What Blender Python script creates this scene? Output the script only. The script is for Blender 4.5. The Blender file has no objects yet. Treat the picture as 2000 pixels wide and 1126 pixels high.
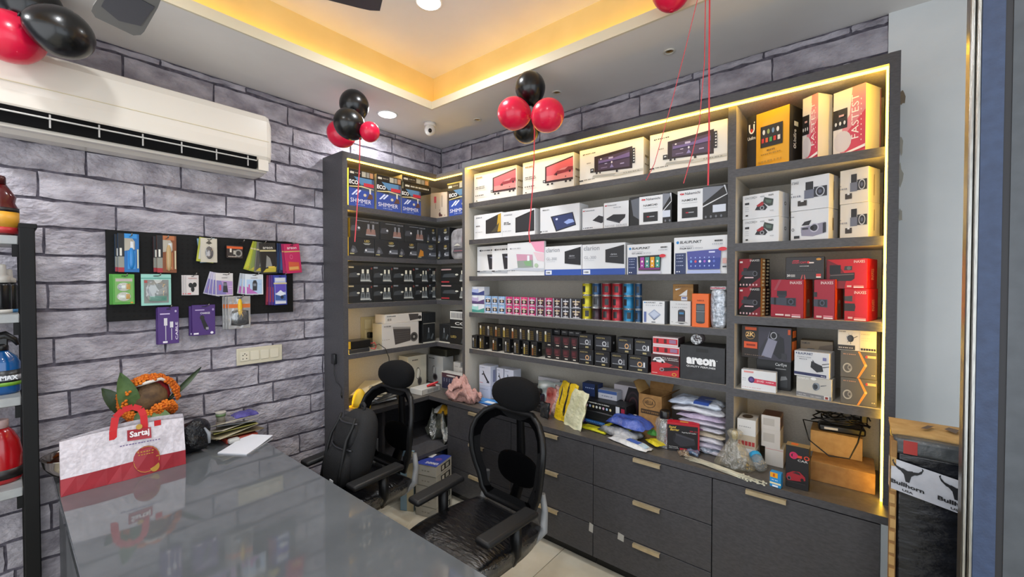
import bpy, bmesh, math, random
from mathutils import Vector, Matrix
random.seed(7)
sc = bpy.context.scene
COL = sc.collection
PI = math.pi

# ------------------------------------------------------------------ camera
CX, CY, CH, FPX = 2.9621, -2.5858, 1.6, 817.71
YAW, PITCH = 0.6871, -0.0173
cam = bpy.data.cameras.new('camera'); cam.sensor_width = 36; cam.lens = 36 * FPX / 2000; cam.clip_start = .02
camo = bpy.data.objects.new('camera', cam); COL.objects.link(camo)
camo.location = (CX, CY, CH); camo.rotation_euler = (PI / 2 + PITCH, 0, YAW)
sc.camera = camo

# ------------------------------------------------------------------ world, daylight, exposure
sc.view_settings.view_transform = 'Standard'; sc.view_settings.look = 'None'
sc.view_settings.gamma = 1; sc.view_settings.use_curve_mapping = False
sc.view_settings.exposure = 0.0
w = bpy.data.worlds.new('street_daylight'); sc.world = w; w.use_nodes = True
w.node_tree.nodes['Background'].inputs[0].default_value = (.80, .90, 1.0, 1)
w.node_tree.nodes['Background'].inputs[1].default_value = 0.42


def area(name, loc, rot, sx, sy, power, col, spread=PI):
    l = bpy.data.lights.new(name, 'AREA'); l.shape = 'RECTANGLE'; l.size = sx; l.size_y = sy
    l.energy = power; l.color = col; l.spread = spread
    o = bpy.data.objects.new(name, l); COL.objects.link(o); o.location = loc; o.rotation_euler = rot
    return o


# daylight falling through the open glass shop front (behind the camera) and the glazed right-hand side
area('shopfront_daylight', (2.3, -4.35, 1.5), (PI / 2, 0, 0), 4.0, 2.4, 66, (.93, .96, 1.0))
area('glass_side_daylight', (4.62, -2.6, 1.45), (PI / 2, 0, PI / 2), 3.0, 2.3, 46, (.86, .93, 1.0))

# ------------------------------------------------------------------ projection helpers (photo pixel -> point on a known plane)
FW = Vector((-math.sin(YAW) * math.cos(PITCH), math.cos(YAW) * math.cos(PITCH), math.sin(PITCH)))
RT = FW.cross(Vector((0, 0, 1))).normalized(); UP = RT.cross(FW)
CAM = Vector((CX, CY, CH))


def ray(u, v): return FW + RT * ((u - 1000) / FPX) + UP * ((563 - v) / FPX)


def onX(u, v, x): d = ray(u, v); return CAM + d * ((x - CX) / d.x)
def onY(u, v, y): d = ray(u, v); return CAM + d * ((y - CY) / d.y)
def onZ(u, v, z): d = ray(u, v); return CAM + d * ((z - CH) / d.z)


def colB(u, y, z):            # x of the point on plane y at height z seen in pixel column u
    k = (u - 1000) / FPX; a = RT - FW * k
    return CX - ((y - CY) * a.y + (z - CH) * a.z) / a.x


def colL(u, x, z):            # y of the point on plane x at height z seen in pixel column u
    k = (u - 1000) / FPX; a = RT - FW * k
    return CY - ((x - CX) * a.x + (z - CH) * a.z) / a.y


# ------------------------------------------------------------------ materials
def lin(h):
    h = h.lstrip('#'); h = h if len(h) == 6 else h[0] * 2 + h[1] * 2 + h[2] * 2; c = [int(h[i:i + 2], 16) / 255 for i in (0, 2, 4)]
    return tuple(x / 12.92 if x <= .04045 else ((x + .055) / 1.055) ** 2.4 for x in c) + (1,)


MATS = {}


def M(hexc, rough=.5, metal=0.0, coat=0.0, spec=.5):
    k = (hexc, rough, metal, coat, spec)
    if k in MATS: return MATS[k]
    m = bpy.data.materials.new('paint_' + hexc.strip('#')); m.use_nodes = True
    b = m.node_tree.nodes['Principled BSDF']
    b.inputs['Base Color'].default_value = lin(hexc); b.inputs['Roughness'].default_value = rough
    b.inputs['Metallic'].default_value = metal; b.inputs['Coat Weight'].default_value = coat
    b.inputs['Coat Roughness'].default_value = .08; b.inputs['Specular IOR Level'].default_value = spec
    MATS[k] = m; return m


def noisy(name, c1, c2, scale=20, rough=.6, bump=0.0, bscale=None, stretch=(1, 1, 1), detail=6, metal=0, coat=0, rnd=0.0, lo=.35, hi=.65, bdist=.01):
    m = bpy.data.materials.new(name); m.use_nodes = True; nt = m.node_tree; N = nt.nodes; L = nt.links
    b = N['Principled BSDF']; b.inputs['Roughness'].default_value = rough; b.inputs['Metallic'].default_value = metal
    b.inputs['Coat Weight'].default_value = coat; b.inputs['Coat Roughness'].default_value = .05
    tc = N.new('ShaderNodeTexCoord'); mp = N.new('ShaderNodeMapping'); mp.inputs['Scale'].default_value = stretch
    L.new(tc.outputs['Object'], mp.inputs[0])
    vec = mp.outputs[0]
    if rnd:
        oi = N.new('ShaderNodeObjectInfo'); ad = N.new('ShaderNodeVectorMath'); ad.operation = 'ADD'
        mu = N.new('ShaderNodeVectorMath'); mu.operation = 'SCALE'; mu.inputs['Scale'].default_value = 40
        cb = N.new('ShaderNodeCombineXYZ')
        for i in range(3): L.new(oi.outputs['Random'], cb.inputs[i])
        L.new(cb.outputs[0], mu.inputs[0]); L.new(vec, ad.inputs[0]); L.new(mu.outputs[0], ad.inputs[1]); vec = ad.outputs[0]
    n = N.new('ShaderNodeTexNoise'); n.inputs['Scale'].default_value = scale; n.inputs['Detail'].default_value = detail
    L.new(vec, n.inputs['Vector'])
    r = N.new('ShaderNodeValToRGB'); r.color_ramp.elements[0].color = lin(c1); r.color_ramp.elements[1].color = lin(c2)
    r.color_ramp.elements[0].position = lo; r.color_ramp.elements[1].position = hi
    L.new(n.outputs['Fac'], r.inputs[0]); out = r.outputs[0]
    if rnd:
        hs = N.new('ShaderNodeHueSaturation'); mr = N.new('ShaderNodeMapRange')
        mr.inputs['To Min'].default_value = 1 - rnd; mr.inputs['To Max'].default_value = 1 + rnd
        L.new(oi.outputs['Random'], mr.inputs[0]); L.new(mr.outputs[0], hs.inputs['Value']); L.new(out, hs.inputs['Color']); out = hs.outputs[0]
    L.new(out, b.inputs['Base Color'])
    if bump:
        n2 = N.new('ShaderNodeTexNoise'); n2.inputs['Scale'].default_value = bscale or scale; n2.inputs['Detail'].default_value = 8
        L.new(vec, n2.inputs['Vector']); bp = N.new('ShaderNodeBump'); bp.inputs['Strength'].default_value = bump; bp.inputs['Distance'].default_value = bdist
        L.new(n2.outputs['Fac'], bp.inputs['Height']); L.new(bp.outputs[0], b.inputs['Normal'])
    return m


def emit(name, col, strength):
    m = bpy.data.materials.new(name); m.use_nodes = True; nt = m.node_tree; nt.nodes.clear()
    e = nt.nodes.new('ShaderNodeEmission'); e.inputs[0].default_value = col; e.inputs[1].default_value = strength
    o = nt.nodes.new('ShaderNodeOutputMaterial'); nt.links.new(e.outputs[0], o.inputs[0]); return m


def clear(name, tint='#ffffff', gloss=.18, rough=.12, body=0.0, bodycol='#dddddd', wr=25):
    """thin clear plastic film: mostly see-through, wrinkled sheen, some milky body"""
    m = bpy.data.materials.new(name); m.use_nodes = True; nt = m.node_tree; N = nt.nodes; L = nt.links; N.clear()
    t = N.new('ShaderNodeBsdfTransparent'); t.inputs[0].default_value = lin(tint)
    d = N.new('ShaderNodeBsdfDiffuse'); d.inputs[0].default_value = lin(bodycol)
    g = N.new('ShaderNodeBsdfGlossy'); g.inputs['Roughness'].default_value = rough
    n = N.new('ShaderNodeTexNoise'); n.inputs['Scale'].default_value = wr; n.inputs['Detail'].default_value = 4
    tc = N.new('ShaderNodeTexCoord'); L.new(tc.outputs['Object'], n.inputs['Vector'])
    bp = N.new('ShaderNodeBump'); bp.inputs['Strength'].default_value = .9; bp.inputs['Distance'].default_value = .02
    L.new(n.outputs['Fac'], bp.inputs['Height']); L.new(bp.outputs[0], g.inputs['Normal'])
    m1 = N.new('ShaderNodeMixShader'); m1.inputs[0].default_value = body; L.new(t.outputs[0], m1.inputs[1]); L.new(d.outputs[0], m1.inputs[2])
    m2 = N.new('ShaderNodeMixShader'); m2.inputs[0].default_value = gloss; L.new(m1.outputs[0], m2.inputs[1]); L.new(g.outputs[0], m2.inputs[2])
    o = N.new('ShaderNodeOutputMaterial'); L.new(m2.outputs[0], o.inputs[0]); return m


LAM = noisy('dark_grey_laminate', '#403f42', '#4b4a4d', 60, .45, .08, 400, (1, 1, 3))
WORK = noisy('worktop_laminate', '#4c4844', '#5a5550', 50, .38, .05, 300)
INNER = noisy('linen_cream_laminate', '#b5afa4', '#c6c1b6', 120, .55, .05, 400, (1, 1, 6))
CEIL = noisy('ceiling_paint', '#dedad6', '#e4e0dc', 3, .7)
PLAIN = noisy('plain_wall_paint', '#dcdfdf', '#e4e6e5', 4, .65, .05, 60)
MORTAR = noisy('mortar_joint', '#45414b', '#6a6570', 30, .9, .4, 120)
BRICK = noisy('grey_lilac_brick', '#8d8891', '#bab5bd', 9, .8, .6, 32, (1, 1.0, 1.5), 10, rnd=.12, bdist=.03)
TILE = noisy('floor_tile_glaze', '#c9c0ab', '#d6cfbd', 6, .18, rnd=.03)
GROUT = noisy('floor_grout', '#7c7466', '#8b8375', 60, .9)
STEEL = noisy('brushed_steel', '#8f8d88', '#b0aea8', 30, .28, .06, 200, (30, 30, 1), metal=1)
BLACKP = M('#131314', .42)
BLACKM = M('#0f0f10', .35)
CARD = noisy('brown_cardboard', '#8a6437', '#9b7443', 30, .75, .06, 120)
CARDL = noisy('light_cardboard', '#b08a52', '#bf9a62', 30, .75, .06, 120)


# ------------------------------------------------------------------ mesh builder
class MB:
    def __init__(s): s.v = []; s.f = []; s.m = []; s.mats = []; s.sm = []

    def mi(s, mat):
        if mat not in s.mats: s.mats.append(mat)
        return s.mats.index(mat)

    def face(s, pts, mat, smooth=False):
        b = len(s.v); s.v += [tuple(p) for p in pts]; s.f.append(tuple(range(b, b + len(pts)))); s.m.append(s.mi(mat)); s.sm.append(smooth)

    def mesh(s, vs, fs, mat, smooth=False):
        b = len(s.v); s.v += [tuple(p) for p in vs]; i = s.mi(mat)
        for f in fs: s.f.append(tuple(b + k for k in f)); s.m.append(i); s.sm.append(smooth)

    def box(s, x0, y0, z0, x1, y1, z1, mat, mats=None):
        v = [(x, y, z) for z in (z0, z1) for y in (y0, y1) for x in (x0, x1)]
        fs = {'B': (0, 2, 3, 1), 'T': (4, 5, 7, 6), 'F': (0, 1, 5, 4), 'K': (2, 6, 7, 3), 'L': (0, 4, 6, 2), 'R': (1, 3, 7, 5)}
        b = len(s.v); s.v += v
        for k, f in fs.items():
            s.f.append(tuple(b + i for i in f)); s.m.append(s.mi((mats or {}).get(k, mat))); s.sm.append(False)
        return s

    def rbox(s, x0, y0, z0, x1, y1, z1, mat, r=.004, seg=2):
        """box with rounded edges"""
        bm = bmesh.new(); bmesh.ops.create_cube(bm, size=1)
        for q in bm.verts: q.co = Vector(((x0 + x1) / 2 + q.co.x * (x1 - x0), (y0 + y1) / 2 + q.co.y * (y1 - y0), (z0 + z1) / 2 + q.co.z * (z1 - z0)))
        r = min(r, .49 * min(abs(x1 - x0), abs(y1 - y0), abs(z1 - z0)))
        bmesh.ops.bevel(bm, geom=bm.edges[:], offset=r, segments=seg, profile=.5, affect='EDGES')
        bm.normal_update(); bm.verts.index_update(); b = len(s.v); s.v += [tuple(v.co) for v in bm.verts]; i = s.mi(mat)
        for f in bm.faces:
            s.f.append(tuple(b + v.index for v in f.verts)); s.m.append(i); s.sm.append(max(abs(f.normal.x), abs(f.normal.y), abs(f.normal.z)) < .999)
        bm.free(); return s

    def bm(s, bm, mat, smooth=True):
        bm.verts.index_update(); s.mesh([v.co.copy() for v in bm.verts], [[v.index for v in f.verts] for f in bm.faces], mat, smooth); bm.free()

    def tube(s, pts, r, mat, n=8, cap=True):
        P = [Vector(p) for p in pts]; rs = r if isinstance(r, (list, tuple)) else [r] * len(P)
        b = len(s.v); i = s.mi(mat); prev = None
        for k, p in enumerate(P):
            t = (P[min(k + 1, len(P) - 1)] - P[max(k - 1, 0)]).normalized()
            if prev is None:
                a = Vector((0, 0, 1)) if abs(t.z) < .9 else Vector((1, 0, 0)); nx = t.cross(a).normalized()
            else: nx = (prev - t * prev.dot(t)).normalized()
            prev = nx; ny = t.cross(nx)
            for q in range(n):
                an = 2 * PI * q / n; s.v.append(tuple(p + (nx * math.cos(an) + ny * math.sin(an)) * rs[k]))
        for k in range(len(P) - 1):
            for q in range(n):
                s.f.append((b + k * n + q, b + k * n + (q + 1) % n, b + (k + 1) * n + (q + 1) % n, b + (k + 1) * n + q)); s.m.append(i); s.sm.append(True)
        if cap:
            s.f.append(tuple(b + q for q in reversed(range(n)))); s.m.append(i); s.sm.append(False)
            e = b + (len(P) - 1) * n; s.f.append(tuple(e + q for q in range(n))); s.m.append(i); s.sm.append(False)
        return s

    def lathe(s, prof, mat, n=20, c=(0, 0), sx=1, sy=1, smooth=True):
        b = len(s.v); i = s.mi(mat)
        for r, z in prof:
            for q in range(n):
                a = 2 * PI * q / n; s.v.append((c[0] + r * sx * math.cos(a), c[1] + r * sy * math.sin(a), z))
        for k in range(len(prof) - 1):
            for q in range(n):
                s.f.append((b + k * n + q, b + k * n + (q + 1) % n, b + (k + 1) * n + (q + 1) % n, b + (k + 1) * n + q)); s.m.append(i); s.sm.append(smooth)
        s.f.append(tuple(b + q for q in reversed(range(n)))); s.m.append(i); s.sm.append(False)
        e = b + (len(prof) - 1) * n; s.f.append(tuple(e + q for q in range(n))); s.m.append(i); s.sm.append(False)
        return s

    def ball(s, c, rx, ry, rz, mat, n=20, m=14, pw=1.0):
        prof = []
        b = len(s.v); i = s.mi(mat)
        def sg(x): return math.copysign(abs(x) ** pw, x)
        for k in range(m + 1):
            t = -PI / 2 + PI * k / m
            for q in range(n):
                a = 2 * PI * q / n
                s.v.append((c[0] + rx * sg(math.cos(t)) * sg(math.cos(a)), c[1] + ry * sg(math.cos(t)) * sg(math.sin(a)), c[2] + rz * sg(math.sin(t))))
        for k in range(m):
            for q in range(n):
                s.f.append((b + k * n + q, b + k * n + (q + 1) % n, b + (k + 1) * n + (q + 1) % n, b + (k + 1) * n + q)); s.m.append(i); s.sm.append(True)
        return s

    def prism(s, poly, d0, d1, mat, axis='y', side=None):
        """extrude a 2-D outline: axis y -> outline in x,z ; axis x -> outline in y,z ; axis z -> outline in x,y"""
        def pt(a, b, d): return {'y': (a, d, b), 'x': (d, a, b), 'z': (a, b, d)}[axis]
        n = len(poly); s.face([pt(a, b, d0) for a, b in poly], mat); s.face([pt(a, b, d1) for a, b in reversed(poly)], mat)
        for i in range(n):
            a, b = poly[i]; c, d = poly[(i + 1) % n]
            s.face([pt(a, b, d0), pt(a, b, d1), pt(c, d, d1), pt(c, d, d0)], side or mat)
        return s

    def xf(s, mtx, start=0):
        for k in range(start, len(s.v)): s.v[k] = tuple(mtx @ Vector(s.v[k]))
        return s

    def data(s, name):
        me = bpy.data.meshes.new(name); me.from_pydata(s.v, [], s.f)
        for m in s.mats: me.materials.append(m)
        me.polygons.foreach_set('material_index', s.m); me.polygons.foreach_set('use_smooth', s.sm); me.update(); return me

    def build(s, name, parent=None, loc=None, rz=0):
        me = s.data(name)
        if parent is None or True:
            bm = bmesh.new(); bm.from_mesh(me); bmesh.ops.recalc_face_normals(bm, faces=bm.faces); bm.to_mesh(me); bm.free()
        return link(name, me, parent, loc, rz)


def link(name, me, parent=None, loc=None, rz=0):
    o = bpy.data.objects.new(name, me); COL.objects.link(o)
    if parent is not None: o.parent = parent
    if loc is not None: o.location = loc
    if rz: o.rotation_euler = (0, 0, rz)
    return o


def tag(o, label, cat, group=None, kind=None):
    o['label'] = label; o['category'] = cat
    if group: o['group'] = group
    if kind: o['kind'] = kind
    return o


def struct(o): o['kind'] = 'structure'; return o


def thing(name, label, cat, loc=(0, 0, 0), rz=0, group=None):
    o = bpy.data.objects.new(name, None); COL.objects.link(o); o.location = loc; o.rotation_euler = (0, 0, rz); o.empty_display_size = .05
    return tag(o, label, cat, group)


def copy_tree(o, parent=None):
    c = o.copy(); COL.objects.link(c)
    if parent is not None: c.parent = parent
    for ch in list(o.children): copy_tree(ch, c)
    return c


# ------------------------------------------------------------------ lettering
TXT = {}


def glyphs(text, bold=0.0, shear=0.0):
    """flat outline of a word, scaled to the unit square"""
    k = (text, bold, shear)
    if k in TXT: return TXT[k]
    cu = bpy.data.curves.new('word', 'FONT'); cu.body = text; cu.resolution_u = 2; cu.offset = bold; cu.shear = shear
    o = bpy.data.objects.new('word', cu); me = o.to_mesh()
    vs = [(v.co.x, v.co.y) for v in me.vertices]; fs = [tuple(p.vertices) for p in me.polygons]
    o.to_mesh_clear(); bpy.data.objects.remove(o); bpy.data.curves.remove(cu)
    if not vs: TXT[k] = ([], []); return TXT[k]
    x0 = min(v[0] for v in vs); x1 = max(v[0] for v in vs); y0 = min(v[1] for v in vs); y1 = max(v[1] for v in vs)
    TXT[k] = ([((x - x0) / (x1 - x0 + 1e-9), (y - y0) / (y1 - y0 + 1e-9)) for x, y in vs], fs); return TXT[k]


def art(obj, face_fn, items, name='front_print', lname='lettering', eps=.0005):
    """printed shapes and words on one face; face_fn(a, b, e) maps the unit square plus lift e to local space"""
    mp = MB(); mt = MB(); i = 0
    for it in items:
        i += 1; e = eps * (1 + .5 * i); k = it[0]
        if k == 'R':
            _, x0, y0, x1, y1, c = it; mp.face([face_fn(a, b, e) for a, b in ((x0, y0), (x1, y0), (x1, y1), (x0, y1))], col(c))
        elif k == 'P':
            mp.face([face_fn(a, b, e) for a, b in it[1]], col(it[2]))
        elif k == 'E':
            _, cx, cy, rx, ry, c = it; mp.face([face_fn(cx + rx * math.cos(2 * PI * q / 18), cy + ry * math.sin(2 * PI * q / 18), e) for q in range(18)], col(c))
        elif k == 'O':   # ring
            _, cx, cy, rx, ry, t, c = it
            for q in range(18):
                a0, a1 = 2 * PI * q / 18, 2 * PI * (q + 1) / 18
                mp.face([face_fn(cx + rx * f * math.cos(a), cy + ry * f * math.sin(a), e) for a, f in ((a0, 1), (a1, 1), (a1, t), (a0, t))], col(c))
        elif k in 'TV':  # T: upright word x0,y0,x1,y1 ; V: word turned to read upwards
            _, x0, y0, x1, y1, s, c = it[:7]; o = it[7] if len(it) > 7 else {}
            vs, fs = glyphs(s, o.get('b', .012), o.get('s', 0.0))
            f = (lambda a, b: face_fn(x0 + a * (x1 - x0), y0 + b * (y1 - y0), e)) if k == 'T' else (lambda a, b: face_fn(x1 - b * (x1 - x0), y0 + a * (y1 - y0), e))
            mt.mesh([f(a, b) for a, b in vs], fs, col(c))
    if mp.v: link(name, mp.data(name), obj)
    if mt.v: link(lname, mt.data(lname), obj)


def col(c): return c if not isinstance(c, str) else M(c, .45)


def dots(x0, y0, x1, y1, n, c, fill=.7):
    """a line of unreadable small print drawn as short bars"""
    st = (x1 - x0) / n; rr = random.Random(int(x0 * 999 + y0 * 77 + n))
    return [('R', x0 + i * st, y0, x0 + i * st + st * fill * rr.uniform(.6, 1.2), y1, c) for i in range(n)]


# ------------------------------------------------------------------ the room
ZC = 2.8203
flo = struct(MB().box(-.1, -4.4, -.1, 4.7, .1, -.004, GROUT).build('floor'))
tm = MB().rbox(0, 0, -.02, .597, .597, 0, TILE, .0015, 1).data('tile')
for i in range(8):
    for j in range(8):
        link('tile', tm, flo, (-.17 + i * .6, -4.5 + j * .6 - .14, 0))
wl = struct(MB().box(-.12, -4.4, 0, -.012, .1, 3.2, MORTAR).build('wall_left'))
wb = struct(MB().box(-.12, .012, 0, 4.7, .14, 3.2, PLAIN, {'F': PLAIN}).build('wall_back'))
# wallpapered part of the back wall: its mortar ground, above and behind the shelving
mg = MB().box(0, .006, 2.3, 3.066, .0125, ZC, MORTAR).build('mortar_bed', wb)
pp = MB().box(3.066, -.004, 0, 4.7, .0125, ZC, PLAIN).build('plaster_panel', wb)


def brick_mesh(w, h, seed):
    rr = random.Random(seed); bm = MB(); nx, nz = 7, 3; g = .0034
    def P(i, j, d):
        x = w * i / nx; z = h * j / nz
        if d: x += (g if i == 0 else -g if i == nx else 0) * (1 + rr.uniform(-.4, 1.2)); z += (g if j == 0 else -g if j == nz else 0) * (1.3 + rr.uniform(-.8, 2.0))
        return x, z
    fr = [[None] * (nz + 1) for _ in range(nx + 1)]
    for i in range(nx + 1):
        for j in range(nz + 1):
            x, z = P(i, j, True); edge = i in (0, nx) or j in (0, nz)
            fr[i][j] = (x, z, .010 + rr.uniform(-.002, .002) - (.003 if edge else 0))
    vs = [(x, -d, z) for r in fr for x, z, d in r]; n = nz + 1
    fs = [(i * n + j, (i + 1) * n + j, (i + 1) * n + j + 1, i * n + j + 1) for i in range(nx) for j in range(nz)]
    rim = [(i, 0) for i in range(nx)] + [(nx, j) for j in range(nz)] + [(i, nz) for i in range(nx, 0, -1)] + [(0, j) for j in range(nz, 0, -1)]
    k0 = len(vs)
    for i, j in rim: x, z, d = fr[i][j]; vs.append((x, .004, z))
    for q in range(len(rim)):
        a = rim[q][0] * n + rim[q][1]; b2 = rim[(q + 1) % len(rim)]; b = b2[0] * n + b2[1]
        fs.append((a, k0 + q, k0 + (q + 1) % len(rim), b))
    bm.mesh(vs, fs, BRICK, False); return bm.data('brick')


BH = .1315; BV = {}


def brick(w, h, parent, loc, rz):
    k = (round(w, 2), round(h, 3), random.randrange(4))
    if k not in BV: BV[k] = brick_mesh(k[0], h - .002, hash(k) % 1000)
    link('brick', BV[k], parent, loc, rz)


z0 = 1.595 - 12 * BH
for r in range(22):
    zb = z0 + r * BH; zt = min(zb + BH, ZC)
    if zb < 0: zb = 0
    if zt - zb < .03: continue
    y = -2.95 - random.uniform(0, .1) - (.2 if r % 2 else 0)
    while y < -.03:
        L_ = random.choice((.34, .38, .40, .42)); e = min(y + L_, 0)
        if 0 - e < .08: e = 0
        # hidden behind the corner shelving: the wall is only papered where it shows
        if not (y > -1.05 and .75 < zb and zt < 2.40): brick(e - y, zt - zb, wl, (-.0115, y, zb), PI / 2)
        y = e
for r in range(16, 22):
    zb = z0 + r * BH; zt = min(zb + BH, ZC)
    if zt < 2.42 or zt - zb < .03: continue
    x = -.16 if r % 2 else 0
    while x < 3.06:
        L_ = random.choice((.36, .39, .42)); a = max(x, 0); e = min(x + L_, 3.066)
        if 3.066 - e < .08: e = 3.066
        brick(e - a, zt - zb, wb, (a, .0065, zb), 0); x = e

# ceiling: lower ring, lip, light cove, raised centre
TX0, TX1, TY0, TY1 = .626, 3.35, -3.3, -.635
cl = MB(); ZU = 3.10; CO = .10
for a in ((-.1, -4.4, TX0, .1), (TX1, -4.4, 4.7, .1), (TX0, TY1, TX1, .1), (TX0, -4.4, TX1, TY0)):
    cl.box(a[0], a[1], ZC, a[2], a[3], ZC + .012, CEIL)
ceil_o = struct(cl.build('ceiling'))
up = MB().box(TX0 - CO - .05, TY0 - CO - .05, ZU, TX1 + CO + .05, TY1 + CO + .05, ZU + .04, CEIL)
up.build('raised_panel', ceil_o)
lip = MB()
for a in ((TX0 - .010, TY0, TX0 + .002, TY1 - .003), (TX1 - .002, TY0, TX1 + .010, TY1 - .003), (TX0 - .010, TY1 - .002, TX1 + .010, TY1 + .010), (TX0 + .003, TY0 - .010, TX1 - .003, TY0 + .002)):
    lip.box(a[0], a[1], ZC - .003, a[2], a[3], ZC + .050, M('#d6ccb2', .6))  # warm tint puts the bounced cove light into the lip colour
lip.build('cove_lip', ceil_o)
cw = MB(); GLOWP = noisy('glow_tinted_cove', '#e0c584', '#e8cd8c', 4, .6)  # yellow LED glow put into the colour of the cove side
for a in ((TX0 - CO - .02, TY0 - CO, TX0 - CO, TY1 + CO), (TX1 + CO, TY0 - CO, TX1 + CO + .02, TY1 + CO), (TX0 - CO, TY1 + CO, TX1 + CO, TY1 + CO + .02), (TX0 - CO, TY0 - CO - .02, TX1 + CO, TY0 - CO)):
    cw.box(a[0], a[1], ZC + .012, a[2], a[3], ZU, GLOWP)
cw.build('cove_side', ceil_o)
COVE = emit('cove_led', (1.0, .57, .020, 1), 29); STRIPB = M('#b9b09a', .6)
for ax, x0_, y0_, x1_, y1_ in (('R', TX0 - .018, TY0, TX0 - .013, TY1), ('K', TX0, TY1 + .013, TX1, TY1 + .018), ('L', TX1 + .013, TY0, TX1 + .018, TY1), ('F', TX0, TY0 - .018, TX1, TY0 - .013)):
    # tape light stuck on the back of the lip, shining at the cove side
    MB().box(x0_, y0_, ZC + .034, x1_, y1_, ZC + .046, STRIPB, {{'R': 'L', 'K': 'K', 'L': 'R', 'F': 'F'}[ax]: COVE}).build('led_strip', ceil_o)

# flaked plaster beside the shelf tower
for k, (u, v, w_, h_) in enumerate(((1762, 190, 9, 34), (1760, 285, 7, 40), (1757, 340, 10, 46), (1759, 420, 6, 30))):
    rr = random.Random(k); c_ = onY(u, v, -.0045); m = MB(); f_ = 1.0 / 800
    m.face([(c_.x + w_ * f_ * math.cos(t * .7) * rr.uniform(.5, 1.1), -.0075, c_.z + h_ * f_ * math.sin(t * .7) * rr.uniform(.5, 1.1)) for t in range(9)], M('#8a7a66' if k == 0 else '#b5b0a4', .9)); m.build('flaked_patch', wb)

# stainless door frame with blue protective film at the right edge
BLUEF = noisy('blue_film', '#26344f', '#2e3e5b', 40, .5, .1, 200)
dr = MB(); dy = -1.10
a0, a1, a2, a3, a4 = (colB(u, dy, CH) for u in (1886, 1910, 1955, 1971, 2035))
d1 = struct(MB().rbox(a0, dy, 0, a0 + (a1 - a0) * .48, dy + .05, ZC, STEEL, .004).rbox(a0 + (a1 - a0) * .52, dy, 0, a1, dy + .05, ZC, STEEL, .004).build('door_1'))
MB().box(a1, dy + .002, 0, a2, dy + .05, ZC, BLUEF).build('film_strip', d1)
MB().box(a2, dy + .006, 0, a3, dy + .05, ZC, M('#17171c', .5)).build('gasket', d1)
MB().box(a3, dy + .004, 0, a4 + .5, dy + .05, ZC, noisy('grey_door_leaf', '#3c4045', '#464a4f', 20, .4)).build('door_leaf', d1)

# ------------------------------------------------------------------ shelving
ZW = .7226; D2 = .356; FR = .40; D1 = .508; ZT = 2.44
SH = [2.183, 1.909, 1.637, 1.367, 1.093]      # floors of the five shelves of the main bay
TR = [2.134, 1.781, 1.434, 1.084]             # floors of the tower shelves
LS = [2.122, 1.776, 1.446, 1.096]             # floors of the corner shelves
XA, XB, XB2, XC = .7157, 2.480, 2.515, 3.046
SLED = emit('shelf_led', (1.0, .57, .038, 1), 22)


def shelf_board(x0, x1, yb, yf, z, th, parent, axis='B'):
    m = MB()
    if axis == 'B':
        m.box(x0, yf, z - th, x1, yf + .004, z, LAM); m.box(x0, yf + .004, z - th, x1, yb, z, INNER)
    else:
        m.box(yf - .004, x0, z - th, yf, x1, z, LAM); m.box(yb, x0, z - th, yf - .004, x1, z, INNER)
    return m.build('shelf', parent)


main = thing('shelf_bay', 'wide grey open shelving with five shelves and a light strip along its top', 'shelving', (0, 0, ZW))
main.location = (0, 0, 0)
MB().box(XA, -.02, ZW, XB, -.006, ZT, INNER).build('back_panel', main)
MB().box(XA - .028, -FR, ZW, XA, -.004, ZT, INNER, {'F': LAM, 'L': LAM}).build('side_panel', main)
MB().box(XB, -D2, ZW, XB2, -.004, ZT, LAM, {'L': INNER, 'R': INNER}).build('side_panel', main)
MB().box(XA - .028, -FR, ZT, XB2 - .012, -.004, ZT + .04, LAM, {'B': INNER}).build('top_panel', main)
for z in SH: shelf_board(XA, XB, -.02, -D2, z, .033, main)
MB().box(XA, -.380, ZT - .007, XB2 - .012, -.366, ZT - .0005, SLED).build('led_strip', main)

tower = thing('shelf_tower', 'narrow grey shelf tower with four shelves, edged by a glowing yellow light strip', 'shelving')
MB().box(XB2, -.02, ZW, XC + .008, -.006, ZT, INNER).build('back_panel', tower)
MB().box(XC + .008, -FR, ZW, XC + .041, -.004, ZT + .041, LAM, {'L': INNER}).build('side_panel', tower)
MB().box(XB2 - .012, -FR, ZT, XC + .008, -.004, ZT + .04, LAM, {'B': INNER}).build('top_panel', tower)
for z in TR: shelf_board(XB2, XC + .008, -.02, -D2, z, .037, tower)
MB().box(XB2 - .012, -.380, ZT - .007, XC + .007, -.366, ZT - .0005, SLED).build('led_strip', tower)
MB().box(XC + .001, -.380, ZW + .002, XC + .0075, -.366, ZT - .008, SLED).build('led_strip', tower)

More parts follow.
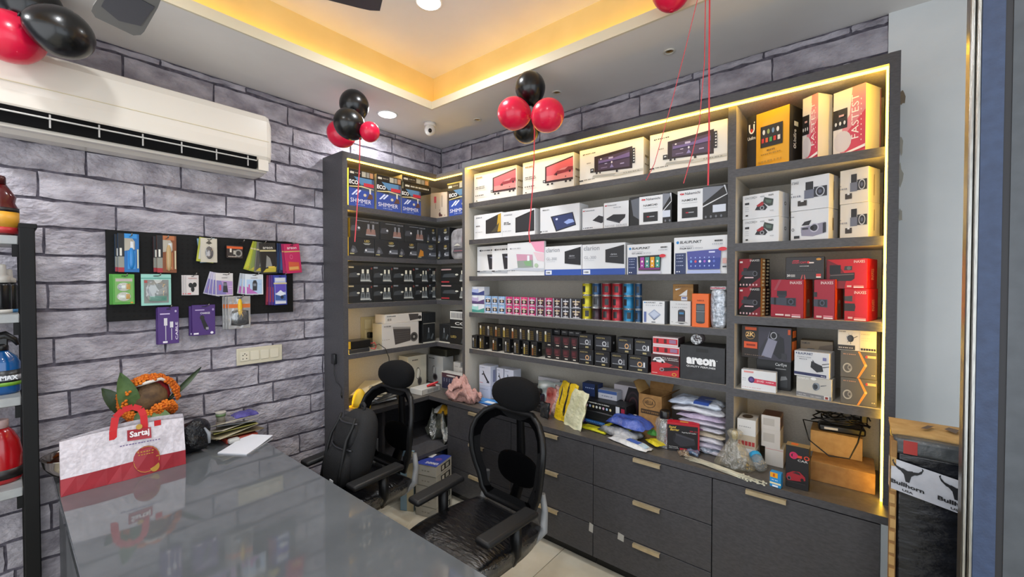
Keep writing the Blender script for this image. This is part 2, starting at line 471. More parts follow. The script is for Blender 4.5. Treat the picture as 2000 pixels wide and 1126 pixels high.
XL, YE, YR = .275, -1.117, -.295
corner = thing('corner_shelving', 'tall corner shelving on the brick wall packed with dark bulb boxes', 'shelving')
MB().box(.004, YE, 0, XL, YE + .036, ZT + .04, LAM, {'K': INNER}).build('end_panel', corner)
MB().box(.006, YE + .036, ZW, .02, -.006, ZT, INNER).build('back_panel', corner)
MB().box(.02, -.02, ZW, XA - .03, -.006, ZT, INNER).build('back_panel', corner)
m = MB(); m.box(.004, YE + .036, ZT, XL, YR, ZT + .04, LAM, {'B': INNER}); m.box(.004, YR, ZT, XA - .03, -.004, ZT + .04, LAM, {'B': INNER}); m.build('top_panel', corner)
for z in LS:
    m = MB(); th = .034
    m.box(XL - .004, YE + .036, z - th, XL, YR, z, LAM); m.box(.02, YE + .036, z - th, XL - .004, YR, z, INNER)
    m.box(XL - .004, YR, z - th, XA - .03, YR + .004, z, LAM); m.box(.02, YR + (0 if False else .004), z - th, XA - .03, -.02, z, INNER)
    m.box(.02, YR, z - th, XL - .004, YR + .004, z, INNER)
    m.build('shelf', corner)
MB().box(.252, YE + .04, ZT - .007, .264, YR, ZT - .0005, SLED).build('led_strip', corner)
MB().box(XL - .01, YR - .012, ZT - .007, XA - .032, YR - .002, ZT - .0005, SLED).build('led_strip', corner)
MB().box(.252, YE + .0365, ZW + .01, .264, YE + .042, ZT - .01, emit('dim_shelf_led', (1.0, .57, .038, 1), 20)).build('led_strip', corner)

# worktop and base cabinets
wt = MB(); XWL = .434
wt.prism([(.012, YE + .036), (XL, YE + .036), (XL, YE + .004), (XWL, YE + .004), (XWL, -.512), (XC + .038, -.512), (XC + .038, -.004), (.012, -.004)], ZW - .03, ZW, WORK, 'z', LAM)
tag(wt.build('worktop'), 'dark grey laminate worktop running under all the shelving', 'worktop')

HAND = noisy('sheen_tinted_handle', '#c3b08c', '#d3c19e', 30, .4, metal=.55)  # pale gold holds the reflected LED light in the handle colour


def front(parent, name, x0, x1, z0, z1, hx=None, hw=.14):
    g = .002
    o = MB().rbox(x0 + g, -.508, z0 + g, x1 - g, -.490, z1 - g, LAM, .0012, 1).build(name, parent)
    hx = hx or (x0 + x1) / 2
    h = MB()
    # edge pull: a lip bent over the top edge of the front
    h.box(hx - hw / 2, -.524, z1 - .006, hx + hw / 2, -.5085, z1 - .004, HAND); h.box(hx - hw / 2, -.526, z1 - .022, hx + hw / 2, -.524, z1 - .004, HAND)
    h.build('handle', o); return o


cols = [.636, 1.248, 1.842, 2.458, 3.046]
CL = ['leftmost drawer cabinet with three grey drawers beside the open corner shelf', 'drawer cabinet with three grey drawers behind the nearer office chair',
      'drawer cabinet with three grey drawers under the envelopes and packets', 'grey cabinet with one wide door under the shelf tower']
for i in range(4):
    x0, x1 = cols[i], cols[i + 1]
    c = thing('door_cabinet' if i == 3 else 'drawer_cabinet', CL[i], 'cabinet', (0, 0, 0), 0, None if i == 3 else 'three-drawer base cabinets')
    m = MB(); m.box(x0 + .001, -.488, .06, x1 - .001, -.006, ZW - .031, LAM); m.build('carcass', c)
    MB().box(x0 + .001, -.465, 0, x1 - .001, -.45, .06, BLACKP).build('plinth', c)
    if i < 3:
        for z0, z1 in ((.06, .242), (.242, .465), (.465, ZW - .034)): front(c, 'drawer', x0, x1, z0, z1)
    else: front(c, 'door', x0, x1, .06, ZW - .034, x0 + .215, .15)
for u0_, v0_, u1_, v1_, c_ in ((1150, 1022, 1158, 1037, 1), (1206, 1043, 1218, 1053, 2)):
    p0_, p1_ = onY(u0_, v1_, -.5095), onY(u1_, v0_, -.5095); m = MB(); m.prism([(p0_.x, p0_.z + .004), (p1_.x, p0_.z), (p1_.x + .002, p1_.z - .006), (p0_.x + .004, p1_.z)], -.5095, -.5085, M('#b5b3ac', .6)); m.build('torn_edge_tape', bpy.data.objects['drawer_cabinet' if c_ == 1 and False else 'drawer_cabinet.00%d' % c_])
base = thing('corner_base_unit', 'open base unit in the corner with a plastic bag on its shelf', 'cabinet')
MB().box(.012, YE + .04, 0, .40, YE + .058, ZW - .031, LAM).build('side_panel', base)
MB().box(.012, -.9, .06, .40, -.88, ZW - .031, LAM).build('side_panel', base)
MB().box(.012, -.88, .36, .632, -.03, .385, LAM).build('shelf', base)
MB().box(.012, -.03, .03, .632, -.012, ZW - .031, LAM).build('back_panel', base)
MB().box(.02, YE + .06, .03, .03, -.04, ZW - .031, LAM).build('back_panel', base)

# ------------------------------------------------------------------ front desk
DKT = noisy('glossy_grey_desk', '#54575a', '#5c5f62', 5, .05); DKT.node_tree.nodes['Principled BSDF'].inputs['Specular IOR Level'].default_value = 1.0
DKB = noisy('desk_side_panel', '#4d4f52', '#57595c', 20, .4)
ZD = .6912
dk = thing('counter_desk', 'long glossy grey counter desk with a red and white bag on it', 'desk')
MB().rbox(.006, -2.445, ZD - .04, 3.0, -1.648, ZD, DKT, .003, 1).build('table_top', dk)
MB().box(.012, -2.425, 0, 2.95, -2.407, ZD - .04, DKB).build('front_panel', dk)
MB().box(2.93, -2.407, 0, 2.95, -1.72, ZD - .04, DKB).build('side_panel', dk)
MB().box(.012, -2.407, 0, .03, -1.72, ZD - .04, DKB).build('side_panel', dk)

# ------------------------------------------------------------------ air conditioner
AC = M('#d6cfc4', .25, 0, .3); ACD = M('#060607', .8, 0, 0, .1)
ac = thing('air_conditioner', 'long white split air conditioner mounted high on the brick wall', 'air conditioner')
y0, y1 = -2.68, -1.535
sec = [(.004, 2.605), (.17, 2.605), (.205, 2.59), (.222, 2.555), (.226, 2.40), (.222, 2.345), (.205, 2.318)]
low = [(.150, 2.262), (.09, 2.245), (.004, 2.245)]
mb = MB(); n = len(sec)
mb.prism([(a, b) for a, b in sec + [(.165, 2.318), (.155, 2.285)] + low], y0, y1, AC, 'x') if False else None
poly = sec + [(.168, 2.325), (.150, 2.30)] + low
vs = []; fs = []
ys = [y0, y0 + .012, y0 + .03, y1 - .03, y1 - .012, y1]; ins = [.020, .006, 0, 0, .006, .020]
cxm, czm = .11, 2.43
for yy, d in zip(ys, ins):
    for a, b in poly:
        vs.append((a - (d if a > .15 else 0), yy, b + (-d if b > czm else d if b < 2.3 else 0)))
np_ = len(poly)
for k in range(len(ys) - 1):
    for q in range(np_): fs.append((k * np_ + q, k * np_ + (q + 1) % np_, (k + 1) * np_ + (q + 1) % np_, (k + 1) * np_ + q))
mb = MB(); mb.mesh(vs, fs, AC, False); mb.face([vs[q] for q in range(np_)], AC); mb.face([vs[(len(ys) - 1) * np_ + q] for q in range(np_)], AC)
body = mb.build('casing', ac)
MB().box(.2245, y0 + .03, 2.4345, .2275, y1 - .02, 2.4375, M('#c9bd9c', .4)).build('trim_line', body)
# outlet slot: dark opening with two louvre blades and dividers
sl = MB(); sl.box(.14, y0 + .05, 2.268, .2195, y1 - .085, 2.336, ACD); sl.build('outlet', ac)
for zz, xx in ((2.312, .212), (2.288, .196)):
    MB().rbox(xx - .006, y0 + .05, zz - .004, xx + .014, y1 - .085, zz + .003, M('#b9b7b2', .35), .002, 1).build('louvre', ac)
for k in range(7):
    yy = y0 + .08 + k * .155
    MB().box(.205, yy, 2.272, .2215, yy + .006, 2.33, M('#a5a3a0', .4)).build('slot_divider', ac)
MB().rbox(.15, y0 + .02, 2.252, .19, y1 - .02, 2.270, AC, .006).build('lower_flap', ac)
dsp = MB(); dsp.box(.12, y1 - .075, 2.262, .216, y1 - .02, 2.325, AC); dsp.build('display_panel', ac)

# ------------------------------------------------------------------ office chairs
MESH = clear('black_mesh_fabric', '#e4e4e6', .0, .6, .52, '#050506', 60)
FAB = noisy('black_fabric', '#070708', '#0d0d0f', 200, .95, .10, 500); FAB.node_tree.nodes['Principled BSDF'].inputs['Specular IOR Level'].default_value = .2
PLB = M('#0f0f10', .42, 0, 0, .35)
GRP = M('#8b8d8f', .42)
FILM = clear('cling_film', '#ffffff', .10, .08, .02, '#bbbbbb', 14)


def chair(label, loc, rz):
    t = thing('office_chair', label, 'chair', loc, rz, 'office chairs')
    b = MB(); b.lathe([(.045, .07), (.05, .085), (.04, .12)], PLB, 14); b.build('base_hub', t)
    for k in range(5):
        a = 2 * PI * k / 5 + .3; m = MB()
        m.tube([(.03 * math.cos(a), .03 * math.sin(a), .10), (.18 * math.cos(a), .18 * math.sin(a), .088), (.30 * math.cos(a), .30 * math.sin(a), .068)], [.024, .02, .015], PLB, 8)
        lg = m.build('base_leg', t)
        m = MB(); m.tube([(.30 * math.cos(a) - .022 * math.sin(a), .30 * math.sin(a) + .022 * math.cos(a), .028), (.30 * math.cos(a) + .022 * math.sin(a), .30 * math.sin(a) - .022 * math.cos(a), .028)], .028, BLACKP, 12); m.build('caster', lg)
    MB().lathe([(.027, .11), (.027, .25), (.019, .252), (.019, .40)], M('#26262a', .3, .6), 14).build('gas_lift', t)
    MB().rbox(-.10, -.12, .385, .10, .14, .43, PLB, .02).build('tilt_mechanism', t)
    # seat cushion with waterfall front
    s = MB(); nx, ny = 14, 12; vs = []; fs = []
    for j in range(ny + 1):
        for i in range(nx + 1):
            a, c = -1 + 2 * i / nx, -1 + 2 * j / ny
            wx = .245 * (1 - .10 * max(0, c) ** 2); x = a * wx * (1 - .08 * abs(c) ** 4); y = c * .25 * (1 - .05 * abs(a) ** 4)
            z = .485 + .012 * a * a - .045 * max(0, -c - .35) ** 1.6 - .03 * max(abs(a), abs(c)) ** 8
            vs.append((x, y, z))
    nn = nx + 1
    fs = [(j * nn + i, j * nn + i + 1, (j + 1) * nn + i + 1, (j + 1) * nn + i) for j in range(ny) for i in range(nx)]
    off = len(vs)
    vs += [(x * .96, y * .96, z - .058) for x, y, z in vs]
    fs += [tuple(off + q for q in reversed(f)) for f in fs[:nx * ny]]
    rim = [i for i in range(nn)] + [j * nn + nx for j in range(1, ny + 1)] + [ny * nn + i for i in range(nx - 1, -1, -1)] + [j * nn for j in range(ny - 1, 0, -1)]
    fs += [(rim[q], off + rim[q], off + rim[(q + 1) % len(rim)], rim[(q + 1) % len(rim)]) for q in range(len(rim))]
    s.mesh(vs, fs, noisy('wrapped_black_seat', '#0a0a0c', '#131316', 80, .25, .25, 22, (1, 3, 1), bdist=.02), True); seat = s.build('seat', t)
    # backrest outline (half widths by height) with curvature
    prof = [(.50, .150), (.54, .172), (.60, .196), (.66, .216), (.72, .230), (.78, .238), (.83, .236), (.88, .220), (.925, .182), (.955, .120)]
    def yb(z, a): return .255 + .10 * ((z - .72) / .5) ** 2 + .05 * max(0, z - .72) - .055 * a * a + (-.02 if z < .55 else 0)
    outl = [(-h, z) for z, h in prof] + [(h, z) for z, h in reversed(prof)]
    ring = [(x, yb(z, x / .236), z) for x, z in outl]
    f = MB(); rr = ring + [ring[0]]; f.tube(rr, .015, PLB, 8, False); f.build('back_frame', t)
    bo = MB(); inn = [(x * .80, yb(z, x * .80 / .236) - .002, .735 + (z - .735) * .80) for x, z in outl]; nr = len(ring)
    bo.mesh(ring + inn, [(q, (q + 1) % nr, nr + (q + 1) % nr, nr + q) for q in range(nr)], FAB, True); bo.build('back_border', t)
    g = MB(); cols_ = 10; vs = []; fs = []
    for z, h in prof:
        for i in range(cols_ + 1):
            x = -h + 2 * h * i / cols_; vs.append((x, yb(z, x / .236), z))
    fs = [(k * (cols_ + 1) + i, k * (cols_ + 1) + i + 1, (k + 1) * (cols_ + 1) + i + 1, (k + 1) * (cols_ + 1) + i) for k in range(len(prof) - 1) for i in range(cols_)]
    g.mesh(vs, fs, MESH, True); g.build('back_mesh', t)
    # inner dark border of the mesh and lumbar pad
    MB().ball((0, .300, .655), .135, .018, .085, FAB, 20, 10, .8).build('lumbar_pad', t)
    m = MB(); m.tube([(0, .275, .50), (0, .325, .60), (0, .330, .75), (0, .325, .90), (0, .335, .97)], [.03, .026, .022, .02, .018], PLB, 8); m.build('back_spine', t)
    # silver J bars joining seat and back
    for sx in (-1, 1):
        m = MB(); m.tube([(sx * .10, .10, .40), (sx * .18, .20, .40), (sx * .205, .255, .44), (sx * .195, .275, .52), (sx * .185, .272, .60)], [.018, .020, .020, .017, .013], GRP, 8); m.build('back_bracket', t)
    # headrest: broad curved pad
    h = MB(); h.ball((0, 0, 0), .148, .060, .086, FAB, 28, 16, .82)
    h.v = [(x, y - .9 * x * x + .015 * z, z * (1 - .9 * abs(x)) + .012) for x, y, z in h.v]
    o = h.build('headrest', t, (0, .300, 1.020))
    o.rotation_euler = (-.12, 0, 0)
    MB().box(-.03, .312, .92, .03, .335, .99, PLB).build('headrest_stem', t)
    for sx in (-1, 1):
        p = MB(); x = sx * .240
        p.tube([(sx * .14, .02, .42), (sx * .225, .02, .425), (sx * .242, .02, .46), (x, .02, .585)], [.022, .024, .024, .026], PLB, 10); p.build('arm_post', t)
        a = MB(); a.rbox(x - .040, -.17, .582, x + .040, .13, .610, M('#161617', .5, 0, 0, .35), .013, 3)
        a.v = [(px + (0 if py > -.1 else -sx * .012), py, pz - (.012 if py < -.15 else 0)) for px, py, pz in a.v]; a.build('armrest', t)
    # cling film still wrapped round the seat edge
    fl = MB(); vs = []
    for k in range(25):
        a = PI * 2 * k / 24
        for zz, sc_ in ((.425, .98), (.455, 1.04), (.49, 1.0)):
            vs.append((.245 * sc_ * max(-1, min(1, 1.25 * math.cos(a))) * 1.01 + random.uniform(-.004, .004), .25 * sc_ * max(-1, min(1, 1.25 * math.sin(a))) * 1.01 + random.uniform(-.004, .004), zz + random.uniform(-.004, .004)))
    fl.mesh(vs, [(k * 3 + j, (k + 1) * 3 + j, (k + 1) * 3 + j + 1, k * 3 + j + 1) for k in range(24) for j in range(2)], FILM, True); fl.build('film_wrap', seat)
    return t


ch2 = chair('nearer black mesh office chair with headrest, empty seat, in front of the drawers', (1.635, -1.245, 0), -.05)
ch1 = chair('farther black mesh office chair holding a backpack, near the brick wall', (.815, -1.355, 0), .04)
m = MB(); pts = [(-.28 , -.10, .612), (-.21, -.12, .622), (-.19, .0, .624), (-.22, .10, .618), (-.28, .08, .613), (-.29, 0, .613)]
m.face(pts, FILM, True); m.face([(-.19, -.10, .64), (-.19, .02, .642), (-.175, .02, .56), (-.18, -.08, .53)], FILM); m.build('loose_film', ch1)

# backpack leaning on the farther chair
BP = noisy('black_backpack_cloth', '#08080a', '#111114', 150, .8, .3, 300)
bp = thing('backpack', 'black backpack propped upright on the seat of the farther chair', 'backpack', (.80, -1.39, .487), -.05)
def lean(m): m.v = [(x * (1 - .30 * max(0, z / .40 - .40)), y + .16 * z + .25 * z * z, z) for x, y, z in m.v]; return m
m = MB(); m.ball((0, 0, .195), .160, .085, .195, BP, 28, 18, .72); lean(m).build('body', bp)
m = MB(); m.ball((0, -.070, .115), .125, .045, .105, BP, 22, 12, .7); lean(m).build('front_pocket', bp)
m = MB(); m.ball((0, -.062, .280), .118, .038, .075, BP, 22, 12, .7); lean(m).build('upper_pocket', bp)
for sx in (-1, 1):
    m = MB(); m.tube([(sx * .095, -.105 + (.02 if z > .3 else 0), z) for z in (.03, .10, .2, .27, .33, .37)], .010, M('#050506', .6), 6); lean(m).build('strap', bp)
m = MB(); m.tube([(-.035, -.01, .375), (-.03, -.01, .41), (0, -.01, .42), (.03, -.01, .41), (.035, -.01, .375)], .008, BP, 6); lean(m).build('grab_handle', bp)
m = MB(); m.box(.03, -.122, .045, .065, -.117, .068, M('#c9c9c9', .5)); lean(m).build('tag', bp)
for z in (.215, .345):
    m = MB(); m.tube([(-.12 + .24 * i / 10, -.075 - .028 * math.sin(PI * i / 10), z) for i in range(11)], .004, M('#2c2c30', .4), 6); lean(m).build('zip', bp)

# ------------------------------------------------------------------ cartons
WHT = '#d9dadc'; WH2 = '#c9cacd'; INK = '#26272b'; BLK = '#141416'


def carton(name, label, cat, w, h, d, loc, rz, body, arts, group=None, r=.0015):
    """a printed box: local x along its front, y into the shelf, z up; origin at the lower left front corner"""
    o = MB().rbox(0, 0, 0, w, d, h, col(body), r, 1).build(name, None, loc, rz)
    tag(o, label, cat, group)
    if isinstance(arts, (list, tuple)): arts = {'F': list(arts)}
    fn = {'F': lambda a, b, e: (a * w, -e, b * h), 'R': lambda a, b, e: (w + e, a * d, b * h),
          'L': lambda a, b, e: (-e, (1 - a) * d, b * h), 'T': lambda a, b, e: (a * w, b * d, h + e)}
    nm = {'F': 'front_print', 'R': 'side_print', 'L': 'side_print', 'T': 'top_print'}
    for k, it in arts.items():
        if it: art(o, fn[k], it, nm[k])
    return o


def bB(name, label, u0, u1, vt, fl, Y, d, body, arts=(), cat='box', group=None, rz=0, gap=.0006, h=None, th=0, u2=None):
    """box on a shelf of the back wall, from the pixel columns of its front and the pixel row of its top left corner"""
    if th:          # box turned so that its right side shows: u1 is the near corner, u2 the far end of the side
        c, s_ = math.cos(th), math.sin(th); P = Vector((colB(u1, -Y, fl), -Y, fl))
        def run(u, dr): a = RT - FW * ((u - 1000) / FPX); return -((P - CAM).dot(a)) / dr.dot(a)
        w = run(u0, Vector((-c, s_, 0))); dd = run(u2, Vector((s_, c, 0))) if u2 else d
        if h is None: h = onY(u1, vt, -Y).z - fl
        O_ = P + Vector((-c, s_, 0)) * w
        return carton(name, label, cat, w, h, dd, (O_.x, O_.y, fl + .0005), -th, body, arts, group)
    x0 = colB(u0, -Y, fl); x1 = colB(u1, -Y, fl)
    if h is None: h = onY(u0, vt, -Y).z - fl
    return carton(name, label, cat, x1 - x0 - gap, h, d, (x0, -Y, fl + .0005), rz, body, arts, group)


def bL(name, label, u0, u1, vt, fl, X, d, body, arts=(), cat='box', group=None, rz=0, gap=.0006, h=None):
    y0 = colL(u0, X, fl); y1 = colL(u1, X, fl)
    if h is None: h = onX(u0, vt, X).z - fl
    return carton(name, label, cat, y1 - y0 - gap, h, d, (X, y0, fl + .0005), PI / 2 + rz, body, arts, group)


def top_of(o): return o.location.z + max(v.co.z for v in o.data.vertices)


# --- first shelf: four head-unit boxes
def pink_unit():
    return [('P', [(.46, .24), (.985, .22), (.985, .90), (.46, .74)], '#3a2226'), ('P', [(.49, .30), (.985, .29), (.985, .86), (.49, .71)], '#d8626c'),
            ('P', [(.49, .30), (.985, .29), (.985, .45), (.49, .45)], '#e58a86'), ('P', [(.63, .46), (.70, .55), (.86, .62), (.985, .60), (.985, .50), (.64, .43)], '#8d2d38'),
            ('P', [(.70, .55), (.78, .60), (.90, .62), (.84, .55)], '#d98a8f'), ('E', .68, .45, .02, .035, '#40141c'), ('E', .93, .48, .02, .035, '#40141c'),
            ('R', .42, .26, .47, .34, INK), ('R', .435, .28, .46, .32, WHT), ('R', .50, .17, .54, .22, INK), ('R', .58, .17, .62, .22, INK), ('R', .84, .17, .88, .22, INK), ('R', .92, .17, .96, .22, INK),
            ('P', [(.84, .33), (.87, .33), (.855, .37)], INK), ('P', [(.05, .04), (.10, .04), (.075, .08)], INK)] + \
        dots(.06, .82, .22, .86, 6, '#8a6a48') + dots(.06, .50, .28, .53, 8, '#55504a') + dots(.06, .44, .30, .47, 9, '#55504a') + dots(.06, .20, .28, .24, 5, '#777068')


def dark_unit():
    r = [('P', [(.26, .27), (.86, .20), (.86, .86), (.26, .72)], '#2d2023')]
    r = [('P', [(.25, .30), (.84, .24), (.84, .82), (.25, .74)], '#2d2023'), ('P', [(.31, .34), (.80, .30), (.80, .74), (.31, .66)], '#4d3f55'),
         ('P', [(.32, .53), (.80, .56), (.80, .68), (.52, .60), (.32, .60)], '#6f5f92'), ('P', [(.32, .50), (.80, .535), (.80, .56), (.32, .53)], '#2c2440'),
         ('R', .48, .60, .55, .65, '#b9aecb'), ('E', .53, .50, .012, .03, '#e6dfe6'), ('P', [(.50, .36), (.56, .36), (.53, .46)], '#8f86b4'), ('E', .36, .64, .012, .02, '#e6dfe6'),
         ('R', .66, .40, .72, .43, '#a99fbf'), ('R', .36, .38, .46, .40, '#8b7f9f'), ('R', .42, .48, .46, .50, '#cfc6d8'),
         ('R', .84, .36, .88, .76, INK)] + [('E', .865, .42 + .07 * i, .010, .018, WHT) for i in range(5)] + [('R', .19, .30, .25, .42, INK), ('R', .205, .36, .235, .39, WHT),
         ('R', .28, .24, .31, .29, INK), ('R', .34, .24, .36, .29, INK), ('R', .60, .20, .63, .26, INK), ('P', [(.22, .16), (.60, .12), (.60, .18), (.24, .22)], '#a9a69c'),
         ('P', [(.06, .845), (.085, .87), (.085, .82)], INK), ('R', .0, .10, .07, .135, INK), ('P', [(.56, .10), (1, .14), (1, .19), (.60, .17)], '#c3c0b4')] + \
        dots(.095, .835, .28, .86, 7, INK) + dots(.09, .11, .27, .135, 8, '#6d675e') + dots(.72, .13, .96, .15, 7, '#8b867a') + dots(.14, .56, .22, .59, 3, '#9b9488')
    return r


for i, (u0, u1, vt, lb) in enumerate(((926, 1009, 340.5, 'cream head unit box with a pink car screen, leftmost on the top shelf'),
                                      (1021, 1121, 319, 'cream head unit box with a pink car screen, second on the top shelf'),
                                      (1132, 1257, 295, 'cream head unit box with a dark wide screen, third on the top shelf'),
                                      (1269, 1421, 265, 'cream head unit box with a dark wide screen, rightmost on the top shelf'))):
    bB('head_unit_box', lb, u0, u1, vt, SH[0], .335, .09, '#dedbd2', {'F': pink_unit() if i < 2 else dark_unit(), 'R': dots(.2, .3, .8, .34, 3, '#6b5c40') + dots(.2, .5, .8, .56, 3, '#6b5c40')}, group='head unit boxes on the top shelf')

# --- second shelf
sc_dark = [('P', [(.42, .16), (.98, .17), (.98, .92), (.42, .72)], '#1d1e22')]
bB('screen_box', 'white screen box with a gold-glinting dark panel, leftmost on the second shelf', 926, 981, 421, SH[1], .335, .10, WHT,
   [('P', [(.43, .20), (.96, .20), (.96, .96), (.43, .74)], '#26262a'), ('P', [(.80, .24), (.96, .24), (.96, .96), (.86, .90)], '#c09a34'), ('P', [(.62, .24), (.84, .24), (.90, .60)], '#4a463a')] + dots(.08, .86, .32, .90, 4, '#7a7f88') + dots(.08, .52, .24, .56, 3, INK) + dots(.06, .28, .34, .30, 5, '#7a7f88'))
bB('screen_box', 'white screen box with a plain black tilted panel behind the red ribbon', 981, 1045, 415, SH[1], .335, .10, WHT,
   [('P', [(.42, .14), (.98, .15), (.98, .95), (.42, .72)], '#1b1c20'), ('P', [(.45, .19), (.96, .20), (.96, .88), (.45, .69)], '#2a2b30'), ('T', .06, .84, .32, .90, 'ATSANGLE', '#6a6f78')] + dots(.06, .55, .22, .59, 3, INK) + dots(.06, .49, .28, .53, 4, INK) + dots(.03, .22, .32, .24, 5, '#7a7f88'))
bB('screen_box', 'white screen box picturing a tilted tablet with a blue car', 1055, 1132, 406, SH[1], .335, .11, WHT,
   [('P', [(.28, .62), (.84, .70), (.92, .22), (.42, .04)], '#23252c'), ('P', [(.32, .59), (.82, .67), (.89, .25), (.44, .09)], '#2f3a66'), ('P', [(.62, .36), (.74, .46), (.84, .44), (.88, .34), (.70, .28)], '#8fa4d8'), ('E', .44, .50, .03, .04, '#c8d0e8'),
    ('P', [(.06, .885), (.10, .91), (.10, .86)], INK), ('R', 0, .06, .05, .10, INK)] + dots(.11, .87, .26, .90, 5, INK) + dots(.08, .065, .22, .10, 4, '#6d7078'))
bB('amplifier_box', 'white Nakamichi amplifier box, its picture cut off by the next box', 1137, 1178, 408, SH[1], .325, .10, WHT,
   [('P', [(.50, .42), (.80, .62), (1, .55), (1, .30), (.92, .26)], '#26262b'), ('R', .04, .86, .12, .90, '#c02030'), ('T', .14, .85, .60, .91, 'Nakamichi', '#5a5d66')] + dots(.06, .08, .55, .12, 6, '#555a62'))
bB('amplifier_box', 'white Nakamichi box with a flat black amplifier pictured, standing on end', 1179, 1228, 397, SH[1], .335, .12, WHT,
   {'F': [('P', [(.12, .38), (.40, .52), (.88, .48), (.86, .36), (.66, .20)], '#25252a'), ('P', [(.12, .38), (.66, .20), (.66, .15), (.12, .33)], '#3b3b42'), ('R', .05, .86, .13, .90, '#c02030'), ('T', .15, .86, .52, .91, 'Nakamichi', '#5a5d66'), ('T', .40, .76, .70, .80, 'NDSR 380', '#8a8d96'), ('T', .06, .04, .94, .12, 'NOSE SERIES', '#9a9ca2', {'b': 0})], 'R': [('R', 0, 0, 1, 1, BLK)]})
nm = [('P', [(0, .25), (.12, .05), (.30, .02), (0, .02)], '#8b8f99')]
for q, (u0, u1, vt, a, b, lb) in enumerate(((1229, 1312, 386, .25, .80, 'black Nakamichi box with a white label band, beside the flat amplifier box'), (1323, 1421, 372, .005, .525, 'black Nakamichi box with a white label band, at the right end of the second shelf'))):
    w_ = b - a
    it = [('P', [(b, .50), (min(1, b + .42), .96), (b, .99)], '#777b85'), ('P', [(b, .42), (min(.99, b + .47), .72), (min(.96, b + .40), .98), (min(.99, b + .43), .98), (1.0, .70), (b, .38)], '#cfd1d6'),
          ('R', min(.72, b + .22), .20, min(.97, b + .46), .42, '#c9cfdb')] + [('E', min(.97, b + .06 + .1 * i), .08, .02, .04, '#66686f') for i in range(4) if b + .06 + .1 * i < .98] + \
         [('R', a, .0, b, .965, WHT), ('P', [(a + .08 * w_, .86), (a + .16 * w_, .90), (a + .16 * w_, .82)], '#c02030'), ('R', a + .17 * w_, .83, a + .26 * w_, .88, '#c02030'), ('T', a + .30 * w_, .82, a + .90 * w_, .90, 'Nakamichi', '#3a3c44'),
          ('T', a + .18 * w_, .62, a + .78 * w_, .69, 'NAMS240', INK), ('R', a + .18 * w_, .56, a + .80 * w_, .57, '#9a9ca2'), ('R', a + .18 * w_, .10, a + .80 * w_, .42, '#1a1a1d'), ('R', a + .34 * w_, .25, a + .44 * w_, .28, '#c02030'), ('R', a + .45 * w_, .25, a + .66 * w_, .28, '#9a9ca2')]
    if a > .1: it = [('P', [(.04, .90), (a, .95), (a, .20), (.10, .35)], '#5c6069')] + it
    bB('amplifier_box', lb, u0, u1, vt, SH[1], .335, .10, BLK, it, group='black Nakamichi boxes')

# --- third shelf
tab = lambda: [('P', [(.30, .72), (1, .70), (1, .26), (.36, .22)], '#2a2b33'), ('P', [(.36, .62), (.60, .52), (1, .40), (1, .55), (.5, .64)], '#8a8fa6'), ('P', [(.06, .86), (.13, .90), (.13, .82)], INK),
               ('R', 0, .14, .09, .18, INK), ('P', [(0, .10), (1, .06), (1, .16), (.2, .19)], '#a9adb3')] + dots(.15, .84, .52, .88, 7, INK) + dots(.11, .15, .30, .17, 4, '#777a80')
bB('tablet_box', 'white tablet stereo box, leftmost of three overlapping boxes on the third shelf', 932, 1001, 482, SH[2], .300, .03, WHT, tab(), group='overlapping tablet boxes')
bB('tablet_box', 'white tablet stereo box, middle of three overlapping boxes on the third shelf', 961, 1030, 480, SH[2], .3215, .018, WHT, tab(), group='overlapping tablet boxes')
bB('tablet_box', 'white tablet stereo box with a pink blossom corner, front of three overlapping', 991, 1063, 475.5, SH[2], .345, .022, WHT,
   [('P', [(.64, 1), (1, 1), (1, .66), (.78, .72)], '#e29ab4'), ('P', [(.72, .70), (1, .64), (1, .40), (.82, .45)], '#dcc0c8'), ('P', [(.26, .66), (.70, .62), (.72, .24), (.30, .24)], '#8f9a92'), ('P', [(.26, .66), (.70, .62), (.705, .46), (.28, .45)], '#c493a8'),
    ('P', [(.46, .42), (.66, .46), (.68, .28), (.52, .30)], '#7fa77c'), ('R', .56, .44, .62, .60, '#dfe3e8'), ('P', [(.07, .83), (.11, .855), (.11, .805)], '#55585e'), ('P', [(0, .18), (1, .12), (1, .20), (.3, .24)], '#b9bec8'), ('E', .80, .30, .05, .06, '#a8bfa4')] + dots(.13, .82, .40, .84, 7, '#8a8d94') + dots(0, .145, .26, .165, 4, '#777a80'), group='overlapping tablet boxes')
for k, (u0, u1, vt, lb) in enumerate(((1064, 1136, 482, 'white clarion GL-300 box with a blue base band, left one of the pair'), (1137, 1221, 478, 'white clarion GL-300 box with a blue base band, right one of the pair'))):
    bB('amplifier_box', lb, u0, u1, vt, SH[2], .338, .12, WHT,
       [('R', 0, 0, 1, .20, '#2f50a0'), ('R', .03, .03, .20, .17, '#dfe3ea'), ('T', .04, .80, .42, .95, 'clarion', '#8a8d95', {'b': .004}), ('T', .05, .52, .34, .62, 'GL-300', '#9a9da5', {'b': 0}), ('R', .05, .47, .30, .48, '#b5b8be'),
        ('P', [(.56, .40), (.56, .80), (.98, .93), (.98, .33)], '#232428'), ('T', .68, .62, .82, .68, 'clarion', '#a9abb0'), ('R', .66, .57, .84, .58, '#8a8d95')] + dots(.05, .07, .18, .12, 4, '#666a74'), group='clarion boxes')


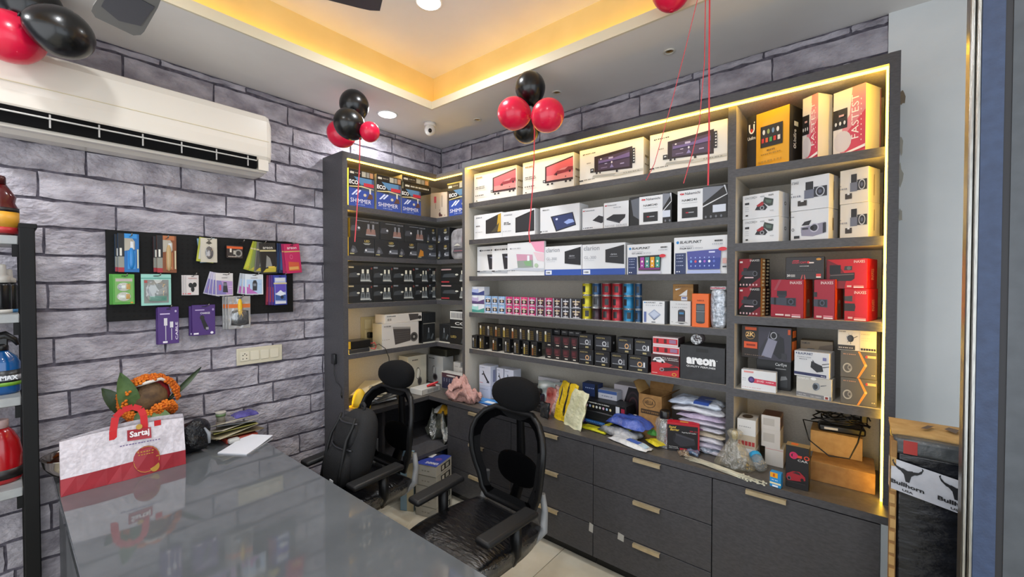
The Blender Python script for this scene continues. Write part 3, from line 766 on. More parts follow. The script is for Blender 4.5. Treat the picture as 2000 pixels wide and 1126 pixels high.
def blau(t1, t2):
    return [('E', .075, .86, .028, .04, '#1f7fc0'), ('T', .12, .825, .54, .90, 'BLAUPUNKT', INK, {'s': .2, 'b': .02}), ('T', .12, .73, .38, .765, 'CAR RADIO', '#9a9da5', {'b': .004}), ('T', .12, .67, .36, .715, t1, '#3a3c44', {'b': .016}), ('T', .38, .67, .56, .715, t2, '#a9abb2', {'b': 0}),
            ('R', .03, 0, .24, .57, '#2a3760')] + dots(.06, .50, .20, .52, 4, '#a9b4d0') + dots(.06, .42, .20, .44, 4, '#a9b4d0') + dots(.06, .33, .20, .35, 4, '#a9b4d0') + dots(.06, .22, .20, .24, 4, '#a9b4d0') + dots(.06, .05, .15, .08, 2, '#e0e4ee') + \
        dots(.78, .84, .94, .88, 5, INK) + dots(.74, .76, .94, .79, 6, '#a9abb2')


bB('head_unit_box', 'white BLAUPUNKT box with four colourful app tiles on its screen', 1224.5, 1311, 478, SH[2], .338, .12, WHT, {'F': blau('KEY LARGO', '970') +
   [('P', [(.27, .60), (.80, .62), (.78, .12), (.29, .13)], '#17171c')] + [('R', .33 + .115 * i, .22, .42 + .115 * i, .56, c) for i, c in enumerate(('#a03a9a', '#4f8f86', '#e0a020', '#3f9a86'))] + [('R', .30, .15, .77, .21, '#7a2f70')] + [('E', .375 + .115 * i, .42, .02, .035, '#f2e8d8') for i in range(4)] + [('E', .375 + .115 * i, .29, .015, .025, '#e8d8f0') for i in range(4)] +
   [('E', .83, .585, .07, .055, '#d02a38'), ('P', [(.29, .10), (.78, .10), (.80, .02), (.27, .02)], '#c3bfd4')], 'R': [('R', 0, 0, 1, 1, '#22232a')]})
bB('head_unit_box', 'tall white BLAUPUNKT box with a blue home screen, at the right end', 1316, 1420.5, 464.5, SH[2], .338, .12, WHT, blau('PALM BAY', '1000') +
   [('P', [(.27, .60), (.90, .64), (.88, .12), (.29, .12)], '#2a3c8e'), ('P', [(.27, .60), (.90, .64), (.894, .42), (.28, .36)], '#4a4f9a'), ('R', .68, .55, .79, .59, '#cfd3ee')] + [('E', .35 + .085 * i, .33, .022, .035, ('#5aa0e0', '#d04a5a', '#e0e4f0', '#a05ac0', '#f0f0f4', '#5a6ac0')[i]) for i in range(6)] + [('E', .35 + .085 * i, .21, .012, .022, '#9fb2e6') for i in range(6)] + [('E', .35 + .085 * i, .43, .012, .02, '#9fb2e6') for i in range(6)] +
   [('E', .93, .635, .075, .05, '#d02a38'), ('P', [(.29, .10), (.88, .10), (.90, .01), (.27, .01)], '#a9b4dc'), ('R', .93, .26, 1, .40, '#c79a94'), ('R', .93, .16, 1, .20, '#33353c')])

# --- fourth shelf: scents, cans, gadgets
for i, (c, c2) in enumerate((('#3f8a80', '#9fd0c8'), ('#54406e', '#b9a9cc'), ('#34407a', '#a9b4dc'))):
    bB('scent_box', ('teal white-capped scent box at the bottom of the small stack of three', 'violet white-capped scent box in the middle of the small stack of three', 'blue white-capped scent box on top of the small stack of three')[i], 921, 946, 0, SH[3] + i * .0645, .325, .06, '#cfd3dc',
       [('R', 0, .0, .55, .75, c2), ('P', [(.0, .0), (1, .0), (1, .55), (.5, .25), (0, .35)], c), ('R', .15, .70, .45, .95, '#e6e8ee')], group='small stack of three scent boxes', h=.063)
pal = ['#3f6ea8', '#3f6ea8', '#5a86b8', '#b8316e', '#c8386f', '#c8386f', '#b8316e', '#5c2a44', '#b03060', '#3a2630', '#2b2b30', '#2b2b30']
ordn = ['first', 'second', 'third', 'fourth', 'fifth', 'sixth', 'seventh', 'eighth', 'ninth', 'tenth', 'eleventh', 'twelfth', 'thirteenth']
us = [946, 960, 973, 987, 1002, 1016, 1031, 1047, 1064, 1080, 1096, 1113, 1136]
for r in range(2):
    for i in range(12):
        c = pal[i]; u0, u1 = us[i], us[i + 1] - 1.2
        bB('air_freshener_box', '%s air freshener box, %s from the left, %s of the two rows' % ({'#3f6ea8': 'blue', '#5a86b8': 'light blue', '#b8316e': 'pink', '#c8386f': 'bright pink', '#5c2a44': 'plum', '#b03060': 'rose', '#3a2630': 'maroon', '#2b2b30': 'black'}[c], ordn[i], ('lower', 'upper')[r]),
           u0, u1, 0, SH[3] + r * .0625, .328 - .006 * r, .06, c if i > 2 else '#86a9cf', {'F': [('R', .0, .0, .12, 1, '#9fa4ac'), ('R', .0, .0, 1, .06, '#9fa4ac'), ('R', .22, .26, .94, .62, '#2a2024'), ('R', .26, .64, .90, .76, '#c7b08a' if i % 2 else '#c9c9ce'), ('E', .58, .44, .20, .12, '#b5a68c'), ('R', .30, .10, .86, .16, '#e0dce0'), ('R', .52, .06, .58, .92, '#d0ccd2')], 'R': [('R', 0, 0, 1, 1, c)]}, group='small air freshener boxes in two rows', h=.0605)
cans = [(1138, 1156, '#b3a82c', 'olive-yellow'), (1157, 1174, '#27496e', 'dark blue'), (1176, 1195, '#8e2730', 'red'), (1196, 1216, '#a02c36', 'bright red'), (1218, 1238, '#2d7ba6', 'sky blue'), (1240, 1254, '#2b4a6a', 'slate blue')]
BT = [(.92, 0), (1, .03), (1, .05), (.965, .07), (.965, .93), (1, .95), (1, .97), (.90, 1)]
METC = {}
for c in cans: METC[c[2]] = M(c[2], .25, .55)
CANR = M('#c9ccd0', .22, .9)
for r in range(3):
    for i, (u0, u1, c, nme) in enumerate(cans):
        zf = SH[3] + r * .0745; x0 = colB(u0, -.30, zf); x1 = colB(u1, -.30, zf); R = (x1 - x0) / 2 * .97; hh = .073
        if r == 1 and i == 1: c = '#55585e'; nme = 'grey'
        if r == 0 and i == 1: c = '#3c2a33'; nme = 'dark plum'
        t = thing('scent_can', '%s metal scent can, %s column from the yellow end, %s of its stack' % (nme, ordn[i], ('bottom', 'middle', 'top')[r]), 'can', ((x0 + x1) / 2, -.30, zf + .0005), random.uniform(-.5, .5), 'metal scent cans stacked three high')
        MB().lathe([(R * a, hh * b) for a, b in BT[2:6]], M(c, .28, .5), 22).build('body', t)
        MB().lathe([(R * a, hh * b) for a, b in BT[:3]], CANR, 22).build('bottom_rim', t)
        MB().lathe([(R * a, hh * b) for a, b in BT[5:]], CANR, 22).build('lid', t)
        m = MB()
        for k in range(7):
            a0 = -PI * .60 + k * PI * .035; a1 = a0 + PI * .035; q = R * .972
            m.face([(q * math.cos(a0), q * math.sin(a0), hh * .25), (q * math.cos(a1), q * math.sin(a1), hh * .25), (q * math.cos(a1), q * math.sin(a1), hh * .75), (q * math.cos(a0), q * math.sin(a0), hh * .75)], M('#1c1c20', .4))
        m.build('label_print', t)
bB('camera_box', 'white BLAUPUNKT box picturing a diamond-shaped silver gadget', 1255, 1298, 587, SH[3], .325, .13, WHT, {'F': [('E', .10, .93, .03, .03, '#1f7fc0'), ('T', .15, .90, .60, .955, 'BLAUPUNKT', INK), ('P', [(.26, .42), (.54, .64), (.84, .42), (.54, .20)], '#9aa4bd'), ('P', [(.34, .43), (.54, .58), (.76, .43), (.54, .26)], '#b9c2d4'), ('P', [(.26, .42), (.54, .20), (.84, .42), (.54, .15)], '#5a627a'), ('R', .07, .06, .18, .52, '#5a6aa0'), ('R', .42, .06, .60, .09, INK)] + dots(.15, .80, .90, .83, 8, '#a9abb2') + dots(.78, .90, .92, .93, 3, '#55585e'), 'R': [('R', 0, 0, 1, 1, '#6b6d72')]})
b_ = bB('charger_box', 'white box picturing a round black ash can with a blue light', 1308, 1349, 587, SH[3], .318, .11, '#cfd0d0', [('R', .40, .12, .74, .58, '#26272c'), ('E', .57, .58, .17, .08, '#3a3c44'), ('E', .57, .12, .17, .06, '#1d1e22'), ('R', .46, .46, .68, .54, '#3a7aa8'), ('R', .43, .18, .71, .36, '#3a3440'), ('P', [(.25, .10), (.9, .10), (.8, .16), (.4, .16)], '#a9a9a8')] + dots(.12, .72, .90, .75, 8, '#a5a6a8') + dots(.30, .86, .90, .89, 5, '#b5b6b8') + dots(.10, .12, .20, .14, 2, '#777'))
bB('brown_carton', 'small brown taped carton sitting on the white ash can box', 1314, 1354, 0, top_of(b_), .30, .09, CARD, {'F': [('P', [(.30, .30), (.72, .68), (.70, .30)], '#cfcfd0'), ('P', [(.12, .70), (.42, .76), (.16, .62)], '#cfcfd0'), ('R', .42, .02, .72, .26, '#c9ccd4'), ('R', .46, .14, .68, .22, '#4a4f8a')] + dots(.14, .84, .8, .87, 6, '#6e4c28'), 'R': [('R', 0, 0, 1, 1, '#4a3520')]}, h=.088)
bB('orange_box', 'bright orange upright box picturing a grey shaver', 1351, 1384, 573, SH[3], .345, .05, '#e0641c', [('R', .26, .14, .78, .70, '#33363a'), ('R', .30, .16, .74, .46, '#4f5458'), ('R', .30, .50, .74, .66, '#565c60'), ('R', .26, .46, .78, .475, '#8a8f94'), ('E', .52, .14, .24, .03, '#26282b'), ('T', .32, .77, .74, .82, 'NEKR', '#7a2c08', {'b': 0})])
pk = thing('clear_pouch', 'clear zip pouch of grey parts at the right end of the fourth shelf', 'pouch', (colB(1386, -.34, SH[3]), -.34, SH[3]))
wv = colB(1418, -.34, SH[3]) - colB(1386, -.34, SH[3])
m = MB(); m.ball((wv / 2, .022, .10), wv / 2, .022, .105, noisy('silver_parts', '#7f8790', '#c9ced6', 60, .3, .8, 40, metal=.5), 16, 14, .5); m.v = [(a, b, c - .0 if c > .0 else 0) for a, b, c in m.v]; m.v = [(a, b, max(0, c)) for a, b, c in m.v]; m.build('contents', pk)
m = MB(); m.rbox(.001, -.004, .19, wv - .001, .03, .208, clear('zip_film', '#ffffff', .2, .1, .35, '#d8d8de'), .003); m.build('zip_top', pk)
MB().box(.004, -.006, .196, wv - .004, -.0045, .202, M('#b04a5a', .4)).build('zip_line', pk)

# --- fifth shelf: perfumes
GLD = M('#a5843a', .35, .6)


def perfume(lb, x, z, y, w, h, d, g='black perfume boxes with gold bottles'):
    return carton('perfume_box', lb, 'box', w, h, d, (x, y, z + .0005), 0, '#131315', {'F': [('R', .22, .10, .44, .60, random.choice(('#7a4a26', '#8f7a3a', '#5a5a5e', '#8f8a6a'))), ('R', .25, .60, .41, .82, '#c9c4b8'), ('R', .24, .66, .30, .80, '#f0ece0')] + [('R', .58 + .12 * (k % 3), .14 + .13 * (k // 3), .65 + .12 * (k % 3), .22 + .13 * (k // 3), '#6a5626') for k in range(15)],
                  'R': [('E', .5, .45, .10, .07, '#b9b9b6')]}, g)


ub = [921, 935, 960, 984, 1002, 1020, 1036]
for i, u in enumerate(ub):
    x = colB(u, -.33, SH[4]); x2 = colB(ub[i + 1] if i < 6 else 1056, -.33, SH[4])
    perfume('black perfume box with a gold bottle, %s from the left in the lower row' % ordn[i], x, SH[4], -.328, min(.052, x2 - x - .001), .098, .06)
ut = [938, 953, 968, 983, 1000, 1016, 1031, 1048, 1064]
for i, u in enumerate(ut):
    x = colB(u, -.30, SH[4] + .1); x2 = colB(ut[i + 1] if i < 8 else 1081, -.30, SH[4] + .1)
    perfume('black perfume box with a gold bottle, %s from the left in the upper row' % ordn[i], x, SH[4] + .0992, -.322, x2 - x - .001, .096, .052)
for r in range(2):
    for i in range(4):
        u = (1064, 1080, 1097, 1114)[i]; x = colB(u, -.32, SH[4]); x2 = colB((1080, 1097, 1114, 1129)[i], -.32, SH[4])
        carton('gel_scent_box', 'dark maroon gel scent box, %s from the left, %s row, beside the perfume boxes' % (ordn[i], ('lower', 'upper')[r]), 'box', x2 - x - .001, .078, .06, (x, -.318, SH[4] + .0005 + r * .0785), 0, '#161214',
               [('R', .12, .40, .84, .90, '#3c1a1e'), ('R', .2, .50, .6, .78, '#57242a'), ('R', .35, .12, .7, .20, '#c9c0b4'), ('E', .5, .36, .26, .05, '#6a3a3a')], 'maroon gel scent boxes')
for i in range(4):
    u = (1081, 1096, 1110, 1122)[i]; x = colB(u, -.29, SH[4] + .16)
    carton('scent_tin_box', 'flat black tin box lying on the maroon boxes, %s from the left' % ordn[i], 'box', .05, .034, .06, (x, -.29, SH[4] + .158), 0, '#101012', [('R', .1, .3, .9, .8, '#26262a'), ('R', .2, .6, .7, .7, '#8a8a88')], 'flat black tin boxes')
cs = [[(1130, 1159), (1161, 1191), (1193, 1225), (1227, 1266)], [(1130, 1158), (1161, 1194), (1206, 1237), (1239, 1273)]]
for r in range(2):
    for i, (u0, u1) in enumerate(cs[r]):
        zf = SH[4] + r * .0925; Y = .338 if r == 0 else .33
        x0 = colB(u0, -Y, zf); x1 = colB(u1, -Y, zf)
        carton('clip_scent_box', 'black windowed clip scent box, %s from the left, %s row' % (ordn[i], ('lower', 'upper')[r]), 'box', x1 - x0 - .002, .092, .07, (x0, -Y, zf + .0005), 0, '#17171a',
               {'F': [('R', .08, .30, .88, .70, '#2f3036'), ('R', .10, .30, .88, .34, '#8d9096'), ('O', .60, .48, .13, .16, .6, '#b5b6ba' if (i + r) % 3 else '#c79a6a'), ('R', .78, .34, .86, .62, '#d5d6da' if i == 3 else '#6a6c72'), ('T', .10, .78, .62, .88, 'AREON', '#a39262', {'b': .004}), ('R', .50, .10, .72, .20, '#a5976a')], 'R': [('E', .5, .55, .10, .08, '#a9a9ac')]}, 'black windowed clip scent boxes')
rb = bB('camera_kit_box', 'red box picturing a white car and parking sensors, below two flat red boxes', 1271.5, 1326.5, 690, SH[4], .338, .10, '#b81f28',
        {'F': [('R', 0, .86, 1, 1, '#2a1416'), ('P', [(0, .60), (.5, .66), (1, .50), (1, 1), (0, 1)], '#3a1c20'), ('P', [(.06, .70), (.14, .84), (.34, .88), (.46, .76), (.52, .64), (.30, .62)], '#d8d9dc'), ('P', [(.16, .80), (.32, .83), (.36, .76), (.20, .74)], '#5a5f66'), ('E', .16, .66, .04, .05, BLK), ('E', .42, .64, .04, .05, BLK), ('T', .40, .84, .94, .89, 'The Advanced', '#e8e4e2'), ('T', .36, .76, .98, .81, 'Sensor Assistance', '#e8e4e2'),
               ('P', [(.30, .22), (.50, .40), (.96, .46), (.98, .36), (.56, .24)], '#26161a'), ('O', .40, .30, .08, .09, .6, '#8a8d94'), ('P', [(.66, .44), (.80, .58), (.90, .50)], '#5a2a30'), ('E', .84, .12, .08, .08, '#c9a23a'), ('E', .84, .12, .055, .055, '#b81f28'), ('R', .05, .10, .24, .12, '#e8c9c4')]})
z1 = top_of(rb)
for k in range(2):
    o = carton('flat_red_box', ('flat red and white box directly on the red car kit box', 'flat red and white box, upper one of the two by the black carton')[k], 'box', onY(1328 - 3 * k, 700, -.338).x - onY(1274, 700, -.338).x - .004, .047, .11, (onY(1274.5, 700, -.338).x, -.337, z1 + .0005), 0, '#d5c6c8',
               {'F': [('R', .02, .22, .98, .84, '#c0222c'), ('R', .15, .30, .24, .78, '#4a1518'), ('R', .45, .30, .56, .78, '#4a1518'), ('R', .66, .34, .92, .76, '#8f6a8a')], 'R': [('R', 0, 0, 1, 1, '#3a2a2c')]}, 'flat red and white boxes')
    z1 = top_of(o)
ar = bB('perfume_carton', 'large black areon QUALITY PERFUMES carton at the end of the fifth shelf', 1328, 1416, 672, SH[4], .345, .16, noisy('black_card', '#1d1d20', '#28282b', 25, .45, .2, 12, bdist=.01),
        [('T', .15, .46, .80, .66, 'areon', '#e6e6e6', {'b': .06}), ('T', .15, .37, .80, .43, 'QUALITY PERFUMES', '#d0d0d0', {'b': .02}), ('R', .37, .83, .64, .93, '#0a0a0b'), ('E', .83, .62, .008, .012, '#e6e6e6')])
j = thing('clear_jar', 'small clear jar lying on the black areon carton', 'jar', (colB(1364, -.29, top_of(ar)), -.27, top_of(ar) + .0305))
m = MB(); m.lathe([(.018, 0), (.029, .006), (.030, .05), (.026, .06)], clear('jar_plastic', '#e8e8ea', .3, .06, .15, '#9a9aa0'), 18); m.xf(Matrix.Rotation(PI / 2, 4, 'X')); m.build('body', j)
m = MB(); m.lathe([(.026, -.012), (.026, .002)], M('#5a3c40', .4), 18); m.xf(Matrix.Rotation(PI / 2, 4, 'X')); m.build('cap', j)

# ------------------------------------------------------------------ shelf tower goods
# top shelf
YEL = '#e0a21a'
bB('stereo_box', 'yellow and black Unifire car stereo box in the tower', 1459, 1541, 203, TR[0], .335, .085, YEL,
   {'F': [('R', 0, 0, .23, 1, '#17171a'), ('O', .115, .76, .075, .09, .6, '#e8e6e0'), ('R', .035, .78, .195, .86, '#17171a'), ('R', .04, .76, .075, .85, '#e8e6e0'), ('R', .155, .76, .19, .84, '#e8e6e0'), ('E', .115, .73, .03, .035, '#c02a22'), ('E', .185, .87, .012, .015, '#e8e6e0'), ('T', .02, .56, .215, .62, 'Unifire', '#e8e6e0', {'b': .01}),
          ('R', .34, .36, .86, .74, '#17171a')] + [('E', .42 + .11 * i, .63 - .0 * i, .03, .045, ('#cfd3d8', '#8a9a5a', '#6a8ab0', '#d8d8d8')[i]) for i in range(4)] + [('R', .37 + .095 * i, .44, .43 + .095 * i, .52, ('#c02a22', '#d0552a', '#3a9a4a', '#c02a22', '#d8d0c8')[i]) for i in range(5)] + dots(.50, .28, .70, .31, 5, '#7a5810') + dots(.36, .22, .84, .24, 10, '#a87c18') + dots(.30, .08, .90, .115, 8, '#b5851a'),
    'R': [('R', 0, 0, 1, 1, '#18181b'), ('V', .30, .34, .52, .60, 'Unifire', '#e8e6e0', {'b': .01}), ('O', .41, .30, .10, .035, .5, '#e8e6e0'), ('R', .34, .66, .66, .74, '#d8d8d4')]}, th=.33, u2=1566)


def fast():
    return [('R', 0, 0, 1, 1, '#d9d4d2'), ('P', [(1, .0), (1, 1), (.60, 1), (.52, .6), (.30, .45), (.22, 0)], '#cf8290'), ('P', [(1, 0), (1, .62), (.55, .40), (.30, .28), (.40, 0)], '#c8425c'), ('E', .30, .22, .28, .16, '#cfc9cc'), ('R', 0, .42, .45, .72, '#1b1b20'),
            ('V', .58, .22, .80, .88, 'FASTEST', '#f0e8e8', {'b': -.002}), ('P', [(.30, .0), (1, .07), (1, .11), (.50, .055), (.30, .03)], '#ece8e8'), ('P', [(.40, .0), (1, .045), (1, .065), (.40, .02)], '#b02a44')] + [('E', .88, .18 + .075 * i, .014, .012, '#f0dfe2') for i in range(9)] + [('E', .10 + .14 * i, .50, .035, .03, '#cfd3d8') for i in range(3)] + [('R', .20, .60, .36, .63, '#c9a0a0')]


bB('stereo_box', 'pink and white FASTEST stereo box wrapped in film, left one of the pair', 1567, 1597, 181, TR[0], .325, .10, '#d5d2cc', {'F': fast()}, group='FASTEST stereo boxes', th=.62, u2=1625)
bB('stereo_box', 'pink and white FASTEST stereo box with a black screen, right one of the pair', 1627, 1690, 161, TR[0], .335, .115, '#d5d2cc', {'F': fast(), 'R': [('R', .90, .02, .97, .98, '#b06a80')]}, group='FASTEST stereo boxes', th=.45, u2=1720)


# second shelf: dash cam boxes in pairs
def oncord():
    return [('T', .07, .82, .42, .91, 'ONCORD+', '#55585f', {'b': -.004}), ('T', .50, .83, .62, .89, '4000', '#8a8d94', {'b': 0}), ('T', .72, .84, .86, .91, 'WiFi', INK), ('P', [(.36, .34), (.44, .54), (.62, .56), (.70, .40), (.64, .30)], '#2a2b30'), ('P', [(.40, .52), (.56, .66), (.62, .62), (.58, .50), (.46, .46)], '#a03038'), ('P', [(.58, .62), (.62, .82), (.86, .70), (.84, .46), (.74, .44)], '#3a4440'), ('P', [(.64, .72), (.82, .66), (.80, .54), (.68, .58)], '#56685f'), ('E', .56, .40, .06, .085, '#9a9ca0'), ('E', .56, .40, .035, .05, '#2a2b30'), ('R', .08, .60, .20, .68, '#2b2c30'), ('R', .10, .12, .17, .18, INK)] + dots(.09, .48, .20, .50, 3, '#8a8d94') + dots(.09, .40, .20, .42, 3, '#8a8d94') + dots(.09, .32, .20, .34, 3, '#8a8d94') + dots(.78, .24, .90, .27, 3, '#a9abb0')


hA = (onY(1521, 372, -.335).z - TR[1]) / 2
for k in range(2):
    bB('dash_cam_box', ('white ONCORD+ dash cam box, lower of the stacked two', 'white ONCORD+ dash cam box, upper of the stacked two')[k], 1450, 1521, 0, TR[1] + k * (hA + .0005), .335, .085, WHT, {'F': oncord(), 'R': [('O', .6, .55, .10, .07, .7, INK)]}, group='stacked dash cam boxes', h=hA, th=.26, u2=1541)


def sangle(t=True):
    return ([('T', .02, .82, .22, .90, 'AT SANGLE', '#4a4d55', {'s': .2})] if t else []) + [('R', .40, .60, .60, .84, '#26272c'), ('R', .37, .34, .62, .60, '#6a6f80'), ('R', .62, .36, .95, .66, '#2f3138'), ('E', .78, .51, .115, .15, '#b9bcc4'), ('E', .78, .51, .09, .118, '#2a2c34'), ('E', .78, .51, .045, .06, '#585d70'), ('R', .20, .14, .44, .30, '#3a3432'), ('R', .28, .26, .36, .32, WHT)] + dots(.02, .42, .28, .47, 5, '#8a8d96') + dots(.02, .52, .08, .55, 2, '#8a8d96')


hB = onY(1619, 337.5, -.335).z - TR[1]
bB('dash_cam_box', 'white dash cam box with a silver camera, under the AT SANGLE box', 1544, 1618, 0, TR[1], .335, .085, WHT, {'F': [('P', [(.28, .28), (.36, .46), (.52, .46), (.54, .30)], '#8a8794'), ('P', [(.30, .16), (.28, .44), (.92, .56), (.94, .22), (.60, .12)], '#8e8b9c'), ('P', [(.30, .50), (.38, .62), (.56, .66), (.50, .50)], '#2d2e33'), ('E', .64, .40, .12, .15, '#b9b7c4'), ('E', .64, .40, .085, .11, '#33343c'), ('E', .58, .40, .05, .07, '#15151a'), ('R', .32, .36, .48, .42, '#3a3b42'), ('P', [(.86, .52), (.94, .54), (.94, .24), (.86, .20)], '#33343c'), ('R', .10, .08, .25, .17, INK), ('O', .07, .38, .035, .05, .7, INK)] + dots(0, .80, .12, .82, 3, INK), 'R': dots(.4, .3, .6, .7, 1, '#7a6a4a')}, group='stacked dash cam boxes', h=hB * .475, th=.28, u2=1636)
bB('dash_cam_box', 'white AT SANGLE dash cam box, upper of the middle stack', 1544, 1619, 0, TR[1] + hB * .475 + .001, .335, .09, WHT, {'F': sangle(), 'R': dots(.45, .25, .55, .8, 1, '#7a6a4a')}, group='stacked dash cam boxes', h=hB * .52, th=.28, u2=1637)
hC = onY(1696, 324, -.335).z - TR[1]
for k in range(2):
    bB('dash_cam_box', ('cream dash cam box with a square camera, lower of the stack by the light strip', 'cream dash cam box with a square camera, upper of the stack by the light strip')[k], 1640, 1696, 0, TR[1] + k * (hC * .5 + .0005), .335, .10, '#d3cfc8', {'F': sangle(False), 'R': dots(.45, .2, .55, .8, 1, '#7a6a4a')}, group='stacked dash cam boxes', h=hC * .5, th=.36, u2=1718)


# third shelf: red dash cam boxes
def inax_dark():
    return [('P', [(0, .2), (.5, .75), (.62, 1), (0, 1)], '#8a1c2a'), ('P', [(.2, 0), (.62, .0), (1, .3), (1, .0)], '#9a2030'), ('P', [(0, 0), (.4, 0), (1, .35), (1, .0), (0, .0)], '#7a1a26'), ('T', .52, .90, .95, .97, 'INAXES', '#d9d4d0', {'b': .004}), ('R', .05, .86, .18, .92, '#d9d4d0'), ('R', .22, .52, .40, .68, '#2a2a2e'), ('P', [(.12, .44), (.14, .56), (.70, .58), (.90, .52), (.88, .40), (.70, .38)], '#3a3a40'), ('E', .76, .48, .10, .09, '#1a1a1d'), ('O', .76, .48, .10, .09, .75, '#6a6a70'), ('R', .28, .32, .70, .36, '#e0c0c4')] + [('R', .06 + .15 * i, .06, .13 + .15 * i, .12, '#d8b0b4') for i in range(6)]


hI = (onY(1485, 504.6, -.335).z - TR[2]) / 2
for k in range(2):
    bB('dash_cam_box', ('black and red INAXES dash cam box with a patterned side, lower of the two', 'black and red INAXES dash cam box with a patterned side, upper of the two')[k], 1443, 1485, 0, TR[2] + k * (hI + .0005), .335, .10, '#1a1416', {'F': inax_dark(), 'R': [('R', 0, 0, .5, 1, '#9a6a3a')] + [('E', .25 + .45 * (q % 2), .08 + .12 * (q // 2), .14, .035, '#cfc09a') for q in range(16)]}, group='black and red INAXES boxes', h=hI, th=.24, u2=1503)


def inax_red(wide=True):
    return [('P', [(.10, .72), (.26, 1), (.34, 1), (.18, .72)], '#a04450'), ('R', .20, .56, .50, .70, '#26282e'), ('P', [(.22, .60), (.50, .60), (.44, .50), (.26, .50)], '#2f323a'), ('P', [(.0, .34), (.0, .52), (.78, .52), (.78, .30)], '#3f4450'), ('R', .50, .33, .76, .51, '#23262c'), ('E', .63, .42, .085, .075, '#4a5060'), ('E', .63, .42, .05, .045, '#15171b'), ('R', .11, .33, .17, .52, '#15171b'), ('T', .60, .88, .95, .95, 'INAXES', '#ecd8d6', {'b': .004}), ('R', .66, .07, .92, .10, '#e88a94'), ('R', .66, .02, .92, .055, '#f0dcda'), ('R', .46, .04, .62, .09, '#d9b8b4'), ('R', .16, .05, .42, .09, '#e8d4d0')]


r1_ = bB('dash_cam_box', 'crimson INAXES dash cam box with a grey camera, left of the two side by side', 1505, 1569, 545.5, TR[2], .335, .07, '#a01a30', {'F': inax_red(), 'R': [('R', 0, 0, 1, 1, '#c2401e'), ('V', .30, .75, .55, .98, 'INAXES', '#d88a4a', {'b': 0}), ('R', .3, .04, .7, .40, '#8a7a5a'), ('E', .5, .44, .14, .05, '#b5a888')]}, group='crimson INAXES boxes', th=.22, u2=1586)
bB('dash_cam_box', 'crimson INAXES dash cam box, partly cut view, right of the two side by side', 1589, 1630, 545.5, TR[2], .335, .07, '#a01a30', {'F': [('P', [(.0, .32), (.0, .50), (.66, .50), (.66, .30)], '#3f4450'), ('R', .20, .32, .62, .49, '#23262c'), ('E', .41, .41, .12, .075, '#4a5060'), ('E', .41, .41, .07, .045, '#15171b'), ('R', 0, .56, .16, .68, '#26282e'), ('T', .34, .88, .92, .95, 'INAXES', '#ecd8d6', {'b': .004}), ('R', .48, .02, .92, .055, '#f0dcda'), ('R', .48, .07, .92, .10, '#e88a94'), ('R', .14, .04, .40, .09, '#d9b8b4')], 'R': [('R', 0, 0, 1, 1, '#c2401e'), ('V', .30, .75, .55, .98, 'INAXES', '#d88a4a', {'b': 0}), ('R', .3, .04, .7, .40, '#8a7a5a'), ('E', .5, .44, .14, .05, '#b5a888')]}, group='crimson INAXES boxes', th=.22, u2=1646)
bB('dash_cam_box', 'dark DASH CAM box lying across the two crimson boxes', 1534, 1610, 0, top_of(r1_) , .325, .06, '#221e20',
   [('T', .18, .70, .54, .80, 'DASH CAM', '#b8283a', {'b': .02}), ('R', .20, .81, .36, .85, '#b8283a'), ('E', .60, .75, .04, .055, '#c02a2a'), ('R', .62, .70, .74, .76, '#d8c8c0'), ('E', .86, .88, .065, .05, '#c78a2a'), ('R', .80, .85, .92, .91, '#c78a2a'), ('T', .04, .12, .13, .22, '20', '#e0dcd8', {'b': .03}), ('R', .14, .11, .26, .15, '#b0acaa'), ('R', .14, .17, .26, .21, '#b0acaa'), ('P', [(.40, .0), (.44, .20), (.46, .20), (.44, .0)], '#b04a4a'), ('P', [(.50, .0), (.49, .20), (.51, .20), (.54, .0)], '#b04a4a'), ('R', .80, .12, .92, .24, '#c8342e'), ('R', .80, .07, .92, .12, '#ded8d4')] + dots(.38, .57, .62, .60, 7, '#d0ccca') + dots(.12, .38, .84, .42, 12, '#3c3a3e'), h=.1)


def inax_wide():
    return [('P', [(0, 1), (0, .0), (.45, 0), (.52, .4), (.30, .8)], '#7a0f1c'), ('R', .08, .50, .36, .80, '#151214'), ('P', [(.08, .34), (.10, .50), (.70, .54), (.70, .34), (.62, .26), (.12, .26)], '#221c1e'), ('P', [(.10, .46), (.68, .50), (.68, .47), (.10, .43)], '#6a5a58'), ('P', [(.44, .62), (.46, .76), (.64, .76), (.64, .62)], '#3a3434'), ('E', .56, .69, .05, .06, '#5a6060'), ('T', .68, .86, .94, .95, 'INAXES', '#efd8d4', {'b': .004}), ('R', .68, .03, .92, .07, '#efd8d4'), ('R', .68, .085, .92, .11, '#e88a80'), ('R', .52, .05, .63, .11, '#d9b0a8')]


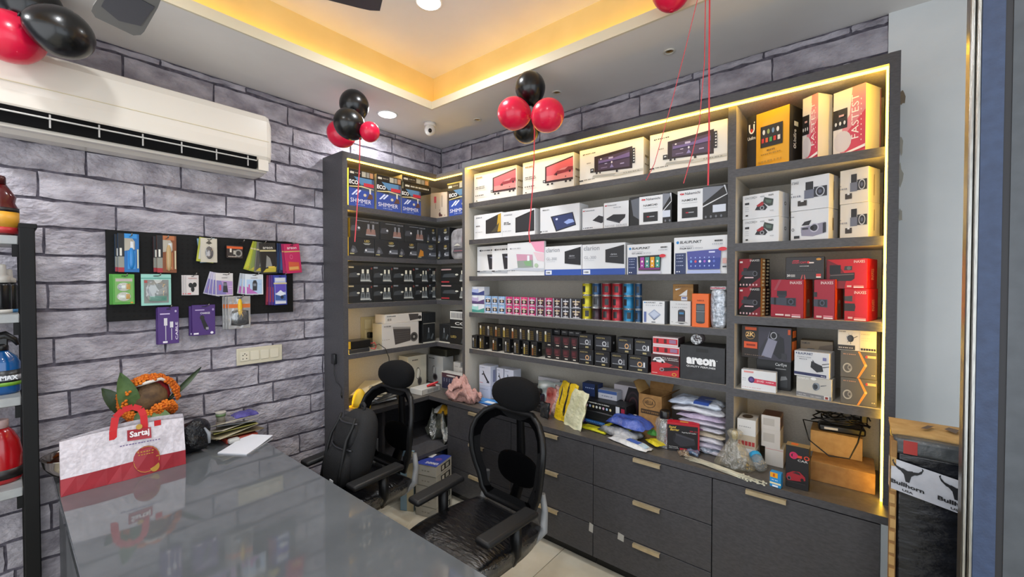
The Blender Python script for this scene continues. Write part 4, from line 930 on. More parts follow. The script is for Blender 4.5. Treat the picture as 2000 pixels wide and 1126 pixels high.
lw = bB('dash_cam_box', 'bright red INAXES dash cam box at the right end, lower of the two', 1649, 1695, 0, TR[2], .335, .09, '#c00f1c', {'F': [('R', 0, .0, .45, 1, '#b00c18'), ('P', [(.0, .30), (.0, .54), (.44, .54), (.48, .44), (.44, .30)], '#2a2424'), ('P', [(.0, .62), (.0, .76), (.34, .78), (.34, .60)], '#3a3a3a'), ('T', .42, .84, .92, .93, 'INAXES', '#efd8d4', {'b': .004}), ('R', .42, .02, .92, .06, '#efd8d4'), ('R', .42, .075, .92, .10, '#e88a80'), ('R', .16, .06, .36, .12, '#d9b0a8')], 'R': [('V', .35, .30, .62, .66, 'INAXES', '#efb0a0', {'b': .004})]}, group='bright red INAXES boxes', h=.134, th=.22, u2=1714)
bB('dash_cam_box', 'bright red INAXES dash cam box at the right end, upper of the two', 1614, 1694, 0, top_of(lw), .335, .09, '#c00f1c', {'F': inax_wide(), 'R': [('V', .35, .30, .62, .66, 'INAXES', '#efb0a0', {'b': .004})]}, group='bright red INAXES boxes', h=.125, th=.22, u2=1713)

# fourth shelf
ce = bB('camera_box', 'black CarEye box under the 2K camera box', 1477, 1545, 0, TR[3], .25, .10, '#151518', {'F': [('T', .55, .74, .88, .86, 'CarEye', '#e0e0e0', {'b': .02}), ('R', .56, .66, .86, .69, '#9a9a9c'), ('R', .70, .10, .90, .42, '#33363a'), ('P', [(.70, .30), (.90, .36), (.86, .46), (.72, .44)], '#8a8d90')]}, h=.148)
bB('camera_box', 'large black and orange 2K camera box lying on the CarEye box', 1448, 1545, 0, top_of(ce), .33, .14, '#26201d',
   {'F': [('P', [(.36, .0), (1, .0), (1, .98), (.36, .98)], '#3c3a46'), ('P', [(.42, .10), (.60, .90), (.78, .80), (.62, .06)], '#8a8a9c'), ('P', [(.56, .66), (.60, .90), (.78, .80), (.74, .58)], '#24242a'), ('E', .665, .74, .065, .11, '#b0b0b8'), ('E', .665, .74, .05, .085, '#15151a'), ('P', [(.66, .20), (.78, .74), (.86, .68), (.88, .12), (.78, .06)], '#1f2026'), ('R', .82, .05, .92, .24, '#33343a'), ('P', [(.42, .10), (.36, .22), (.50, .60), (.56, .66)], '#33333a'),
          ('R', .08, .86, .32, .95, '#c8501e'), ('T', .10, .66, .28, .80, '2K', '#e0b878', {'b': .03}), ('O', .19, .70, .10, .12, .9, '#c79a5a'), ('R', .06, .30, .34, .50, '#d8552a'), ('R', .11, .37, .30, .43, '#8a2c10'), ('R', .94, .80, .99, .95, '#c8501e')] + dots(.08, .08, .5, .11, 10, '#6a5a50'), 'R': [('R', .1, .05, .9, .60, '#c8601e'), ('R', .2, .7, .8, .9, '#c8601e')]}, h=.155, th=.15, u2=1556)
bB('camera_box', 'white box with a purple lens and pink stripe in front of the CarEye box', 1447.5, 1516, 720, TR[3], .335, .045, WHT, {'F': [('P', [(.36, .38), (.36, .60), (1, .56), (1, .34)], '#c8344f'), ('E', .30, .52, .095, .16, '#3a2a62'), ('E', .30, .52, .05, .085, '#5a4a8a'), ('T', .46, .44, .66, .54, 'DV-HD', '#eed8dc', {'b': .004}), ('R', .08, .86, .36, .94, '#d88a86')] + dots(.72, .46, .94, .50, 5, '#eed8dc') + dots(.05, .56, .16, .58, 2, '#7a7d84') + dots(.05, .46, .16, .48, 2, '#7a7d84') + dots(.04, .12, .60, .14, 8, '#c58a90')})
lo = bB('camera_box', 'grey-white rear camera box at the bottom, under the BLAUPUNKT camera box', 1555, 1624, 0, TR[3], .34, .07, '#c5c2ba', {'F': [('P', [(.0, .06), (.0, .24), (1, .20), (1, .02)], '#7d7d80'), ('E', .56, .58, .09, .18, '#5a626c'), ('E', .60, .60, .08, .17, '#8a929c'), ('E', .56, .58, .06, .12, '#2c3038'), ('P', [(.70, .66), (.86, .72), (.86, .70), (.70, .62)], '#4a4d55'), ('T', .06, .86, .36, .96, 'HYPERPLAN', '#eeeeec', {'b': .012}), ('E', .50, .94, .08, .07, '#eeeeec'), ('R', .80, .05, .94, .22, '#e0dcd6'), ('R', .83, .07, .91, .18, '#8a2a1e'), ('T', .08, .10, .30, .16, 'RVC 70x', '#cfcfd0'), ('T', .42, .08, .72, .14, 'CAR CAMERA', '#cfcfd0')]}, h=.093, th=.16, u2=1631)
bl_ = bB('camera_box', 'white BLAUPUNKT rear camera box with a navy band', 1551, 1619.5, 0, top_of(lo), .343, .07, WHT, {'F': [('R', .05, .88, .08, .94, '#26407a'), ('T', .11, .86, .54, .95, 'BLAUPUNKT', '#2a3a66', {'b': .02}), ('P', [(0, .06), (0, .17), (.92, .15), (.92, .04)], '#2a2f5a'), ('P', [(.48, .40), (.50, .64), (.70, .54), (.80, .50), (.84, .28), (.66, .22)], '#1f2024'), ('P', [(.52, .48), (.54, .70), (.60, .58), (.58, .46)], '#2c2d33'), ('P', [(.80, .56), (1, .62), (1, .60), (.80, .53)], '#26262b'), ('P', [(.80, .44), (1, .50), (1, .48), (.80, .41)], '#26262b'), ('R', .82, .70, .92, .82, '#7a7aa8'), ('T', .78, .07, .90, .11, 'Black', '#e0e0ea')] + dots(.10, .76, .52, .79, 8, '#9a9da5') + dots(.16, .68, .40, .71, 5, '#777a82'), 'R': []}, h=.112, th=.16, u2=1630)
bB('brown_flat_box', 'brown-grey camera box leaning behind the BLAUPUNKT rear camera box', 1562, 1626, 0, TR[3], .24, .07, '#7d6c52', {'F': [('P', [(0, .0), (1, 0), (1, .95), (.6, .90)], '#5c4d3c'), ('T', .05, .93, .30, .965, 'HAMELIN', INK, {'b': .004}), ('R', .22, .82, .44, .85, INK)]}, h=.245)
lb_ = None
for k in range(2):
    lb_ = bB('sensor_box', ('grey film-wrapped box with an orange chevron, lower of the two', 'grey film-wrapped box with an orange chevron, upper of the two')[k], 1641, 1713, 0, TR[3] if k == 0 else top_of(lb_), .335, .09, '#57544d', {'F': [('P', [(.48, 1), (.54, 1), (.74, .50), (.52, 0), (.46, 0), (.66, .50)], '#d88a2a'), ('E', .70, .50, .035, .05, '#e8b060'), ('O', .20, .36, .13, .18, .72, '#a5a29a'), ('O', .26, .38, .06, .10, .5, '#8a8780'), ('R', .72, .78, .97, .87, '#cfa878'), ('E', .72, .82, .03, .05, '#c83a2a')] + dots(.08, .86, .44, .89, 7, '#b8866a') + dots(.86, .14, .96, .18, 2, '#b5a98a')}, group='grey chevron sensor boxes', h=.112)
bB('camera_box', 'white and cream rear camera box lying on the grey chevron boxes', 1636, 1712, 0, top_of(lb_), .335, .10, '#cfcac0', {'F': [('R', .58, .0, 1, 1, '#d8cdaa'), ('P', [(0, .03), (0, .26), (.46, .26), (.46, .03)], '#33302d'), ('E', .34, .58, .085, .17, '#1d1d20'), ('E', .31, .60, .06, .13, '#33343a'), ('P', [(.40, .62), (.52, .72), (.52, .69), (.40, .58)], '#2a2a2e')] + [('P', [(.34, .58), (.34 + .12 * math.cos(q), .58 + .26 * math.sin(q)), (.345 + .12 * math.cos(q + .1), .58 + .26 * math.sin(q + .1))], '#4a4744') for q in (1.2, 2.0, 2.8, 3.9, 4.7)] + [('R', .61 + .065 * i, .06, .66 + .065 * i, .16, '#2d2a28') for i in range(6)] + dots(.03, .88, .22, .92, 5, '#6a6660') + dots(.62, .80, .84, .83, 5, '#a59a7a') + dots(.62, .62, .90, .64, 6, '#b5aa8a') + dots(.62, .52, .90, .54, 6, '#b5aa8a') + dots(.03, .12, .42, .17, 7, '#b5aa9a')}, h=.088)

# bottom compartment, on the worktop
WB = '#c9c4bc'
bx3 = None
sw = [('E', .45, .5, .30, .30, '#4a3a2c')]
for k in range(3):
    bx3 = bB('white_small_box', ('small white box, bottom of the stack of three in the lowest tower bay', 'small white box with a red icon strip, middle of the stack of three', 'small white box with a dark oval on its lid, top of the stack of three')[k], 1440, 1476, 0, ZW if k == 0 else top_of(bx3), .33, .11, WB if k != 1 else '#a89a86', {'F': [('R', .0, .0, 1, 1, '#d3d1ce' if k != 1 else '#b5a894')] + (dots(.10, .50, .80, .56, 6, '#9a9a9a') if k != 1 else [('R', .04 + .19 * i, .22, .19 + .19 * i, .55, '#a83434') for i in range(5)]), 'T': sw if k == 2 else [], 'R': [('E', .5, .5, .25, .3, '#3a2f26')] if k == 0 else []}, group='stack of three small white boxes', h=.076 if k != 1 else .062)
bx2 = None
for k in range(3):
    bx2 = bB('white_small_box', ('small white box, bottom of the stack topped by a brown box', 'small white box, middle of the stack topped by a brown box', 'small brown and white box, top of the second stack in the lowest bay')[k], (1494, 1487, 1487)[k], (1530, 1524, 1524)[k], 0, ZW if k == 0 else top_of(bx2), .27, .11, WB if k < 2 else '#7a5a3c', {'F': [('R', 0, 0, 1, 1, '#d0cdc9'), ('R', 0, .9, 1, .93, '#c88a8a') if k == 0 else ('R', .1, .3, .7, .8, '#bab6b0')], 'T': [('R', .1, .1, .9, .9, '#6a3a26')] if k == 2 else [], 'R': [('E', .5, .5, .3, .35, '#4a3020')] if k == 2 else []}, group='second stack of small boxes', h=(.085, .082, .068)[k], rz=0)
tj = thing('screw_jar', 'small clear jar with a sky-blue lid lying on the worktop', 'jar', (onZ(1488, 925, ZW).x, onZ(1488, 925, ZW).y, ZW + .027), .55)
m = MB(); m.lathe([(.018, 0), (.026, .004), (.0265, .058), (.023, .066)], clear('jar_clear', '#eef2f4', .25, .08, .25, '#aeb6ba', 90), 18); m.xf(Matrix.Rotation(-PI / 2 + .35, 4, 'X')); m.build('body', tj)
m = MB(); m.lathe([(.0265, .062), (.027, .066), (.027, .082), (.024, .085)], M('#2a9ad0', .35), 18); m.xf(Matrix.Rotation(-PI / 2 + .35, 4, 'X')); m.build('lid', tj)
q = onZ(1503, 948, ZW)
carton('bulb_box', 'tiny blue and yellow bulb box at the front of the worktop', 'box', .042, .062, .03, (q.x, q.y, ZW + .0005), -.12, '#1f86c4', {'F': [('R', .05, .66, .72, 1, '#e0a01c'), ('R', .30, .72, .46, .94, '#c04a1c'), ('R', 0, .22, 1, .34, '#e0d8b0'), ('R', .25, .04, .75, .16, '#d8e4f0')] + dots(.2, .48, .8, .53, 4, '#d8e4f0')})
q = onZ(1534, 948, ZW)
carton('bulb_kit_box', 'upright black box with a red sports car and the word CAR', 'box', .082, .178, .05, (q.x, q.y + .0, ZW + .0005), -.02, '#1c1a1b', {'F': [('O', .34, .78, .18, .085, .55, '#c8285a'), ('R', .30, .74, .52, .82, '#c8285a'), ('R', .50, .74, .70, .80, '#d8452a'), ('O', .90, .77, .12, .05, .6, '#d8452a'), ('T', .52, .66, .95, .71, 'CAR', '#d8d4d0', {'b': .01}), ('P', [(.02, .24), (.06, .32), (.32, .40), (.60, .42), (.84, .32), (.86, .24), (.70, .20), (.10, .16)], '#a0202c'), ('P', [(.30, .36), (.46, .405), (.60, .395), (.66, .34)], '#3a2226'), ('E', .16, .22, .08, .045, BLK), ('O', .16, .22, .08, .045, .7, '#6a6a70'), ('E', .72, .24, .07, .04, BLK), ('R', .02, .13, .86, .16, '#2e2a2b')], 'T': [('R', 0, 0, 1, 1, '#8a7a5a'), ('R', .2, .3, .5, .8, '#d0652a')]})
x0, x1 = onZ(1582, 938, ZW).x, XC - .012
ct1 = carton('brown_flat_carton', 'wide brown carton at the bottom, beside the light strip', 'box', x1 - x0, .085, .20, (x0, -.325, ZW + .0005), 0, CARD, {}, 'brown cartons in the lowest bay')
ct2 = carton('brown_flat_carton', 'brown carton on top of the wide one, under the tangled adapter', 'box', x1 - x0 - .03, .10, .15, (x0 - .01, -.20, top_of(ct1) + .0005), 0, CARDL, {'R': []}, 'brown cartons in the lowest bay')
ad = thing('power_adapter', 'black laptop power adapter with tangled cables on the brown cartons', 'adapter', (x0 + .02, -.18, top_of(ct2)), .12)
MB().rbox(0, -.01, .0005, .17, .06, .032, M('#121214', .3), .008).build('brick', ad)
def wob(n, c, r, seed, z):
    rr = random.Random(seed); return [(c[0] + r[0] * math.cos(t * 1.0) * (1 + .3 * math.sin(2.3 * t + seed)), c[1] + r[1] * math.sin(1.0 * t), z + .012 * math.sin(1.7 * t + seed) + .02 * rr.random()) for t in [i * .45 for i in range(n)]]
for k, (n_, c_, r_, z_) in enumerate(((34, (.08, .03), (.085, .045), .04), (30, (.10, .02), (.07, .05), .055), (24, (.05, .03), (.05, .04), .06))):
    MB().tube(wob(n_, c_, r_, k, z_), .0032, M('#0c0c0e', .4), 6).build('cable', ad)
MB().tube([(.0, .02, .03), (-.06, -.01, .04), (-.04, -.08, -.03), (.03, -.115, -.075), (.10, -.12, -.07), (.13, -.10, .0), (.15, -.04, .05), (.16, .0, .05)], .003, M('#0c0c0e', .4), 6).build('cable', ad)
MB().rbox(.15, -.01, .06, .175, .015, .11, M('#121214', .35), .005).build('plug', ad)
MB().box(.02, -.0115, .012, .07, -.0105, .022, M('#cfcfcf', .4)).build('label_print', ad)

# ------------------------------------------------------------------ corner shelving goods
CREAM = '#bdb28c'


def shimmer(cut=1.0):
    return [('P', [(0, 0), (1, 0), (1, .62), (0, .70)], '#2c4796'), ('P', [(0, .62), (0, 1), (1, 1), (1, .55)], '#3a4a66'), ('P', [(0, .62), (0, 1), (.34, 1), (.50, .62)], '#14151a'), ('P', [(.20, 1), (.46, .76), (.9, .80), (.9, 1)], '#4f7a9e'), ('R', .58, .72, .98, .84, '#b8283a'), ('T', .02, .74, .36, .88, 'ECO', '#e4e4e2', {'b': .03}),
            ('P', [(.02, .66), (.5, .72), (.98, .66), (.98, .64), (.5, .68), (.02, .63)], '#cfc08a'), ('P', [(.10, .38), (.30, .58), (.36, .56), (.16, .37)], '#c9d3ea'), ('P', [(.24, .40), (.42, .58), (.48, .56), (.30, .39)], '#c9d3ea'), ('R', .80, .48, .86, .66, '#cfcabc'), ('P', [(.70, .30), (.80, .50), (.92, .46), (.94, .32)], '#5a3c34'), ('E', .62, .42, .06, .05, '#c3b89a'), ('T', .06, .13, .86, .27, 'SHIMMER', '#e8e8ee', {'b': -.004})] + dots(.25, .06, .62, .09, 7, '#8fa0d0')


XS = .262
for (u0, u1, vt, lb) in ((681, 731, 342, 'blue SHIMMER headlight bulb box, leftmost in the corner shelving'), (735.5, 783, 353, 'blue SHIMMER headlight bulb box, second in the corner shelving'), (784.5, 822, 367, 'blue SHIMMER headlight bulb box, third, beside the cream gap')):
    bL('bulb_box', lb, u0, u1, vt, LS[0], XS, .16, '#2c4796', {'F': shimmer(), 'L': [('R', 0, 0, 1, 1, CREAM)]}, group='SHIMMER bulb boxes')
flat = [('R', .05, .35, .20, .62, '#cfc9b8'), ('P', [(.04, .42), (.10, .66), (.18, .56), (.20, .42)], '#cfc9b8'), ('R', .50, .15, .66, .85, '#a9a493'), ('R', .68, .15, .80, .85, '#8a867c'), ('R', .82, .15, .95, .85, '#b0805a')] + dots(.24, .45, .46, .58, 5, '#a9a493')
zt1 = LS[0] + .215; zt2 = zt1
sb = [o for o in bpy.data.objects if o.name.startswith('bulb_box') and o.get('group') == 'SHIMMER bulb boxes']
for (k, u0, u1, base, lb) in ((0, 681, 731, top_of(sb[0]), 'flat dark bulb kit box lying on the leftmost SHIMMER box'), (1, 735.5, 785, top_of(sb[1]), 'flat dark bulb kit box lying on the second SHIMMER box'), (2, 788, 842, top_of(sb[2]), 'flat dark bulb kit box lying on the third SHIMMER box')):
    o = bL('flat_kit_box', lb, u0, u1, 0, base, XS, .15, '#1d1a18', {'F': flat if k < 2 else dots(.25, .4, .92, .62, 12, '#cfc9b8') + flat[:2], 'L': [('R', 0, 0, 1, 1, CREAM)]}, group='flat dark kit boxes', h=.052)
o = bL('flat_kit_box', 'flat dark bulb kit box, topmost of the pile beside the corner', 785.5, 839, 0, top_of(o), XS + .004, .15, '#2a2420', {'F': flat, 'L': [('R', 0, 0, 1, 1, CREAM)]}, group='flat dark kit boxes', h=.05)
YS = .283
xr = XA - .034
x0 = colB(877, -YS, LS[0])
o = carton('bulb_box', 'blue SHIMMER headlight bulb box, on the short shelf facing the room', 'box', xr - x0, .205, .13, (x0, -YS, LS[0] + .0005), 0, '#2c4796', {'F': shimmer()}, 'SHIMMER bulb boxes')
carton('flat_kit_box', 'flat dark bulb kit box on the SHIMMER box of the short shelf', 'box', xr - x0 + .02, .06, .13, (x0 - .02, -YS, top_of(o) + .0005), 0, '#3a3424', {'F': [('R', 0, .85, 1, 1, '#a99a4a')] + flat}, 'flat dark kit boxes')
x0 = colB(842, -.255, LS[0])
carton('white_kit_box', 'white upright box with red print turned in the shelving corner', 'box', .165, .225, .05, (x0, -.262, LS[0] + .0005), .30, '#b5a898', [('R', .22, .62, .36, .86, '#b8505a'), ('R', .68, .45, .71, .88, '#5a544c'), ('R', .30, .40, .33, .60, '#7a736a'), ('P', [(.52, .10), (.50, .20), (.58, .28), (.62, .20), (.72, .16), (.70, .10)], '#4a2c2a'), ('E', .56, .34, .02, .02, '#4a2c2a'), ('E', .86, .14, .025, .02, '#6a4a44')])


def car_led(bulb=False, bright='#7c7f86'):
    it = [('P', [(.58, .20), (.62, .40), (.74, .54), (.98, .52), (1, .20)], '#55585f'), ('P', [(.66, .46), (.76, .54), (.96, .53), (.98, .46)], '#26282d'), ('E', .66, .34, .04, .06, '#c3c6cc'), ('R', .70, .24, .98, .30, '#8a8d94'), ('T', .60, .78, .80, .90, 'LED', '#b5a05a', {'b': .02}), ('P', [(.54, .72), (.86, .74), (.78, .64), (.62, .64)], '#8d8f8a'), ('P', [(.04, .18), (.14, .58), (.24, .52), (.34, .22), (.22, .14)], '#46484e'), ('E', .16, .30, .06, .10, '#73767d'), ('R', .04, .10, .20, .15, '#b0a878')]
    return it


def car_bulbs(sc_=1.0):
    return [('P', [(.0, .40), (.05, .62), (.24, .66), (.34, .48), (.30, .36), (.02, .34)], '#46484e'), ('E', .28, .52, .04, .06, '#c3c6cc'), ('T', .66, .84, .94, .92, 'OSRAM', '#8a8d94', {'b': .01})] + [q for x in (.60, .76) for q in (('R', x - .035, .50, x + .035, .76, '#7f8288'), ('P', [(x - .09, .20), (x - .06, .50), (x + .06, .50), (x + .09, .20)], '#8a6a62'), ('R', x - .09, .16, x + .09, .22, '#9a9ca0'))] + [('R', .20, .88, .62, .905, '#8a8d94')]


# second corner shelf: two layers of dark boxes
lowr = [(681, 731.5), (732, 777.5), (778, 814.5), (815, 852)]
upr = [(684, 742), (742.6, 790), (790.5, 832.5), (833, 851.5)]
gl = 'dark LED bulb boxes on the second corner shelf'
tl = 0
for i, (a, b) in enumerate(lowr):
    o = bL('led_bulb_box', 'dark LED box with a grey car, %s from left, lower layer, second corner shelf' % ordn[i], a, b, 0, LS[1], XS, .15, '#202225' if i != 3 else '#34363a', {'F': car_led() + ([('P', [(.05, .15), (.15, .6), (.3, .5), (.32, .2)], '#b5782a')] if i == 3 else []), 'L': [('R', 0, 0, 1, 1, '#33322c')]}, group=gl, h=.129)
    tl = top_of(o)
for i, (a, b) in enumerate(upr):
    bL('led_bulb_box', 'dark box with twin bulbs, %s from left, upper layer, second corner shelf' % ordn[i], a, b, 0, tl, XS - .002, .14, '#26282a', {'F': car_bulbs() if i < 3 else car_led(), 'L': [('R', 0, 0, 1, 1, '#33322c')]}, group=gl, h=.134)
x0 = colB(854.5, -.285, LS[1]); x1 = colB(877, -.285, LS[1])
for k in range(2):
    carton('led_bulb_box', 'dark LED bulb box on the short return of the second corner shelf, %s layer' % ('lower', 'upper')[k], 'box', x1 - x0 - .002, .13, .12, (x0 + .001, -.284, LS[1] + .0005 + k * .1305), 0, '#1b1c1f', car_led(), gl)
gp = thing('blister_pouch', 'tall grey printed pouch standing at the end of the second corner shelf', 'pouch', (x1, -.28, LS[1]))
wv = xr - x1
m = MB(); m.ball((wv / 2, .03, .12), wv / 2 - .001, .028, .125, noisy('grey_silver_pouch', '#6d6c70', '#9b9a9e', 18, .35, .4, 25), 16, 14, .45); m.v = [(a, b, max(.0005, c)) for a, b, c in m.v]; m.build('pouch_body', gp)
art(gp, lambda a, b, e: (a * wv, -.0005 - e, b * .24), [('P', [(.15, .22), (.2, .36), (.7, .36), (.8, .22)], '#4a4a50'), ('R', .2, .26, .75, .29, '#8a5a62'), ('R', .55, .55, .75, .72, '#8a4a5a'), ('P', [(.2, .45), (.35, .52), (.5, .44)], '#c5c3b8')], 'front_print')
# third corner shelf: two layers of bulb boxes
lw3 = [(680, 728.5), (729, 767.5), (768, 810.5), (811, 837.5), (838, 851.5)]
gl = 'dark twin bulb boxes on the third corner shelf'
for k in range(2):
    for i, (a, b) in enumerate(lw3):
        bL('bulb_pair_box', 'black box with two headlight bulbs, %s from left, %s layer, third corner shelf' % (ordn[i], ('lower', 'upper')[k]), a, b, 0, LS[2] + k * .1325, XS, .15, '#17191a' if (i + k) % 2 else '#1d2022', {'F': [('R', .02, .86, .22, .94, '#a5987a' if i == 0 else '#7a7d82'), ('P', [(.0, .36), (.06, .58), (.30, .64), (.44, .52), (.40, .38)], '#3c4044'), ('E', .40, .54, .06, .05, '#c9c9bd')] + [q for x in (.58, .78) for q in (('R', x - .045, .58, x + .045, .80, '#d5d2c0'), ('P', [(x - .10, .20), (x - .07, .56), (x + .07, .56), (x + .10, .20)], '#6d7274'), ('R', x - .10, .15, x + .10, .24, '#a9aca8'), ('E', x, .40, .05, .10, '#4a4e50'))] + [('R', .90, .80, .96, .90, '#7a3a36'), ('E', .88, .16, .05, .04, '#8a8d90')], 'L': [('R', 0, 0, 1, 1, '#2a2a26')]}, group=gl, h=.132)
x0 = colB(861, -.285, LS[2])
for k in range(2):
    carton('bulb_pair_box', 'black box with two headlight bulbs on the short return of the third shelf, %s layer' % ('lower', 'upper')[k], 'box', xr - x0, .132, .12, (x0, -.284, LS[2] + .0005 + k * .1325), 0, '#17191a', [('R', .02, .84, .34, .92, '#a98a8a'), ('R', .02, .08, .28, .16, '#a03038'), ('P', [(.06, .40), (.10, .60), (.40, .64), (.56, .54), (.50, .40)], '#3c4044'), ('E', .52, .56, .05, .05, '#c9c9bd')] + [q for x in (.70, .88) for q in (('R', x - .04, .58, x + .04, .80, '#d5d2c0'), ('P', [(x - .09, .20), (x - .06, .56), (x + .06, .56), (x + .09, .20)], '#6d7274'), ('R', x - .09, .15, x + .09, .24, '#a9aca8'))], gl)
# fourth corner shelf: socket plate on the back panel, horn boxes, black adapter
sp = thing('socket_plate', 'cream double-row switch and socket plate inside the corner shelving', 'socket', (.0205, 0, 0))
ya, yb_ = onX(704, 640, .021).y, onX(770, 640, .021).y; za, zb_ = onX(704, 668, .021).z, onX(704, 619, .021).z
MB().rbox(0, ya, za, .010, yb_, zb_, M('#b8ad86', .4), .003).build('plate', sp)
for r in range(2):
    for c in range(4):
        yy = ya + .03 + c * (yb_ - ya - .05) / 4; zz = za + .02 + r * (zb_ - za - .03) / 2
        MB().rbox(.010, yy, zz, .0135, yy + (yb_ - ya) / 4 - .022, zz + (zb_ - za) / 2 - .025, M('#c9c09c', .35), .0015, 1).build('switch', sp)
m = MB(); m.rbox(.0135, ya + .045, za + .03, .045, ya + .08, za + .075, BLACKP, .006); m.build('plug', sp)
horn = lambda: [('P', [(.28, .86), (.76, .80), (.76, .22), (.34, .12)], '#46413f'), ('P', [(.28, .86), (.76, .80), (.76, .72), (.29, .77)], '#8a8580'), ('E', .86, .36, .11, .20, '#2f2c2b'), ('O', .86, .36, .11, .20, .72, '#5a5552'), ('E', .86, .36, .03, .06, '#9a958e')] + [('R', .34, .24 + .09 * q, .72, .26 + .09 * q, '#5a5552') for q in range(5)] + dots(.05, .88, .24, .92, 6, INK) + dots(.0, .36, .20, .38, 4, '#8a837a')
h1 = bL('horn_box', 'white box with a large black horn, lower of two on the fourth corner shelf', 746, 818, 633.5, LS[3], .268, .12, '#c5bfb8', {'F': horn(), 'L': [('R', 0, 0, 1, 1, '#b0a890')]}, group='white horn boxes')
bL('horn_box', 'white flat box with a black horn, upper of two on the fourth corner shelf', 752, 824, 0, top_of(h1), .255, .13, '#cac4bc', [('P', [(.62, .92), (.90, .88), (.90, .26), (.66, .14)], '#46413f'), ('E', .94, .44, .05, .22, '#2f2c2b')] + dots(.05, .74, .28, .82, 6, INK) + dots(.06, .30, .16, .55, 3, '#8a837a'), group='white horn boxes', h=.068)
dk_ = [('P', [(.30, .20), (.44, .78), (.52, .78), (.60, .24)], '#33373a'), ('R', .42, .55, .50, .80, '#8a8d90'), ('P', [(.62, .22), (.80, .5), (.88, .42), (.74, .16)], '#55595c'), ('R', .0, .0, 1, .06, '#b5b2a6')]
h2 = bL('led_bulb_box', 'black bulb box beside the horn boxes, lower of the pair', 826, 850, 0, LS[3], .262, .12, '#1c1d1e', {'F': dk_}, group='black boxes on the fourth corner shelf', h=.155)
bL('led_bulb_box', 'plain black bulb box beside the horn boxes, upper of the pair', 826, 851, 0, top_of(h2), .250, .12, '#202122', {'F': [('R', 0, .0, 1, .06, '#8a877c'), ('R', .35, .3, .42, .8, '#2c2e30')]}, group='black boxes on the fourth corner shelf', h=.09)
x0 = colB(858, -.285, LS[3]); x1 = colB(879, -.285, LS[3])
carton('led_bulb_box', 'black bulb box with a light base edge on the fourth shelf return', 'box', x1 - x0 - .003, .15, .12, (x0, -.284, LS[3] + .0005), 0, '#1b1c1e', dk_, 'black boxes on the fourth corner shelf')
o = carton('led_bulb_box', 'black LED box under the labelled COE box', 'box', xr - x1, .125, .12, (x1, -.288, LS[3] + .0005), 0, '#161718', [('T', .06, .40, .30, .54, 'LED', '#b5a05a'), ('R', .58, .30, .66, .75, '#8a8d90'), ('P', [(.50, .10), (.56, .40), (.70, .40), (.76, .10)], '#3f4346')], 'black boxes on the fourth corner shelf')
carton('led_bulb_box', 'black COE box with a white barcode label', 'box', xr - x1 - .01, .14, .12, (x1, -.288, top_of(o) + .0005), 0, '#1a1b1c', [('R', .02, .52, .70, .98, '#c9c9c6'), ('T', .25, .22, .9, .38, 'COE', '#d5d5d2', {'b': .02}), ('R', .06, .05, .9, .10, '#b0b0ac')] + [('R', .08 + .07 * q, .60, .11 + .07 * q, .90, '#55555a') for q in range(8)], 'black boxes on the fourth corner shelf')
bd = thing('power_supply', 'black power supply on the fourth corner shelf beside the end panel', 'adapter', (.262, 0, LS[3]))
y0_, y1_ = YE + .04, onX(724, 670, .26).y
MB().rbox(-.12, y0_, .032, 0, y1_, .085, M('#111112', .25), .004).build('upper_case', bd)
MB().rbox(-.115, y0_ + .004, .0005, .004, y1_ - .01, .031, M('#2f3032', .15), .006).build('lower_case', bd)
MB().rbox(-.004, y0_ - .0, .034, .0015, y0_ + .02, .084, M('#b99a2a', .4), .001, 1).build('yellow_end', bd)
MB().tube([(-.02, y1_, .05), (.0, y1_ + .03, .06), (-.01, y1_ + .05, .03), (.005, y1_ + .03, .012), (-.01, y1_ + .005, .02)], .004, M('#b03a34', .4), 6).build('red_cable', bd)
MB().tube([(-.01, y1_, .03), (.01, y1_ + .06, .045), (.03, y1_ + .10, .01), (.03, y1_ + .13, -.06), (.03, y1_ + .14, -.16), (.0, y1_ + .15, -.25), (-.03, y1_ + .16, -.36)], .003, M('#151515', .4), 6).build('cable', bd)
bx_ = thing('wall_charger', 'small black charger box plugged on the outside of the shelving end panel', 'adapter', (onY(655, 700, YE).x, YE, onY(655, 700, YE).z))
MB().rbox(-.025, -.022, -.035, .025, -.0005, .035, M('#17181a', .3), .005).build('case', bx_)
MB().tube([(.005, -.012, -.035), (.01, -.015, -.10), (.04, -.015, -.155), (.075, -.012, -.17), (.095, -.008, -.19), (.085, -.008, -.24), (.105, -.010, -.255), (.10, -.010, -.215)], .0028, M('#0d0d0e', .4), 6).build('cable', bx_)

# corner worktop goods
w1 = bL('phone_holder_box', 'cream box with a phone and speaker print on the corner worktop', 797, 833, 697, ZW, .20, .12, '#bdb8a6', {'F': [('P', [(.42, .30), (.56, .62), (.64, .60), (.54, .26)], '#d5d2c6'), ('O', .53, .46, .13, .18, .86, '#4a4a46'), ('E', .62, .22, .12, .13, '#33302f'), ('O', .62, .22, .12, .13, .7, '#6a6662')] + dots(.22, .86, .55, .89, 5, INK)}, group='phone and speaker boxes')
x0 = colB(836, -.22, ZW); x1 = colB(865, -.22, ZW)
o = carton('phone_holder_box', 'white box with a phone and speaker print in the worktop corner', 'box', x1 - x0, .235, .12, (x0, -.22, ZW + .0005), 0, '#bfc0bf', [('P', [(.30, .32), (.44, .62), (.54, .60), (.42, .28)], '#e0e0de'), ('O', .42, .46, .12, .17, .86, '#3a3a3c'), ('E', .50, .22, .16, .13, '#2a2628'), ('O', .50, .22, .16, .13, .7, '#6a6266')] + dots(.08, .88, .48, .91, 5, INK), 'phone and speaker boxes')
